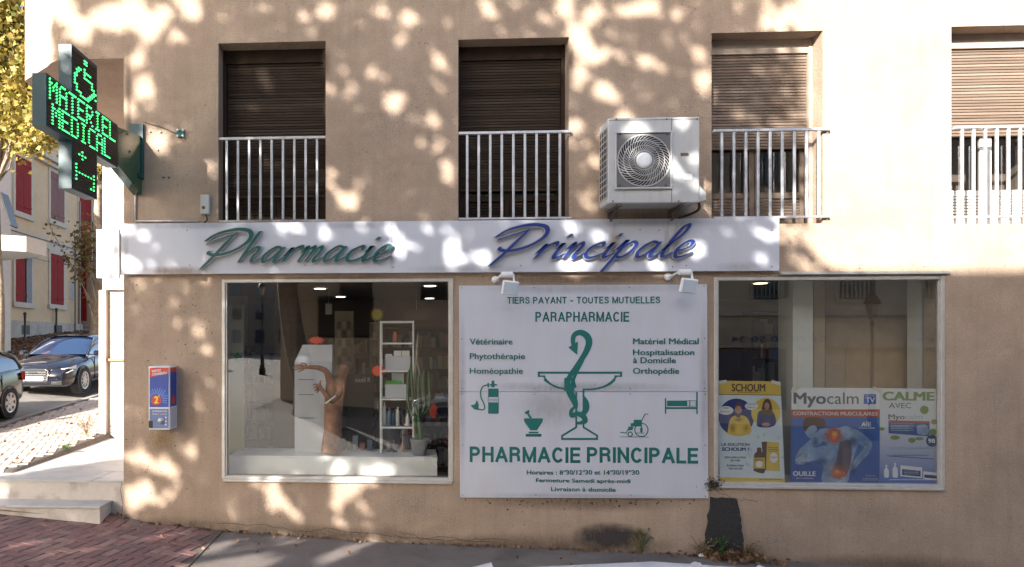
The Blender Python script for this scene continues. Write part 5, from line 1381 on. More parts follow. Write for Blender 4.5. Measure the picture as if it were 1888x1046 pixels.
# tubular rack
Yr = .62; rk0, zr1 = W(702, 592, Yr); rk1, _ = W(762, 592, Yr)
rk = thing('display_rack', ((rk0+rk1)/2, Yr, ZPL), 'tall white tube rack with glass shelves beside the cactus', 'rack')
for x in (rk0, rk1):
    for y in (Yr, Yr+.3):
        mb = MB(); mb.box((x-.012, y-.012, ZPL), (x+.012, y+.012, zr1), bev=.003); mb.build('post', M_WHITE, rk)
shz = [W(730, q, Yr)[1] for q in (592, 632, 683, 735, 787)]
for k, z in enumerate(shz):
    mb = MB(); z_ = z-.001
    mb.box((rk0+.013, Yr-.012, z_-.022), (rk1-.013, Yr+.012, z_)); mb.box((rk0+.013, Yr+.288, z_-.022), (rk1-.013, Yr+.312, z_))
    mb.box((rk0-.011, Yr+.013, z_-.022), (rk0+.011, Yr+.287, z_)); mb.box((rk1-.011, Yr+.013, z_-.022), (rk1+.011, Yr+.287, z_))
    if k: mb.box((rk0+.012, Yr+.013, z_-.016), (rk1-.012, Yr+.287, z_-.004))
    mb.build('shelf', M_WHITE, rk)
def pack(px0, py0, px1, zb, m, label, Y=Yr+.05, dep=.12, name='pack', cat='box', group=None):
    x0, z1 = W(px0, py0, Y); x1, _ = W(px1, py0, Y)
    mb = MB(); mb.box((x0, Y, zb), (x1, Y+dep, z1), bev=.003); o = mb.build(name, m); setp(o, label, cat, group); return o
pack(710, 657, 757, shz[2], M_PANEL, 'wide pale box on the second shelf of the white rack')
zt_b = W(730, 657, Yr+.05)[1]
for i, (a, b) in enumerate(((711, 723), (726, 740), (741, 755))):
    pack(a, 647 if i else 653, b, zt_b+.0005, M_PALEB, ['lower small grey carton at left on the wide pale box', 'middle small grey carton on the wide pale box', 'right small grey carton on the wide pale box'][i])
pack(710, 709, 751, shz[3], M_PANEL, 'pale box with green leaf edge on the third shelf of the rack')
mb = MB(); zt_c = W(730, 709, Yr+.05)[1]; x0, _ = W(711, 709, Yr+.05); x1, _ = W(741, 709, Yr+.05)
for k in range(22):
    x = x0+(x1-x0)*k/21; h = rnd.uniform(.03, .06); mb.box((x-.006, Yr+.06, zt_c+.0005), (x+.006, Yr+.064, zt_c+h))
o = mb.build('grass_strip', flat('leaf_bright', (.05, .35, .05))); setp(o, 'strip of bright green artificial grass on the pale box', 'decoration')
pack(722, 688, 745, zt_c+.0004, flat('pack_pale', (.5, .55, .58)), 'white and blue pack behind the artificial grass', Y=Yr+.14)
pack(725, 612, 731, shz[1], flat('pack_redd', (.5, .08, .05)), 'small red pack on the top shelf of the rack')
for i, (a, b, t_, m, lab) in enumerate([(706, 712, 742, M_PALEB, 'pale bottle leftmost on the lowest shelf'), (714, 720, 752, flat('bt_blue', (.2, .3, .4)), 'pale blue bottle second on the lowest shelf'), (722, 728, 757, flat('bt_navy', (.03, .06, .14)), 'navy bottle in the middle of the lowest shelf'), (730, 737, 750, M_PALEB, 'pale round bottle right of the navy one'), (740, 746, 760, M_BLACK, 'black bottle on the lowest shelf'), (748, 755, 762, M_WHITE, 'short white tube rightmost on the lowest shelf')]):
    Y = Yr+.1; x0, z1 = W(a, t_, Y); x1, _ = W(b, t_, Y); r_ = (x1-x0)/2; zb2 = shz[4]; xc = (x0+x1)/2
    mb = MB(); mb.lathe([(r_, zb2), (r_, z1-.06), (r_*.45, z1-.04), (r_*.45, z1)], (xc, Y, 0), 'Z', 14); o = mb.build('bottle', m, smooth=True); setp(o, lab, 'bottle')
for i in range(5):
    Y = Yr+.2; xc = rk0+.05+i*.075
    mb = MB(); mb.lathe([(.026, shz[4]), (.026, shz[4]+.14), (.01, shz[4]+.16), (.01, shz[4]+.21)], (xc, Y, 0), 'Z', 12)
    o = mb.build('bottle', [M_PALEB, GM[5], M_WHITE, GM[1], GM[0]][i], smooth=True); setp(o, ['leftmost', 'second from the left', 'middle', 'second from the right', 'rightmost'][i]+' slim bottle in the back row of the lowest rack shelf', 'bottle', 'slim bottles in the back row of the rack')
# cactus in a zinc pot
Yc = .52; pcx, pt_ = W(773, 809, Yc); prr = W(790, 809, Yc)[0]-pcx
pot = thing('plant_pot', (pcx, Yc, ZPL), 'grey zinc pot holding the cactus on the plinth', 'pot')
mb = MB(); mb.lathe([(prr*.72, ZPL), (prr*.95, pt_-.03), (prr*1.03, pt_-.02), (prr*1.03, pt_), (prr*.9, pt_), (prr*.88, pt_-.02), (0.01, pt_-.025)], (pcx, Yc, 0), 'Z', 24); mb.build('pot_body', mat('zinc', (.27, .28, .30), .45, metal=.3, var=.15, scale=20), pot, smooth=True)
mb = MB(); mb.tube([(pcx+prr, Yc, pt_-.01), (pcx+prr+.03, Yc, pt_-.02), (pcx+prr+.028, Yc, pt_-.06)], .005, 5); mb.build('handle', M_STEEL, pot)
M_CAC = mat('cactus_green', (.055, .12, .045), .6, var=.35, scale=25, bump=.3, bscale=50); M_CACD = mat('cactus_dry', (.24, .22, .18), .8, var=.3, scale=25)
cac = thing('cactus', (pcx, Yc, pt_-.02), 'tall branching green cactus in the zinc pot', 'cactus')
def ribbed(mb, pts, r, ribs=6, tap=.5):
    c = catmull(pts, 5); n = len(c); base = len(mb.v); seg = ribs*2
    for i, p in enumerate(c):
        t = i/(n-1); rr_ = r*(1-.0*t)*(1 if t < .88 else max(.15, (1-t)/.12)) * (1 if t > .06 else .8)
        for k in range(seg):
            a = 2*math.pi*k/seg; q = rr_*(1 if k % 2 == 0 else .68); mb.v.append((p.x+q*math.cos(a), p.y+q*math.sin(a), p.z))
    for i in range(n-1):
        for k in range(seg):
            j = (k+1) % seg; mb.f.append((base+i*seg+k, base+i*seg+j, base+(i+1)*seg+j, base+(i+1)*seg+k)); mb.m.append(0)
    mb.f.append(tuple(base+k for k in range(seg))); mb.m.append(0); mb.f.append(tuple(base+(n-1)*seg+k for k in range(seg))); mb.m.append(0)
def cp(px, py, dy=0): x, z = W(px, py, Yc+dy); return (x, Yc+dy, z)
mb = MB(); ribbed(mb, [cp(773, 812), cp(771, 790), cp(769, 765)], .055); mb.build('trunk', M_CAC, cac, smooth=False)
for i, (pts, r_, m) in enumerate([([(768, 770), (758, 762), (752, 740), (752, 700), (755, 680)], .022, M_CAC), ([(770, 768), (764, 740), (765, 700), (768, 660), (771, 612)], .026, M_CACD), ([(771, 768), (772, 745), (771, 715), (772, 690)], .024, M_CAC), ([(773, 768), (781, 755), (782, 730), (780, 700), (781, 682)], .022, M_CAC), ([(774, 768), (788, 757), (792, 735), (791, 705), (790, 684)], .022, M_CAC), ([(762, 750), (760, 720), (757, 670)], .020, M_CAC), ([(780, 740), (776, 700), (768, 665)], .016, M_CACD)]):
    mb = MB(); ribbed(mb, [cp(a, b, .03*math.sin(i*2.1)) for a, b in pts], r_, 5); mb.build('branch', m, cac)
shelf_unit(wx(766, 2.9), wx(838, 2.9), 2.9, ZF, 2.35, 6, 'shelf packed with small boxes behind the cactus')
shelf_unit(wx(655, 3.2), wx(700, 3.2), 3.2, ZF, 2.2, 6, 'narrow packed shelf between the figure and the white rack')
shelf_unit(wx(452, 3.4), wx(505, 3.4), 3.4, ZF, 2.4, 6, 'packed shelf left of the brown partition')
def card(px0, py0, px1, py1, Y, m, label, word=None):
    x0, z1 = W(px0, py0, Y); x1, z0 = W(px1, py1, Y); t = thing('hanging_card', ((x0+x1)/2, Y, z0), label, 'card')
    mb = MB(); mb.box((x0, Y, z0), (x1, Y+.004, z1)); mb.build('sheet', m, t)
    mb = MB(); mb.tube([((x0+x1)/2, Y+.002, z1), ((x0+x1)/2, Y+.002, 3.299)], .002, 4); mb.build('cord', M_WHITE, t)
card(745, 572, 790, 590, 2.3, flat('card_brown', (.14, .10, .08)), 'brown hanging card above the right of the white rack')
card(600, 560, 612, 580, 2.6, M_PALEB, 'small pale hanging card left of the tall tan board')
for i, (px, h, m) in enumerate([(632, .16, GM[0]), (644, .12, GM[4]), (655, .20, GM[5]), (668, .10, GM[2]), (682, .15, GM[1])]):
    x, _ = W(px, 830, .85); mb = MB(); mb.box((x-.035, .82, ZPL), (x+.035, .90, ZPL+h), bev=.003); o = mb.build('carton', m); setp(o, ['tan carton right of the figure on the plinth', 'low olive carton second right of the figure', 'tall grey carton in the middle of the small row', 'short red-brown carton in the small row', 'blue carton nearest the white rack'][i], 'box')
for i, (px, h, m) in enumerate([(716, .10, GM[0]), (728, .13, GM[6]), (742, .09, GM[2])]):
    x, _ = W(px, 820, .75); mb = MB(); mb.lathe([(.028, ZPL), (.028, ZPL+h), (.012, ZPL+h+.02), (.012, ZPL+h+.04)], (x, .75, 0), 'Z', 12); o = mb.build('flask', m, smooth=True); setp(o, ['tan flask at the left under the rack', 'dark flask in the middle under the rack', 'red-brown flask at the right under the rack'][i], 'bottle')
# framed display boards further inside
M_FR = mat('display_board_tan', (.27, .22, .16), .6, var=.1); M_CELL = flat('display_cell', (.36, .33, .27), .4); M_CELL2 = flat('display_cell_dark', (.13, .10, .08), .4)
def board(px0, py0, px1, py1, Y, nx, nz, label):
    x0, z1 = W(px0, py0, Y); x1, z0 = W(px1, py1, Y); t = thing('display_board', ((x0+x1)/2, Y, z0), label, 'display board')
    mb = MB(); mb.box((x0, Y, z0), (x1, Y+.04, z1), bev=.006); mb.build('backing', M_FR, t)
    for i in range(nx):
        for j in range(nz):
            a = x0+.03+(x1-x0-.06)*i/nx; b = z0+.03+(z1-z0-.16)*j/nz; w_ = (x1-x0-.06)/nx-.02; h = (z1-z0-.16)/nz-.03
            mb = MB(); mb.box((a+.01, Y-.02, b), (a+.01+w_, Y-.001, b+h), bev=.006); mb.build('pocket', M_CELL2 if (i+j) % 2 else M_CELL, t)
board(617, 574, 652, 692, 1.9, 3, 6, 'tall tan display board with pockets of goods behind the figure')
board(681, 594, 700, 690, 2.2, 1, 5, 'narrow tan display board left of the white rack')
ban = thing('black_banner', (W(668, 700, 1.3)[0], 1.3, 1.4), 'black board with white lettering behind the brown figure', 'banner')
x0, z1 = W(640, 690, 1.3); x1, z0 = W(688, 711, 1.3); mb = MB(); mb.box((x0, 1.3, ZF), (x1, 1.34, z1)); mb.build('panel', M_BLACK, ban)
text('nicell R', 655, 696, 683, 705, 1.2985, C_WHT, ban, bold=.01)
rl = ibox('pale_panel', 423, 563, 449, 742, .75, .02, vgrad('panel_print', 1.2, (.42, .36, .05), 1.9, (.36, .37, .30)), 'pale upright panel with yellow foot at the left end of left window', 'banner', zb=ZF)  # pale upright sheet, yellow towards the foot
x, z = W(438, 658, .74); mb = MB()
mb.box((x-.055, .738, z-.02), (x+.055, .7485, z+.02)); mb.box((x-.02, .7375, z-.055), (x+.02, .7482, z+.055)); o = mb.build('green_cross_badge', flat('badge_green', (.01, .25, .03))); setp(o, 'small green cross badge stuck on the pale upright panel', 'badge')
ibox('brown_partition', 505, 500, 545, 820, 1.6, .08, mat('brown_partition_m', (.11, .062, .04), .6, var=.15), 'brown partition left of the white totem', 'partition', zb=ZF)
# dark round bin / barrel behind rack
xx, zz = W(722, 760, 1.25); mb = MB(); mb.lathe([(.22, ZF), (.23, zz-.02), (.21, zz)], (xx, 1.25, 0), 'Z', 24); o = mb.build('display_drum', flat('drum_grey', (.10, .10, .11), .3, metal=.3), smooth=False); auto_smooth(o); setp(o, 'dark grey round drum behind the white rack', 'drum')
# ceiling spots that are lit
M_LAMP = flat('lamp_lit', (1.0, .78, .5), .5, emit=3.0)
for i, (px, py) in enumerate([(590, 532), (628, 547), (793, 527), (792, 550), (1402, 522)]):
    d_ = (3.29-CH)*FPX/(PY0-py); p = P(px, py, d_)
    t = thing('ceiling_light', (p.x, p.y, 3.28), ['round lit ceiling light nearest the glass above the totem', 'round lit ceiling light further in, right of the first', 'lit ceiling light at top right of left window', 'lit ceiling light below the one at top right, further in', 'lit ceiling light in the right shop'][i], 'ceiling light')
    mb = MB(); mb.lathe([(.115, 3.299), (.115, 3.288), (.09, 3.285)], (p.x, p.y, 0), 'Z', 20); mb.build('ring', M_WHITE, t)
    mb = MB(); mb.lathe([(.085, 3.2845), (.085, 3.281)], (p.x, p.y, 0), 'Z', 20); mb.build('diffuser', M_LAMP, t)

# ================================================================== brown figure: one skinned body, fingers as chains
M_FIG = mat('figure_brown', (.30, .14, .075), .6, var=.3, scale=7, hue=(.10, .045, .028))
def skin(name, verts, edges, rad, m, parent, root=0, sub=2):
    me = bpy.data.meshes.new(name); o0 = ORG[parent.name]
    me.from_pydata([Vector(v)-o0 for v in verts], edges, []); o = bpy.data.objects.new(name, me); COL.objects.link(o)
    sk = o.modifiers.new('s', 'SKIN'); lay_ = me.skin_vertices[0].data if me.skin_vertices else None
    if lay_ is None:
        bpy.context.view_layer.objects.active = o
    for i, r_ in enumerate(rad):
        r_ = r_ if isinstance(r_, tuple) else (r_, r_); me.skin_vertices[0].data[i].radius = r_
    me.skin_vertices[0].data[root].use_root = True
    sb = o.modifiers.new('u', 'SUBSURF'); sb.levels = sub; sb.render_levels = sub
    bpy.context.view_layer.update(); dg = bpy.context.evaluated_depsgraph_get()
    m2 = bpy.data.meshes.new_from_object(o.evaluated_get(dg)); o.modifiers.clear(); o.data = m2
    m2.materials.clear(); m2.materials.append(m); m2.shade_smooth(); o.parent = parent; ORG[o.name] = o0; return o
Yf = .42
def fp(px, py, dy=0): x, z = W(px, py, Yf+dy); return (x, Yf+dy, z)
fg = thing('figure', (fp(610, 838)[0], Yf, ZPL), 'brown bare-armed half figure with one arm stretched left before the white totem', 'figure')
V = []; E = []; RD = []
def node(p, r, par=None):
    V.append(p); RD.append(r); 
    if par is not None: E.append((par, len(V)-1))
    return len(V)-1
hip = node(fp(612, 812), (.17, .12)); n0 = node((fp(612, 836)[0], Yf, ZPL+.015), (.13, .10), hip); waist = node(fp(614, 785), (.185, .13), hip); chest = node(fp(615, 748, .02), (.185, .13), waist); sh = node(fp(620, 716, .03), (.14, .10), chest)
neck = node(fp(630, 697, .03), .055, sh); head = node(fp(635, 683, .0), .088, neck); node(fp(636, 671, .0), .080, head)
s1 = node(fp(609, 703, -.05), .056, sh); 
el = node(fp(602, 684, -.13), .042, s1); m1 = node(fp(588, 678, -.16), .035, el); wr = node(fp(572, 677, -.17), .027, m1); pm = node(fp(563, 677, -.17), (.034, .022), wr)
for (a, b, c, e_, l2) in [((556, 673), (548, 673.5), (542, 674.5), -.17, 0), ((555, 676.2), (546, 677.2), (539, 678.5), -.172, 0), ((556, 679.4), (548, 681), (543, 682.5), -.174, 0), ((558, 682.2), (553, 684.5), (549, 686.5), -.176, 0), ((565, 672), (560, 670), (554, 669.5), -.19, 0)]:
    f1 = node(fp(*a, e_), .0115, pm); f2 = node(fp(*b, e_), .0095, f1); node(fp(*c, e_), .0075, f2)
s2 = node(fp(628, 722, -.04), .05, sh); e2 = node(fp(612, 742, -.15), .042, s2); w2 = node(fp(596, 722, -.16), .028, e2); p2_ = node(fp(588, 713, -.165), (.032, .022), w2)
for a, b in [((581, 708), (577, 712)), ((582, 713), (578, 717)), ((584, 718), (580, 722)), ((587, 721), (584, 725)), ((590, 706), (592, 701))]:
    f1 = node(fp(*a, -.175), .0115, p2_); node(fp(*b, -.18), .009, f1)
skin('body', V, E, RD, M_FIG, fg)
hx_, hy_, hz2 = fp(639, 677, .035)
mb = MB(); mb.lathe([(.02, hz2+.10), (.07, hz2+.075), (.088, hz2+.03), (.086, hz2-.02), (.06, hz2-.06)], (hx_+.012, Yf+.045, 0), 'Z', 16); mb.build('hair', flat('hair_dark', (.035, .022, .016), .7), fg, smooth=True)
# face details
for dx in (-.03, .012):
    mb = MB(); mb.lathe([(.008, -.012), (.006, -.016)], (fp(636, 680)[0]+dx, Yf-.055, fp(636, 681)[2]+.012), 'Y', 10); mb.build('eye', M_BLACK, fg)
mb = MB(); mb.box((-.022, -.003, -.004), (.022, .003, .004), bev=.002); mb.xform(Matrix.Translation((fp(636, 686)[0]-.008, Yf-.052, fp(636, 689)[2]))); mb.build('mouth', flat('lips', (.25, .07, .05)), fg)
mb = MB(); mb.add([(0, -.022, -.012), (-.011, 0, -.014), (.011, 0, -.014), (0, 0, .018)], [(0,1,2),(0,3,1),(0,2,3),(1,3,2)]); mb.xform(Matrix.Translation((fp(636, 684)[0]-.009, Yf-.055, fp(636, 684)[2]))); mb.build('nose', M_FIG, fg)
mb = MB(); mb.tube([fp(600, 744, -.2), fp(619, 730, -.2)], .009, 8); o = mb.build('white_stick', M_WHITE); setp(o, 'short white stick held across the chest of the brown figure', 'stick')
# ================================================================== cars
M_TYRE = mat('tyre', (.02, .02, .021), .8, var=.2, scale=30); M_RIM = flat('rim_silver', (.5, .5, .51), .3, metal=.8); M_CGL = flat('car_glass', (.012, .026, .065), .04, coat=1.0, spec=1.0)  # car glass tinted blue to stand for the sky mirrored in it
M_CHROME = flat('chrome', (.65, .65, .66), .12, metal=1.0); M_LAMPC = flat('headlamp', (.55, .57, .6), .08, coat=1.0); M_TAIL = flat('tail_lamp', (.35, .02, .015), .15, coat=1); M_TRIM = flat('car_trim', (.015, .015, .016), .45)
def car(loc, heading, paint, label, style='sedan', slope=0.0, L=4.4, Wd=1.8, H=1.42, grille=True):
    'built nose towards +x, then turned; z=0 is the road'
    t = thing('parked_car', (0, 0, 0), label, 'car')
    hw = Wd/2
    if style == 'sedan':
        st = [(-2.2, .62, .42, .62, .72), (-2.12, .80, .28, .92, 1.0), (-1.75, .88, .22, .98, 1.06), (-1.3, .90, .2, .97, 1.0), (-.6, .90, .19, .95, .97), (.2, .90, .19, .93, .95), (.78, .90, .19, .91, 1.0), (1.2, .90, .19, .86, .95), (1.7, .88, .2, .78, .87), (2.0, .82, .21, .68, .76), (2.16, .70, .26, .56, .62), (2.2, .60, .32, .48, .52)]
        gh = [(-1.95, 1.03, .0), (-1.45, 1.30, .6), (-.95, 1.40, .98), (-.3, 1.425, 1.0), (.1, 1.40, .98), (.45, 1.24, .55), (.98, .97, .0)]
    else:
        st = [(-2.0, .66, .36, .72, .8), (-1.95, .80, .26, .95, .98), (-1.6, .84, .22, .99, 1.0), (-1.2, .85, .2, .97, .98), (-.5, .85, .19, .94, .95), (.2, .85, .19, .92, .94), (.7, .85, .19, .89, .97), (1.1, .84, .2, .84, .92), (1.6, .82, .21, .74, .82), (1.85, .76, .23, .62, .7), (1.96, .6, .3, .5, .54)]
        gh = [(-1.93, .99, .0), (-1.72, 1.24, .6), (-1.35, 1.38, .95), (-.6, 1.43, 1.0), (.0, 1.40, .98), (.35, 1.22, .55), (.85, .95, .0)]
    k = L/(st[-1][0]-st[0][0]); kw = hw/.9 if style == 'sedan' else hw/.85
    # lower body
    mb = MB(); sec = []
    for (x, w, zl, zb_, zt2) in st:
        w *= kw; x *= k
        half = [(0, zl+.02), (w*.7, zl), (w*.93, zl+.02), (w*.99, zl+.14), (w, zl+(zb_-zl)*.55), (w*.965, zb_-.07), (w*.90, zb_), (w*.62, zt2-.012), (0, zt2)]
        sec.append([(x, -a, b) for a, b in half] + [(x, a, b) for a, b in reversed(half[1:-1])])
    n = len(sec[0])
    for s_ in sec: mb.v += s_
    for i in range(len(sec)-1):
        for j in range(n):
            q = (j+1) % n; mb.f.append((i*n+j, i*n+q, (i+1)*n+q, (i+1)*n+j)); mb.m.append(0)
    mb.f.append(tuple(range(n))); mb.f.append(tuple(range((len(sec)-1)*n, len(sec)*n))); mb.m += [0, 0]
    body = mb.build('body', paint, t)
    md = body.modifiers.new('sub', 'SUBSURF'); md.levels = 2; md.render_levels = 2; body.data.shade_smooth()
    # greenhouse
    mb = MB(); sec = []
    for (x, zr, f) in gh:
        x *= k; zbelt = np.interp(x, [q[0]*k for q in st], [q[3] for q in st])-.03
        wb = kw*.80*(.9 if style == 'sedan' else .85)/.9*1.02; wt = kw*(.60)
        zr_ = max(zr, zbelt+.02)
        wtt = wb + (wt-wb)*f
        sec.append([(x, -wb, zbelt), (x, -wb+(wb-wtt)*.45, zbelt+(zr_-zbelt)*.55), (x, -wtt, zr_-.06*f), (x, -wtt*.7, zr_), (x, wtt*.7, zr_), (x, wtt, zr_-.06*f), (x, wb-(wb-wtt)*.45, zbelt+(zr_-zbelt)*.55), (x, wb, zbelt)])
    n = 8
    for s_ in sec: mb.v += s_
    for i in range(len(sec)-1):
        for j in range(n-1): mb.f.append((i*n+j, i*n+j+1, (i+1)*n+j+1, (i+1)*n+j)); mb.m.append(0)
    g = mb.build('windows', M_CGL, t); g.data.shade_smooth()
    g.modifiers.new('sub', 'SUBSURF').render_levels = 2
    # roof skin a little over the glass
    mb = MB(); ids = [i for i, q in enumerate(gh) if q[2] > .9]
    rs = []
    for i in ids:
        s_ = sec[i]; rs.append([(s_[2][0], s_[2][1]*1.01, s_[2][2]-.02), (s_[2][0], s_[2][1]*1.0, s_[2][2]+.012), (s_[3][0], s_[3][1], s_[3][2]+.014), (s_[3][0], 0, s_[3][2]+.022), (s_[4][0], s_[4][1], s_[4][2]+.014), (s_[5][0], s_[5][1], s_[5][2]+.012), (s_[5][0], s_[5][1]*1.01, s_[5][2]-.02)])
    for s_ in rs: mb.v += s_
    for i in range(len(rs)-1):
        for j in range(6): mb.f.append((i*7+j, i*7+j+1, (i+1)*7+j+1, (i+1)*7+j)); mb.m.append(0)
    rf = mb.build('roof', paint, t); rf.data.shade_smooth()
    # pillars
    for sgn in (-1, 1):
        mb = MB()
        idx = 2 if sgn < 0 else 5
        wsx = lambda i, a: Vector(sec[i][idx if a else (0 if sgn < 0 else 7)])
        a_top = Vector(sec[4][idx]); a_bot = Vector((sec[6][0][0]-.03, sgn*abs(sec[6][0][1])*.98, sec[6][0][2]+.03))
        mb.tube([a_bot+Vector((0, 0, .02)), (Vector(sec[5][idx])+Vector((0, sgn*.004, .012))), a_top+Vector((0, 0, .01))], .028, 6)
        c_top = Vector(sec[2][idx]); c_bot = Vector((sec[0][0][0]+.1, sgn*abs(sec[0][0][1]), sec[0][0][2]+.03)); mb.tube([c_bot, Vector(sec[1][idx]), c_top], .045, 6)
        xm = -.25*k; mb.tube([(xm, sgn*abs(sec[3][0][1])*1.0, sec[3][0][2]), (xm-.06, sgn*abs(sec[3][2][1])*1.01, sec[3][2][2])], .03, 6)
        mb.build('pillar', paint, t, smooth=True)
    # wheels
    for wxp in ((1.36, -1.32) if style == 'sedan' else (1.22, -1.22)):
        for sgn in (-1, 1):
            r_ = .325 if style == 'sedan' else .295; cx = wxp*k; yo = sgn*(hw-.02)
            mb = MB(); mb.lathe([(r_*1.16, sgn*(hw-.22)), (r_*1.16, sgn*(hw+.006)), (r_*1.02, sgn*(hw+.008)), (r_*1.02, sgn*(hw-.22))], (cx, 0, r_+.01), 'Y', 28); mb.build('wheel_arch', M_TRIM, t)
            mb = MB(); mb.lathe([(r_*.66, sgn*(hw-.18)), (r_*.96, sgn*(hw-.17)), (r_, sgn*(hw-.10)), (r_*.97, sgn*(hw+.012)), (r_*.72, sgn*(hw+.018)), (r_*.68, sgn*(hw-.01))], (cx, 0, r_), 'Y', 28)
            wh = mb.build('wheel', M_TYRE, t)
            mb = MB(); mb.lathe([(r_*.68, sgn*(hw-.01)), (r_*.70, sgn*(hw+.016)), (r_*.62, sgn*(hw+.012)), (r_*.60, sgn*(hw-.03)), (.02, sgn*(hw-.035))], (cx, 0, r_), 'Y', 28, mi=0)
            mb.lathe([(.055, sgn*(hw-.034)), (.05, sgn*(hw+.006)), (.0, sgn*(hw+.008))], (cx, 0, r_), 'Y', 12)
            ns = 10 if style == 'sedan' else 7
            for q in range(ns):
                a = 2*math.pi*q/ns; c_, s_ = math.cos(a), math.sin(a); wv = .022 if style == 'sedan' else .045
                mb.add([(cx+c_*.04-s_*wv, sgn*(hw+.002), r_+s_*.04+c_*wv), (cx+c_*.04+s_*wv, sgn*(hw+.002), r_+s_*.04-c_*wv), (cx+c_*r_*.64+s_*wv*.8, sgn*(hw+.010), r_+s_*r_*.64-c_*wv*.8), (cx+c_*r_*.64-s_*wv*.8, sgn*(hw+.010), r_+s_*r_*.64+c_*wv*.8)], [(0, 1, 2, 3)])
            mb.build('rim', M_RIM, wh, fix=False)
            mb = MB(); mb.lathe([(.01, sgn*(hw-.045)), (r_*.6, sgn*(hw-.043))], (cx, 0, r_), 'Y', 20); mb.build('brake_disc', M_TRIM, wh)
    xf = st[-1][0]*k; xr2 = st[0][0]*k
    for sgn in (-1, 1):
        mb = MB(); P_ = [(xf-.10, sgn*.38*kw, .655), (xf-.24, sgn*.78*kw, .70), (xf-.45, sgn*.865*kw, .745), (xf-.42, sgn*.875*kw, .66), (xf-.16, sgn*.76*kw, .575), (xf-.055, sgn*.46*kw, .585)]
        mb.add([(x, y+sgn*.015, z) for x, y, z in P_] + [(x-.08, y-sgn*.03, z) for x, y, z in P_], [tuple(range(6)), tuple(range(11, 5, -1))] + [(i, 6+i, 6+(i+1) % 6, (i+1) % 6) for i in range(6)]); mb.build('headlight', M_LAMPC, t)
        mb = MB(); P_ = [(xr2+.03, sgn*.45*kw, .86), (xr2+.06, sgn*.78*kw, .88), (xr2+.25, sgn*.875*kw, .87), (xr2+.25, sgn*.885*kw, .72), (xr2+.05, sgn*.80*kw, .68), (xr2+.01, sgn*.45*kw, .74)]
        mb.add([(x-.02, y+sgn*.012, z) for x, y, z in P_] + [(x+.06, y-sgn*.03, z) for x, y, z in P_], [tuple(range(6)), tuple(range(11, 5, -1))] + [(i, 6+i, 6+(i+1) % 6, (i+1) % 6) for i in range(6)]); mb.build('tail_light', M_TAIL, t)
        mb = MB(); mb.box((.72*k, sgn*(hw+.02), .93), (.86*k, sgn*(hw+.17), 1.06), bev=.03); mb.box((.78*k, sgn*(hw-.1), .94), (.84*k, sgn*(hw+.02), .97)); mb.build('mirror', paint if grille else M_TRIM, t)
        mb = MB(); 
        for xq in (.0, -.85): mb.box((xq*k-.1, sgn*(hw-.005), .80), (xq*k+.06, sgn*(hw+.022), .825), bev=.006)
        mb.build('door_handle', paint, t)
        mb = MB()
        for xq in (.72*k, -.12*k, -.95*k): mb.box((xq-.003, sgn*(hw-.02), .32), (xq+.003, sgn*(hw+.0025), .88))
        mb.box((-1.0*k, sgn*(hw-.03), .26), (.95*k, sgn*(hw+.006), .31)); mb.build('door_seam', M_TRIM, t)
    # front grille, plate, bumper slots
    mb = MB(); mb.prism_z([(xf+.012, -.34), (xf+.012, .34), (xf-.12, .40), (xf-.12, -.40)], .36, .66); mb.build('grille', M_TRIM, t)
    if grille:
        for z in (.42, .48, .54, .60):
            mb = MB(); mb.box((xf+.013, -.33, z), (xf+.022, .33, z+.014)); mb.build('grille_bar', M_CHROME, t)
        mb = MB(); mb.tube([(xf+.02, -.35, .40), (xf+.02, -.38, .64), (xf-.01, -.30, .675), (xf-.01, .30, .675), (xf+.02, .38, .64), (xf+.02, .35, .40)], .014, 6); mb.build('grille_surround', M_CHROME, t)
        mb = MB()
        for c_ in (-.075, -.025, .025, .075):
            pts = [(xf+.028, c_+.032*math.cos(2*math.pi*q/14), .59+.032*math.sin(2*math.pi*q/14)) for q in range(15)]; mb.tube(pts, .005, 4)
        mb.build('ring_emblem', M_CHROME, t)
    for sgn in (-1, 1):
        mb = MB(); mb.box((xf-.16, sgn*.42*kw, .28), (xf-.005, sgn*.72*kw, .40), bev=.02); mb.build('bumper_slot', M_TRIM, t)
        if grille: mb = MB(); mb.box((xf-.03, sgn*.5*kw, .335), (xf-.0, sgn*.7*kw, .35)); mb.build('fog_strip', M_CHROME, t)
    mb = MB(); mb.box((xf+.024, -.26, .40), (xf+.03, .26, .50)); mb.build('number_plate', M_WHITE, t)
    mb = MB(); mb.box((xr2-.03, -.26, .55), (xr2+.02, .26, .66)); mb.build('number_plate', M_WHITE, t)
    t.location = loc; t.rotation_euler = Euler((0, -slope, heading), 'XYZ')
    return t
def street_point(xr, d): x, y = cw(xr, d); return Vector((x, y, gz(x, y)))
M_P_BLK = flat('paint_black', (.013, .016, .028), .12, metal=.2, coat=1.0); M_P_GRN = flat('paint_grey_green', (.075, .078, .058), .25, metal=.4, coat=.8); M_P_WHT = flat('paint_white', (.7, .71, .72), .25, coat=.8); M_P_SIL = flat('paint_silver', (.4, .41, .42), .25, metal=.5, coat=.6)
# nose towards the viewer: heading down the street
hd = R(-90)+YAW
cb = street_point(-8.42, 18.9); cb.z += .0
car(cb, hd-R(1), M_P_BLK, 'black parked car with chrome grille facing the viewer left of the pharmacy', slope=-.05, L=4.35)
cg = street_point(-8.38, 12.75); cg.z -= .0
car(cg, hd, M_P_GRN, 'dark green parked hatchback cut off by the left picture edge', style='hatch', slope=-.04, L=3.95, Wd=1.68, grille=False)
car((1.75, -5.41, gz(.6, -5.4)-.02), R(0), M_P_WHT, 'white parked car whose roof crest just shows at the bottom edge', style='hatch', slope=.0, L=3.9, Wd=1.68, H=1.43, grille=False)

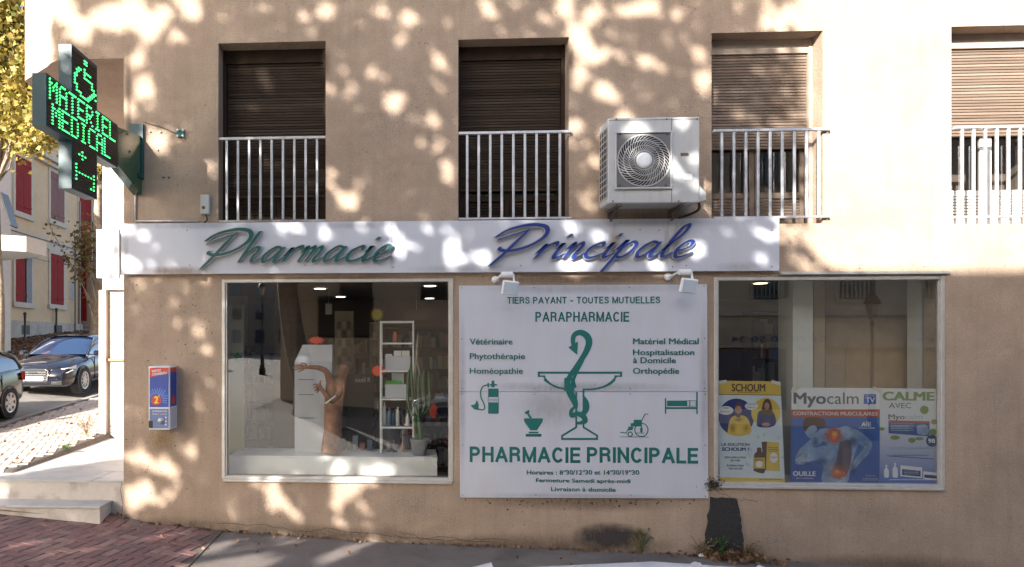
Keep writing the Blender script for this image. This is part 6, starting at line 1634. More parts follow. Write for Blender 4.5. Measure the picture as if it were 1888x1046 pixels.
# ================================================================== the building across the side street
fb = thing('cream_house', cw(-16, 30)+(2.4,), 'cream two-storey house with red shutters across the side street', 'house')
M_CREAM = mat('cream_render', (.60, .44, .27), .85, var=.08, scale=1.5, stain=(.42, .31, .2), stain_scale=1.2, stain_amt=.4, bump=.2, bscale=40)
M_TRIMS = mat('stone_trim', (.50, .45, .37), .8, var=.08, scale=3); M_REDS = mat('shutter_red', (.24, .014, .012), .7, spec=.2, var=.12, scale=4); M_REDB = mat('shutter_red_brown', (.17, .045, .033), .6, var=.15, scale=4)
FX = -15.0
def fq(mb, d0, d1, z0, z1, off0, off1, mi=0):
    'box on the far facade: along depth d, height z, proud of the wall by off'
    pts = [cw(FX+off0, d0), cw(FX+off1, d0), cw(FX+off1, d1), cw(FX+off0, d1)]
    mb.prism_z(pts, z0, z1, mi)
def dd(px, off=0): return (FX+off)*FPX/(px-PX0)
def zz_(px, py, off=0): return CH-(py-PY0)*dd(px, off)/FPX
mb = MB(); fq(mb, dd(-90), dd(148), .5, 12.5, -9, 0); mb.build('wall', M_CREAM, fb)
mb = MB(); fq(mb, dd(-90), dd(148)+.05, .4, zz_(80, 594), .001, .09); mb.build('plinth', mat('plinth_plaster', (.42, .38, .33), .9, var=.15, stain=(.2, .18, .16), stain_amt=.5), fb)
def band(px, py0, py1, off, m, nm='cornice'):
    mb = MB(); fq(mb, dd(-60), dd(146), zz_(px, py1), zz_(px, py0), .001, off); mb.build(nm, m, fb)
band(60, 272, 283, .35, M_TRIMS); band(60, 284, 291, .2, M_TRIMS); band(60, 438, 451, .06, M_TRIMS, 'string_course'); band(60, 432, 437, .12, M_TRIMS, 'string_course'); band(60, 264, 271, .1, M_TRIMS)
def fwin(px0, px1, zt_px, zb_px, pxm, leafs, nm='window', closed=True, m=M_REDS, arch=True):
    d0, d1 = dd(px0), dd(px1); zt2 = zz_(pxm, zt_px); zb2 = zz_(pxm, zb_px)
    mb = MB(); s = .16
    fq(mb, d0-s, d0-.003, zb2, zt2, .002, .05); fq(mb, d1+.003, d1+s, zb2, zt2, .002, .05); fq(mb, d0-s, d1+s, zt2+.002, zt2+.24, .002, .055); fq(mb, d0-s-.05, d1+s+.05, zb2-.22, zb2-.002, .002, .10)
    w_ = mb.build('window', M_TRIMS, fb)
    mb = MB(); fq(mb, d0, d1, zb2, zt2, .0015, .006); mb.build('pane', M_DARK, w_)
    return w_, d0, d1, zb2, zt2
def leaf_sh(w_, d0, d1, zb2, zt2, m, off=.03):
    mb = MB(); n = max(2, int((d1-d0)/.12)); 
    for i in range(n):
        a = d0+(d1-d0)*i/n; b = d0+(d1-d0)*(i+1)/n; fq(mb, a+.004, b-.004, zb2+.01, zt2-.01, .010, off+.02)
    for z in (zb2+.25, zt2-.3): fq(mb, d0+.01, d1-.01, z, z+.09, off+.021, off+.04)
    mb.build('shutter', m, w_)
for (a, b, t_, bo, pm, m) in [(27, 56, 292, 393, 41, M_REDS), (92, 117, 321, 408, 104, M_REDB), (145, 167, 345, 470, 156, M_REDS)]:
    w_, d0, d1, zb2, zt2 = fwin(a, b, t_, bo, pm, 2); mid = (d0+d1)/2; leaf_sh(w_, d0, mid-.01, zb2, zt2, m); leaf_sh(w_, mid+.01, d1, zb2, zt2, m)
w_, d0, d1, zb2, zt2 = fwin(92, 116, 470, 562, 104, 2); mid = (d0+d1)/2; leaf_sh(w_, d0, mid-.01, zb2, zt2, M_REDS); leaf_sh(w_, mid+.01, d1, zb2, zt2, M_REDS)
w_, d0, d1, zb2, zt2 = fwin(27, 57, 467, 558, 42, 1); mid = d0+(d1-d0)*.55; leaf_sh(w_, d0, mid, zb2, zt2, M_REDS); leaf_sh(w_, mid+.15, d1, zb2, zt2, mat('shutter_grey', (.2, .2, .21), .6))
for px in (44, 104):
    mb = MB(); fq(mb, dd(px-8), dd(px+7), zz_(px, 617), zz_(px, 600), .091, .097); mb.build('vent', M_BLACK, fb)
mb = MB(); fq(mb, dd(143.5), dd(145.5), 2.6, 9.5, .002, .10); fq(mb, dd(133), dd(134), 2.6, zz_(134, 440), .1, .18); mb.build('drainpipe', mat('zinc_pipe', (.23, .18, .15), .6), fb)
mb = MB(); fq(mb, dd(-10), dd(85), zz_(42, 474), zz_(42, 472.5), .2, .23); mb.build('awning_rod', M_SCREW, fb)
mb = MB(); fq(mb, dd(127), dd(138), zz_(133, 553), zz_(133, 518), .002, .02); mb.build('plaque', mat('plaque_stone', (.42, .40, .37), .8, var=.3, scale=14), fb)
# roof
mb = MB(); fq(mb, dd(-90), dd(148)+.3, 12.3, 12.5, -9.3, .5); mb.build('roof', mat('roof_tile', (.3, .14, .08), .8), fb)
# second, further house with balcony and red door
hb = thing('further_house', cw(-14.5, 42)+(3.2,), 'further house with red door and small iron balcony beyond the cream house', 'house')
mb = MB(); pts = [cw(-22, 36.5), cw(-14.2, 36.5), cw(-14.2, 70), cw(-22, 70)]; mb.prism_z(pts, 1, 11.5); mb.build('wall', mat('beige_render_far', (.44, .34, .25), .85, var=.1, scale=1), hb)
def hq(mb, px0, py0, px1, py1, d, dep=.06):
    a = P(px0, py0, d); b = P(px1, py1, d); mb.box((a.x, a.y-dep, b.z), (b.x, b.y, a.z))
mb = MB(); hq(mb, 139, 346, 166, 420, 36.3); mb.build('shutter', M_REDS, hb); mb = MB(); hq(mb, 141, 482, 160, 592, 36.3); mb.build('door', M_REDS, hb)
mb = MB(); hq(mb, 134, 436, 180, 441, 36.2, .6)
mb.build('balcony_slab', M_TRIMS, hb)
mb = MB(); hq(mb, 134, 410, 180, 412, 35.7, .03)
for k in range(12): px = 135+k*4; hq(mb, px, 411, px+.7, 436, 35.7, .03)
mb.build('balcony_railing', M_BLACK, hb)
# white shop block at far left edge with a flat canopy
wb_ = thing('white_shop', cw(-13.2, 20)+(1.5,), 'white shop block with flat canopy at the left picture edge', 'building')
mb = MB(); pts = [cw(-22, 19.5), cw(-13.05, 19.5), cw(-13.05, 24.2), cw(-22, 24.2)]; M_WB = mat('white_plaster', (.62, .60, .56), .8, var=.06)
mb.prism_z(pts, .8, CH+(628-238)*24/FPX*.9); mb.build('wall', M_WB, wb_)
d_ = 21.3
mb = MB(); mb.prism_z([cw(-13.04, 20), cw(-10.85, 21), cw(-10.8, 22.2), cw(-13.04, 23.5)], CH+(628-464)*21/FPX, CH+(628-436)*21/FPX); mb.build('canopy', M_WB, wb_)
mb = MB(); mb.prism_z([cw(-13.04, 21), cw(-12.9, 21), cw(-12.9, 21.2), cw(-13.04, 21.2)], 1.6, 5); mb.prism_z([cw(-13.04, 22.2), cw(-12.9, 22.2), cw(-12.9, 22.4), cw(-13.04, 22.4)], 1.6, 5); mb.build('door_frame', M_SCREW, wb_)
mb = MB(); mb.box((-.03, -.3, -.55), (.03, .3, .55)); p = P(16, 388, 22); mb.xform(Matrix.Translation(p) @ Euler((0, R(-16), R(10))).to_matrix().to_4x4()); mb.build('hanging_panel', M_SCREW, wb_)

# bollards
M_BOL = flat('bollard_brown', (.06, .045, .035), .5)
def bollard(px, py_b, d, label):
    x, y = cw((px-PX0)*d/FPX, d); z = gz(x, y)
    t = thing('bollard', (x, y, z), label, 'bollard', 'iron bollards on the far pavement')
    mb = MB(); mb.lathe([(.06, z), (.06, z+.08), (.042, z+.1), (.042, z+1.0), (.055, z+1.02), (.055, z+1.05), (.03, z+1.07)], (x, y, 0), 'Z', 14); mb.build('post', M_BOL, t, smooth=True)
    mb = MB(); mb.lathe([(.01, z+1.06), (.06, z+1.09), (.07, z+1.14), (.055, z+1.19), (.01, z+1.215)], (x, y, 0), 'Z', 14); mb.build('knob', M_BOL, t, smooth=True)
bollard(46, 644, 27.3, 'iron bollard in front of the left wall vent'); bollard(104, 610, 31.5, 'iron bollard in front of the right wall vent, half behind the black car')

# ================================================================== foliage
def leaf_mesh(name, pts, size, m, parent=None, base=None, seed=1, droop=.0, nshape=6, label=None, kind=None):
    rs = np.random.RandomState(seed); n = len(pts); pts = np.array(pts)
    shp = {6: [(0, -.5), (.28, -.22), (.52, .0), (.22, .18), (0, .55), (-.22, .18), (-.52, .0), (-.28, -.22)], 4: [(0, -.5), (.22, 0), (0, .5), (-.22, 0)]}[nshape]
    shp = np.array(shp); k = len(shp)
    nrm = rs.normal(size=(n, 3)); nrm[:, 2] += .4; nrm /= np.linalg.norm(nrm, axis=1)[:, None]
    t = rs.normal(size=(n, 3)); t -= (t*nrm).sum(1)[:, None]*nrm; t /= np.linalg.norm(t, axis=1)[:, None]; b = np.cross(nrm, t)
    sz = size*rs.uniform(.65, 1.25, n)
    bend = np.array([abs(s[0])*-.18 for s in shp])
    V3 = pts[:, None, :] + sz[:, None, None]*(shp[None, :, 0, None]*t[:, None, :] + shp[None, :, 1, None]*b[:, None, :] + bend[None, :, None]*nrm[:, None, :])
    o0 = np.array(ORG[parent.name]) if parent is not None else np.array(base)
    V3 = (V3.reshape(-1, 3) - o0).astype(np.float32)
    me = bpy.data.meshes.new(name); me.vertices.add(n*k); me.vertices.foreach_set('co', V3.ravel())
    me.loops.add(n*k); me.loops.foreach_set('vertex_index', np.arange(n*k, dtype=np.int32)); me.polygons.add(n)
    me.polygons.foreach_set('loop_start', np.arange(0, n*k, k, dtype=np.int32)); me.update(calc_edges=True); me.materials.append(m)
    o = bpy.data.objects.new(name, me); COL.objects.link(o)
    if parent is not None: o.parent = parent
    else: o.location = Vector(base)
    ORG[o.name] = Vector(o0)
    if kind: o['kind'] = kind
    return o
def leaf_mat(name, cols, transl=.35):
    m = bpy.data.materials.new(name); m.use_nodes = True; n = m.node_tree.nodes; l = m.node_tree.links; b = n['Principled BSDF']
    b.inputs['Roughness'].default_value = .55
    g = n.new('ShaderNodeNewGeometry'); r = n.new('ShaderNodeValToRGB'); r.color_ramp.interpolation = 'LINEAR'
    while len(r.color_ramp.elements) < len(cols): r.color_ramp.elements.new(.5)
    for i, c in enumerate(cols): r.color_ramp.elements[i].position = i/(len(cols)-1); r.color_ramp.elements[i].color = (*c, 1)
    l.new(g.outputs['Random Per Island'], r.inputs[0]); l.new(r.outputs[0], b.inputs['Base Color'])
    t = n.new('ShaderNodeBsdfTranslucent'); l.new(r.outputs[0], t.inputs[0]); ms = n.new('ShaderNodeMixShader'); ms.inputs[0].default_value = transl
    l.new(b.outputs[0], ms.inputs[1]); l.new(t.outputs[0], ms.inputs[2]); l.new(ms.outputs[0], n['Material Output'].inputs[0]); return m
M_LEAF_G = leaf_mat('plane_leaf_green', [(.035, .055, .012), (.055, .08, .018), (.12, .10, .02)], .2)
M_LEAF_Y = leaf_mat('plane_leaf_yellow', [(.26, .22, .04), (.40, .33, .07), (.16, .17, .035), (.32, .20, .05), (.48, .43, .14)], .35)
M_LITTER = leaf_mat('fallen_leaf', [(.16, .08, .035), (.24, .13, .06), (.10, .055, .03), (.3, .18, .09)], .1)
M_BARK = mat('plane_bark', (.24, .19, .14), .85, var=.35, scale=6, stain=(.40, .36, .28), stain_scale=5, stain_amt=.8, bump=.5, bscale=20)

SX, SZ = math.tan(SUN_AZ), math.tan(SUN_EL)/math.cos(SUN_AZ)
# sunflecks read off the photograph: px, py, radius px  (gaps between the leaves along the sun's direction)
GAPS = [(240, 15, 26), (272, 48, 24), (215, 45, 20), (352, 15, 22), (330, 70, 14), (250, 110, 18), (190, 30, 24), (150, 60, 22), (120, 20, 24), (300, 30, 18), (405, 40, 10), (430, 62, 12), (262, 160, 22), (240, 200, 14), (290, 262, 24), (276, 238, 12), (312, 290, 12), (348, 300, 13), (372, 310, 10), (388, 300, 11), (352, 310, 12), (326, 352, 15), (330, 390, 12), (372, 335, 10), (352, 375, 11), (368, 382, 12), (280, 200, 10),
 (686, 125, 11), (703, 143, 12), (650, 158, 10), (632, 132, 10), (632, 96, 11), (737, 70, 13), (728, 90, 7), (735, 188, 17), (715, 196, 11), (703, 193, 8), (768, 213, 9), (800, 222, 13), (780, 252, 12), (808, 270, 13), (726, 268, 7), (818, 168, 9), (790, 95, 9), (806, 108, 8), (815, 128, 9), (812, 160, 9), (642, 372, 19), (620, 350, 12), (612, 320, 10), (822, 310, 13), (818, 330, 10), (828, 295, 10), (745, 312, 5), (765, 357, 7), (662, 340, 7), (782, 400, 8), (600, 20, 18), (560, 30, 14), (520, 45, 12), (575, 60, 10), (700, 20, 14), (760, 30, 16), (830, 40, 10), (660, 45, 10), (610, 160, 12), (470, 130, 9), (585, 185, 8), (590, 155, 12), (460, 270, 12), (485, 275, 9),
 (1075, 98, 15), (1092, 85, 8), (1112, 103, 15), (1070, 130, 13), (1110, 165, 16), (1060, 160, 12), (1052, 190, 12), (1135, 180, 9), (1170, 70, 12), (1230, 75, 12), (1265, 70, 12), (1190, 115, 17), (1150, 115, 10), (1300, 150, 18), (1290, 100, 16), (1262, 135, 9), (1062, 230, 16), (1080, 262, 12), (1050, 262, 10), (1155, 205, 11), (1090, 300, 10), (1065, 320, 10), (1088, 340, 8), (1072, 362, 12), (1090, 385, 9), (1200, 175, 8), (1295, 345, 14), (1300, 390, 12), (1040, 15, 20), (1090, 30, 18), (1150, 20, 16), (1000, 35, 14), (1200, 12, 18), (1250, 30, 14), (1130, 60, 10), (900, 20, 14), (950, 12, 12), (1060, 60, 18),
 (1120, 245, 14), (1155, 232, 16), (1130, 282, 10), (1190, 295, 20), (1185, 335, 12), (1245, 350, 14), (1270, 280, 14), (1260, 270, 10), (1172, 365, 10), (1255, 375, 10),
 (245, 430, 13), (270, 445, 10), (240, 490, 14), (262, 498, 12), (290, 493, 9), (350, 480, 9), (366, 470, 8), (528, 425, 8), (548, 418, 10), (565, 430, 8), (605, 430, 10), (612, 445, 8), (672, 420, 10), (732, 432, 10), (738, 447, 8), (796, 432, 5), (728, 465, 9), (740, 475, 8), (840, 470, 16), (855, 490, 12), (835, 500, 10), (890, 480, 14), (900, 495, 10), (875, 440, 8), (933, 415, 10), (978, 415, 8), (1048, 490, 16), (1060, 498, 12), (1085, 500, 10), (1065, 433, 9), (1100, 440, 12), (1108, 450, 8), (1290, 468, 14), (1275, 462, 10), (1215, 495, 13), (1235, 500, 8), (1050, 415, 8), (1412, 445, 8), (1400, 480, 6), (1175, 470, 7),
 (365, 610, 11), (385, 645, 10), (352, 600, 8), (370, 625, 9), (320, 555, 8), (330, 600, 9), (260, 525, 12), (300, 530, 10), (335, 525, 10), (370, 515, 10), (258, 845, 14), (275, 858, 10), (306, 862, 14), (235, 905, 12), (268, 900, 15), (290, 925, 12), (248, 930, 13), (238, 905, 12), (315, 912, 12), (330, 930, 11), (325, 900, 10), (335, 948, 8), (358, 838, 9), (365, 745, 7), (350, 820, 8), (392, 838, 5), (434, 955, 6), (430, 945, 6),
 (500, 905, 14), (505, 880, 12), (470, 890, 10), (545, 900, 10), (565, 915, 8), (508, 930, 10), (525, 932, 10), (540, 945, 10), (548, 960, 8), (520, 985, 7), (635, 905, 16), (655, 890, 14), (622, 930, 12), (620, 960, 11), (632, 980, 10), (650, 985, 9), (680, 975, 9), (688, 950, 8), (690, 920, 9), (668, 930, 8), (680, 890, 12), (590, 850, 14), (585, 870, 10), (668, 860, 16), (650, 862, 14), (690, 865, 12), (565, 810, 12), (568, 780, 10), (560, 830, 9), (512, 865, 9), (470, 875, 7), (545, 880, 8), (690, 850, 8),
 (198, 438, 20), (192, 462, 16), (188, 500, 14), (206, 503, 10), (210, 440, 14)]
# wall-plane map: (x, z) with hole radius in metres
HOLES = np.array([(*W(px, py), max(.04, r_/148 * (1.0 if r_ < 13 else 1.22) * (1.25 if py > 840 else 1) - .035)) for px, py, r_ in GAPS])
for (px, py, r_) in [(196, 436, 26), (190, 462, 20), (185, 502, 16), (206, 506, 12), (214, 440, 14), (200, 480, 12)]:
    x_, z_ = W(px, py, .3); HOLES = np.vstack([HOLES, [x_ - SX*.3, z_ + SZ*.3, r_/150]])
# further gaps cut for sunflecks on the pavement in front of the wall
for (px, py, r_) in [(420, 1030, 34), (445, 1040, 24), (400, 1010, 18), (480, 1040, 14), (440, 1000, 10), (530, 1000, 16), (640, 1010, 30), (605, 1032, 22), (670, 1020, 22), (680, 1000, 14), (60, 960, 10), (30, 985, 14), (120, 1015, 12), (270, 990, 10), (300, 1000, 8), (150, 975, 8), (350, 1035, 14)]:
    dgr = 2.4*FPX/(py-PY0); p = P(px, py, dgr); k = -p.y
    HOLES = np.vstack([HOLES, [p.x + SX*k, p.z - SZ*k, max(.05, r_/135)]])
def crown_density(x, z):
    'share of sun the crown stops, at wall position (x, z)'
    px = PX0 + 0
    nx_ = noise.noise(Vector((x*.7, z*.7, 3.1)))
    edge_r = np.interp(z, [0, 3.0, 3.4, 4.2, 5.0, 6.2, 7.5, 9], [6.0, 6.0, 5.0, 4.8, 4.75, 4.5, 4.6, 4.0]) + .35*nx_
    edge_l = np.interp(z, [0, 3.2, 4.6, 5.6, 8], [-5.4, -5.3, -5.0, -4.55, -4.5]) + .15*nx_
    d = min(edge_r-x, x-edge_l)
    if z > 8.2+nx_: return 0
    if d < 0: return 0
    base = min(1, .25 + d/.55) if x < 0 else min(1, .10 + d/1.4)
    return base
def make_crown(n, y0, y1, size, seed):
    rs = np.random.RandomState(seed); out = []
    while len(out) < n:
        x = rs.uniform(-6, 7.2); z = rs.uniform(-.9, 9); k = rs.uniform(y0, y1)
        if rs.rand() > crown_density(x, z): continue
        # near the gap lines leave room for the leaf itself
        dsq = np.hypot(HOLES[:, 0]-x, HOLES[:, 1]-z) - HOLES[:, 2] - size*.24
        if dsq.min() < 0: continue
        if x > -.55 or z > 3.35 or True: pass
        out.append((x - SX*k, -k, z + SZ*k))
    return out
def shade_skirt(n, seed):  # unseen leaves added to keep sunflecks off the lower wall
    'dense leaf skirt added under the crown: no gaps'
    rs = np.random.RandomState(seed); out = []
    while len(out) < n:
        x = rs.uniform(-.42, 4.6); z = rs.uniform(-.9, 3.3); k = rs.uniform(10.8, 14.4)
        if z > 3.25-.25*noise.noise(Vector((x*3, 0, 0))): continue
        out.append((x - SX*k, -k, z + SZ*k))
    return out
treeA = thing('plane_tree', (-3.3, -12.2, gz(-3, -12)), 'big plane tree standing in the street behind the viewer, mirrored in the left window', 'tree')
treeB = thing('plane_tree', (-11.2, -13.5, gz(-11, -13)), 'second plane tree further left behind the viewer', 'tree')
def trunk(t, base, fork, limbs, r0):
    mb = MB(); pts = [Vector(base)+Vector((0, 0, -.2)), Vector(base)+Vector((.05, 0, .8)), Vector(base).lerp(Vector(fork), .6), Vector(fork)]
    mb.tube(catmull(pts, 4), [r0*(1.25-.45*i/12) for i in range(13)], 14); mb.build('trunk', M_BARK, t, smooth=True)
    for lp in limbs:
        mb = MB(); c = catmull([Vector(fork)-Vector((0, 0, .3))]+[Vector(q) for q in lp], 5); mb.tube(c, [r0*.62*(1-.85*i/(len(c)-1)) for i in range(len(c))], 9); mb.build('limb', M_BARK, t, smooth=True)
zb1 = gz(-3, -12)
trunk(treeA, (-3.3, -12.2, zb1), (-3.9, -12.3, zb1+4.2), [[(-3.0, -12.0, 6.3), (-1.8, -11.5, 8.2)], [(-4.8, -12.6, 6.6), (-6.2, -12.6, 9)], [(-3.6, -12.9, 7), (-3.4, -13.4, 10.5)], [(-4.6, -11.6, 6.8), (-5.0, -11.1, 9.4)], [(-2.8, -12.9, 5.6), (-1.0, -13.0, 7.2)]], .36)
trunk(treeB, (-11.2, -13.5, gz(-11, -13)), (-11.0, -13.3, 4.8), [[(-10.0, -13.1, 6.5), (-8.6, -12.7, 8.6)], [(-12.0, -13.4, 7), (-12.6, -13.8, 9.2)], [(-11.2, -12.8, 7.2), (-10.6, -12.4, 10)], [(-9.6, -13.9, 6.0), (-8.0, -14.0, 7)]], .34)
allp = np.array(make_crown(35000, 10.6, 14.6, .15, 5) + shade_skirt(9000, 17))
sel = allp[:, 0] > -7.4
leaf_mesh('crown', allp[sel], .20, M_LEAF_G, treeA, seed=2); leaf_mesh('crown', allp[~sel], .20, M_LEAF_G, treeB, seed=3)

def clump_tree(name, base, trunk_h, crown_c, crown_r, n, m, label, seed, leaf=.28, r0=.2, fork=None, clusters=22, fill=.35):
    rs = np.random.RandomState(seed); t = thing(name, base, label, 'tree')
    b = Vector(base); c = Vector(crown_c)
    mb = MB(); f = Vector(fork) if fork else Vector((b.x, b.y, b.z+trunk_h)); pts = catmull([b-Vector((0, 0, .2)), b.lerp(f, .5)+Vector((.06, 0, 0)), f, c], 4)
    mb.tube(pts, [r0*(1.15-.85*i/(len(pts)-1)) for i in range(len(pts))], 10); mb.build('trunk', M_BARK, t, smooth=True)
    P3 = []
    cen = [c + Vector([rs.normal()*.5*crown_r[i] for i in range(3)]) for _ in range(clusters)]
    for q in cen:
        mbb = MB(); mbb.tube([f.lerp(c, .3), f.lerp(q, .6)+Vector((0, 0, .1)), q], [r0*.3, r0*.15, .015], 5)
        mbb.build('branch', M_BARK, t, smooth=True)
        k = int(n/clusters); s = np.array(crown_r)*fill*rs.uniform(.6, 1.2)
        P3 += [tuple(np.array(q)+rs.normal(size=3)*s*.8) for _ in range(k)]
    leaf_mesh('crown', P3, leaf, m, t, seed=seed); return t
# yellow plane tree above the side street, left edge
b = street_point(-9.9, 18.5)
q = P(2, 120, 17.5)
clump_tree('plane_tree', street_point(-10.9, 19.5), 4, (q.x-.2, q.y, q.z+.4), (1.1, 1.2, 2.2), 13000, M_LEAF_Y, 'yellow autumn plane tree at the top left beside the building corner', 11, leaf=.145, r0=.16, clusters=26, fill=.3)
q = P(85, 215, 16.5)
clump_tree('plane_tree_bough', tuple(P(60, 150, 17)), .1, (q.x, q.y, q.z), (.55, .6, .7), 2200, M_LEAF_Y, 'hanging yellow plane tree bough beside the green cross', 12, leaf=.13, r0=.04, clusters=8, fill=.4)
# tree with pale trunk close to the corner
tb = P(172, 690, 26); tb = Vector(cw(-10.75, 26)+(gz(*cw(-10.75, 26)),))
tf = P(180, 400, 26)
clump_tree('plane_tree', tuple(tb), 5, tuple(P(182, 300, 26)), (.5, .5, .8), 700, M_LEAF_Y, 'pale trunked plane tree just left of the corner pilaster, vines at its foot', 13, leaf=.22, r0=.26, fork=tuple(tf), clusters=7, fill=.4)
# climbing branches with sparse leaves against the red door
mb = MB(); vt = thing('climbing_shrub', tuple(street_point(-11.5, 25)), 'sparse climbing shrub with brown green leaves left of the pale trunk', 'shrub')
LP = []
rs = np.random.RandomState(4)
for pts in ([(176, 600), (150, 520), (120, 470), (90, 415)], [(170, 560), (140, 505), (115, 470)], [(175, 520), (158, 470), (140, 440)], [(178, 560), (165, 500), (150, 455)]):
    c = catmull([P(a, b_, 25) for a, b_ in pts], 6); mb.tube(c, .018, 5)
    for p in c[4:]:
        for _ in range(4): LP.append(tuple(p+Vector(rs.normal(size=3)*.13)))
for _ in range(420): p = P(rs.normal(158, 11), rs.normal(455, 28), 25+rs.normal()*.3); LP.append(tuple(p))
mb.build('stems', M_BARK, vt, smooth=True); leaf_mesh('leaves', LP, .15, leaf_mat('shrub_leaf', [(.10, .10, .03), (.14, .07, .03), (.06, .07, .02), (.2, .14, .05)], .2), vt, seed=9)
# far trees to close the street
for i, (xr, d, h, lab) in enumerate([(-9, 75, 9, 'left hazy tree at the end of the side street'), (-4, 80, 9, 'right hazy tree at the end of the side street')]):
    p = street_point(xr, d); clump_tree('street_tree', tuple(p), 3, (p.x, p.y, p.z+6), (3, 3, 3.2), 1500, M_LEAF_Y, lab, 30+i, leaf=.6, r0=.3, clusters=12)

# ================================================================== the other side of the street (seen in the glass)
ob = thing('opposite_building', (6, -20, 0), 'beige building with shopfront across the street behind the viewer, mirrored in the glass', 'building')
M_OB = mat('opposite_beige', (.56, .46, .34), .85, var=.08, scale=1.2); YO = -16.0
HB = 3.13 + SZ*16.0
mb = MB(); mb.box((-4.8, YO-10, -1), (34, YO, HB)); mb.build('wall', M_OB, ob)
mb = MB(); mb.box((-4.85, YO-10.1, HB+.001), (34.1, YO+.12, HB+.0015+.14)); mb.build('cornice', M_TRIMS, ob)
def owin(x, z, w_, h, grille=True):
    mb = MB(); mb.box((x-.12, YO+.001, z-.15), (x+w_+.12, YO+.04, z-.001)); mb.box((x-.12, YO+.001, z+h+.001), (x+w_+.12, YO+.04, z+h+.15)); mb.box((x-.12, YO+.001, z), (x-.001, YO+.04, z+h)); mb.box((x+w_+.001, YO+.001, z), (x+w_+.12, YO+.04, z+h)); w2_ = mb.build('window', M_TRIMS, ob)
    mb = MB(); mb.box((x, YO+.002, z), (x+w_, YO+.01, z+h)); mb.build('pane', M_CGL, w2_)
    if grille:
        mb = MB()
        for k in range(9): mb.box((x+w_*k/8-.012, YO+.09, z), (x+w_*k/8+.012, YO+.11, z+.95))
        for zz in (z, z+.45, z+.93): mb.box((x-.02, YO+.085, zz), (x+w_+.02, YO+.115, zz+.03))
        for k in range(8):
            cx = x+w_*(k+.5)/8; mb.tube([(cx+.06*math.cos(2*math.pi*q/10), YO+.1, z+.25+.12*math.sin(2*math.pi*q/10)) for q in range(11)], .008, 4)
        mb.build('iron_guard', M_BLACK, w2_)
for r_ in range(2):
    for k in range(12): owin(-2.6+k*2.9, 3.95+r_*3.2, 1.15, 2.0)
mb = MB(); mb.box((2.5, YO+.001, 3.35), (33, YO+.12, 3.5)); mb.build('string_course', M_TRIMS, ob)
mb = MB(); mb.box((9, YO+.001, 2.25), (26, YO+.35, 2.95)); mb.build('shop_fascia', mat('fascia_tan', (.46, .38, .28), .6), ob)
for (s, x0_, x1_) in (('01 78 20 50 34', 14.2, 11.0), ('décoration', 23.0, 17.2)):
    vs, fs = glyphs(s, .01, .5); a = min(v.x for v in vs); b_ = max(v.x for v in vs)
    mb = MB(); mb.add([(x0_+(v.x-a)*(x1_-x0_)/(b_-a), YO+(.353 if v.z > 0 else .356), 2.45+v.y*.28) for v in vs], fs); mb.build('lettering', C_NAVY, ob, fix=False)
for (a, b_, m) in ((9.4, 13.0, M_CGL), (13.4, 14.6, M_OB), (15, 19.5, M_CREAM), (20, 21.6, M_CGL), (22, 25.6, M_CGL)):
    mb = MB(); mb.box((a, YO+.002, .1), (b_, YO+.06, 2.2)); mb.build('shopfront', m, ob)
mb = MB(); mb.box((3.2, YO+.001, .3), (4.6, YO+.05, 2.9)); mb.build('door', M_WOOD, ob)
mb = MB(); mb.box((-3.4, YO+.001, 2.6), (-1.4, YO+.07, 4.1)); mb.build('wall_sign', M_BLACK, ob)
lb = thing('left_block', (-32, -45, 0), 'low pale terrace on the far side of the street leaving behind the viewer', 'building')
mb = MB(); mb.box((-40, -80, -1), (-24, -22, 7)); mb.build('wall', mat('pale_block', (.6, .54, .46), .8), lb)
for k in range(8):
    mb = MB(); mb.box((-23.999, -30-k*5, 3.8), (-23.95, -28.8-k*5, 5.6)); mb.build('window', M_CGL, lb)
eb = thing('end_block', (-14, -82, 0), 'tall grey brown block closing the street behind the viewer', 'building')
mb = MB(); mb.box((-30, -95, -1), (2, -84, 15)); mb.build('wall', mat('end_block_m', (.28, .23, .19), .8), eb)
for k in range(9):
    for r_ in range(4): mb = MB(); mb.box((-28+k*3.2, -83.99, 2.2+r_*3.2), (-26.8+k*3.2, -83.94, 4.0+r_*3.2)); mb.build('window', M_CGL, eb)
def street_lamp(x, y, h, label):
    z = gz(x, y); t = thing('street_lamp', (x, y, z), label, 'street lamp')
    mb = MB(); mb.lathe([(.20, z), (.2, z+.3), (.13, z+.5), (.10, z+1.1), (.055, z+1.3), (.045, z+h-.9), (.07, z+h-.85), (.04, z+h-.7)], (x, y, 0), 'Z', 12); mb.build('post', M_BLACK, t, smooth=True)
    mb = MB(); mb.lathe([(.10, z+h-.68), (.2, z+h-.2)], (x, y, 0), 'Z', 6); mb.build('lantern', flat('lantern_glass', (.35, .33, .28), .1), t)
    mb = MB(); mb.lathe([(.26, z+h-.19), (.20, z+h-.05), (.06, z+h+.12), (.02, z+h+.25)], (x, y, 0), 'Z', 6); mb.build('lantern_cap', M_BLACK, t)
street_lamp(-8.6, -30, 5.2, 'black lantern post far behind the viewer, mirrored in the left window')
street_lamp(13.9, -12.9, 4.3, 'black lantern post across the street, mirrored in the right window')
car((-13.2, -33, gz(-13, -33)), R(100), M_P_WHT, 'white car parked far behind the viewer, mirrored in the left window', L=4.3)

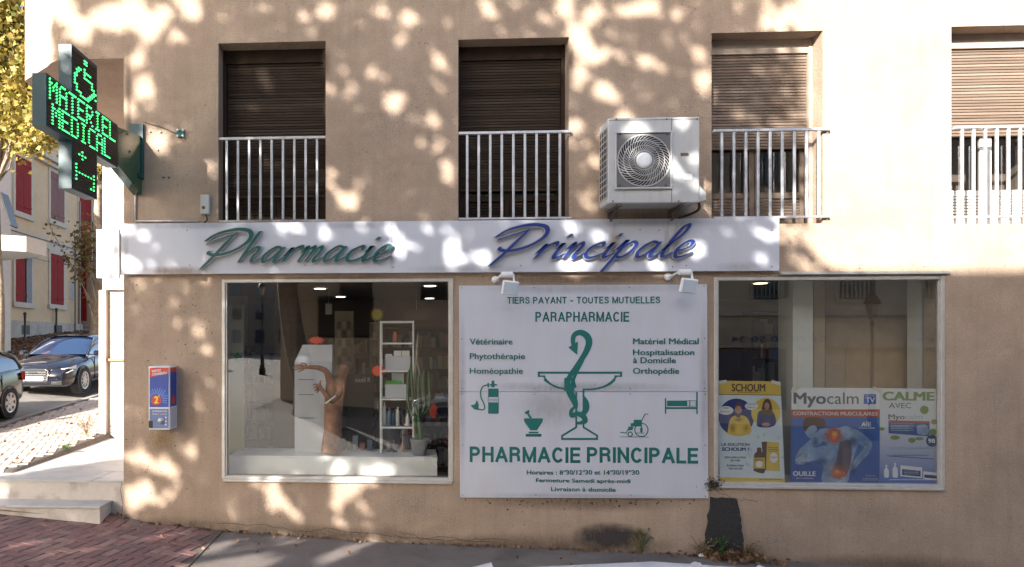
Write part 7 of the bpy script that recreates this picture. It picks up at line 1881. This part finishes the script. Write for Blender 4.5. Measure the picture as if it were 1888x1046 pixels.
# ================================================================== leaf litter and weeds
def litter(name, pts, size, seed, label):
    b0 = pts[0]; o = leaf_mesh(name, pts, size, M_LITTER, None, base=tuple(b0), seed=seed, kind='stuff'); setp(o, label, 'leaves'); return o
rs = np.random.RandomState(8)
L1 = []
for _ in range(420):
    px = rs.normal(1352, 34); y = -abs(rs.normal(0, .10))-.02; x = wx(px); L1.append((x, y, gz(x, y)+abs(rs.normal(0, .035))+.008))
litter('leaf_litter', L1, .055, 1, 'heap of dry brown leaves at the foot of the black wall patch')
L2 = []
for _ in range(220):
    x = rs.uniform(-3.8, 4.2); y = -abs(rs.normal(0, .03))-.012; L2.append((x, y, gz(x, y)+.008))
for _ in range(55):
    x = rs.uniform(-3.8, 5.6); y = -rs.uniform(.05, .8); L2.append((x, y, gz(x, y)+.012))
litter('scattered_leaves', L2, .05, 2, 'few scattered dead leaves along the foot of the facade')
L3 = []
for _ in range(5000):
    x, y = cw(rs.uniform(-14.9, -11.5), rs.uniform(21, 34)); L3.append((x, y, gz(x, y)+.02))
litter('pavement_leaves', L3, .13, 3, 'brown fallen leaves covering the far pavement by the cream house')
L4 = []
for _ in range(120):
    x, y = cw(rs.uniform(-7.1, -4.8), rs.uniform(8.8, 18)); L4.append((x, y, gz(x, y)+.075))
litter('pavement_leaves', L4, .07, 4, 'thin scatter of dead leaves on the pale pavement left of the platform')
def weed(x, y, h, n, seed, label, m, w_=.012, spread=.5):
    rs = np.random.RandomState(seed); z = gz(x, y) + (.06 if y > .3 else 0); t = thing('weed', (x, y, z), label, 'weed'); mb = MB(); lp = []
    for _ in range(n):
        a = rs.uniform(0, 2*math.pi); hh = h*rs.uniform(.5, 1); sp = spread*h*rs.uniform(.2, 1)
        ex = math.cos(a)*sp; ey = -abs(math.sin(a))*sp*.5
        c = catmull([Vector((x+rs.normal()*.02, y, z)), Vector((x+ex*.4, y+ey*.4, z+hh*.6)), Vector((x+ex, y+ey, z+hh))], 4); mb.tube(c, [.003, .003, .0028, .0025, .0022, .002, .0016, .0012, .001][:len(c)], 4)
        for p in c[2:]: lp += [tuple(p+Vector(rs.normal(size=3)*.012)) for _ in range(2)]
    mb.build('stems', m, t); leaf_mesh('leaves', lp, .035, m, t, seed=seed, nshape=4); return t
M_W1 = leaf_mat('weed_green', [(.06, .13, .03), (.04, .09, .02)], .2); M_W2 = leaf_mat('weed_dry', [(.26, .19, .10), (.18, .12, .06)], .1)
weed(wx(1180), -.03, .30, 9, 1, 'dry and green weed at the foot of the wall under the board', M_W1)
weed(wx(1176), -.04, .30, 10, 2, 'straw-dry weed tuft beside the green weed under the board', M_W2)
weed(wx(1326), -.06, .26, 7, 3, 'small green weed in front of the black wall patch', M_W1)
weed(wx(1290), -.04, .22, 12, 4, 'dry tuft left of the black wall patch', M_W2, spread=.9)
weed(wx(1378), -.04, .22, 12, 5, 'dry tuft right of the black wall patch', M_W2, spread=1.1)
p = P(174, 800, 12.0); weed(p.x-.15, p.y, .38, 16, 6, 'grass tuft at the foot of the corner pilaster', M_W2, spread=.6)
p = P(125, 832, 10.6); weed(p.x-.05, p.y, .10, 10, 7, 'low green weed at the left edge of the platform', M_W1, spread=1.5)
# scrap of paper by the leaf heap
mb = MB(); x = wx(1285); y = -.12; z = gz(x, y); mb.add([(x-.03, y, z+.01), (x+.03, y-.01, z+.02), (x+.025, y+.03, z+.045), (x-.02, y+.025, z+.03)], [(0, 1, 2, 3)]); mb.add([(x-.02, y-.02, z+.006), (x+.01, y-.03, z+.03), (x+.03, y, z+.01)], [(0, 1, 2)])
o = mb.build('paper_scrap', M_PALEB); setp(o, 'crumpled pale paper scrap at the left of the leaf heap', 'paper')
# dark moss tuft at the lower left corner of the right window
rs = np.random.RandomState(21); L5 = []
x0_, z0_ = W(1314, 893, -.02)
for _ in range(160): L5.append((x0_+rs.normal()*.06, -.03-abs(rs.normal())*.01, z0_+rs.normal()*.035))
o = leaf_mesh('dead_plant_tuft', L5, .035, leaf_mat('dead_dark', [(.03, .025, .02), (.06, .045, .03)], 0), None, base=L5[0], seed=5, nshape=4); setp(o, 'dark dead plant tuft at the lower left corner of the right window', 'plant')
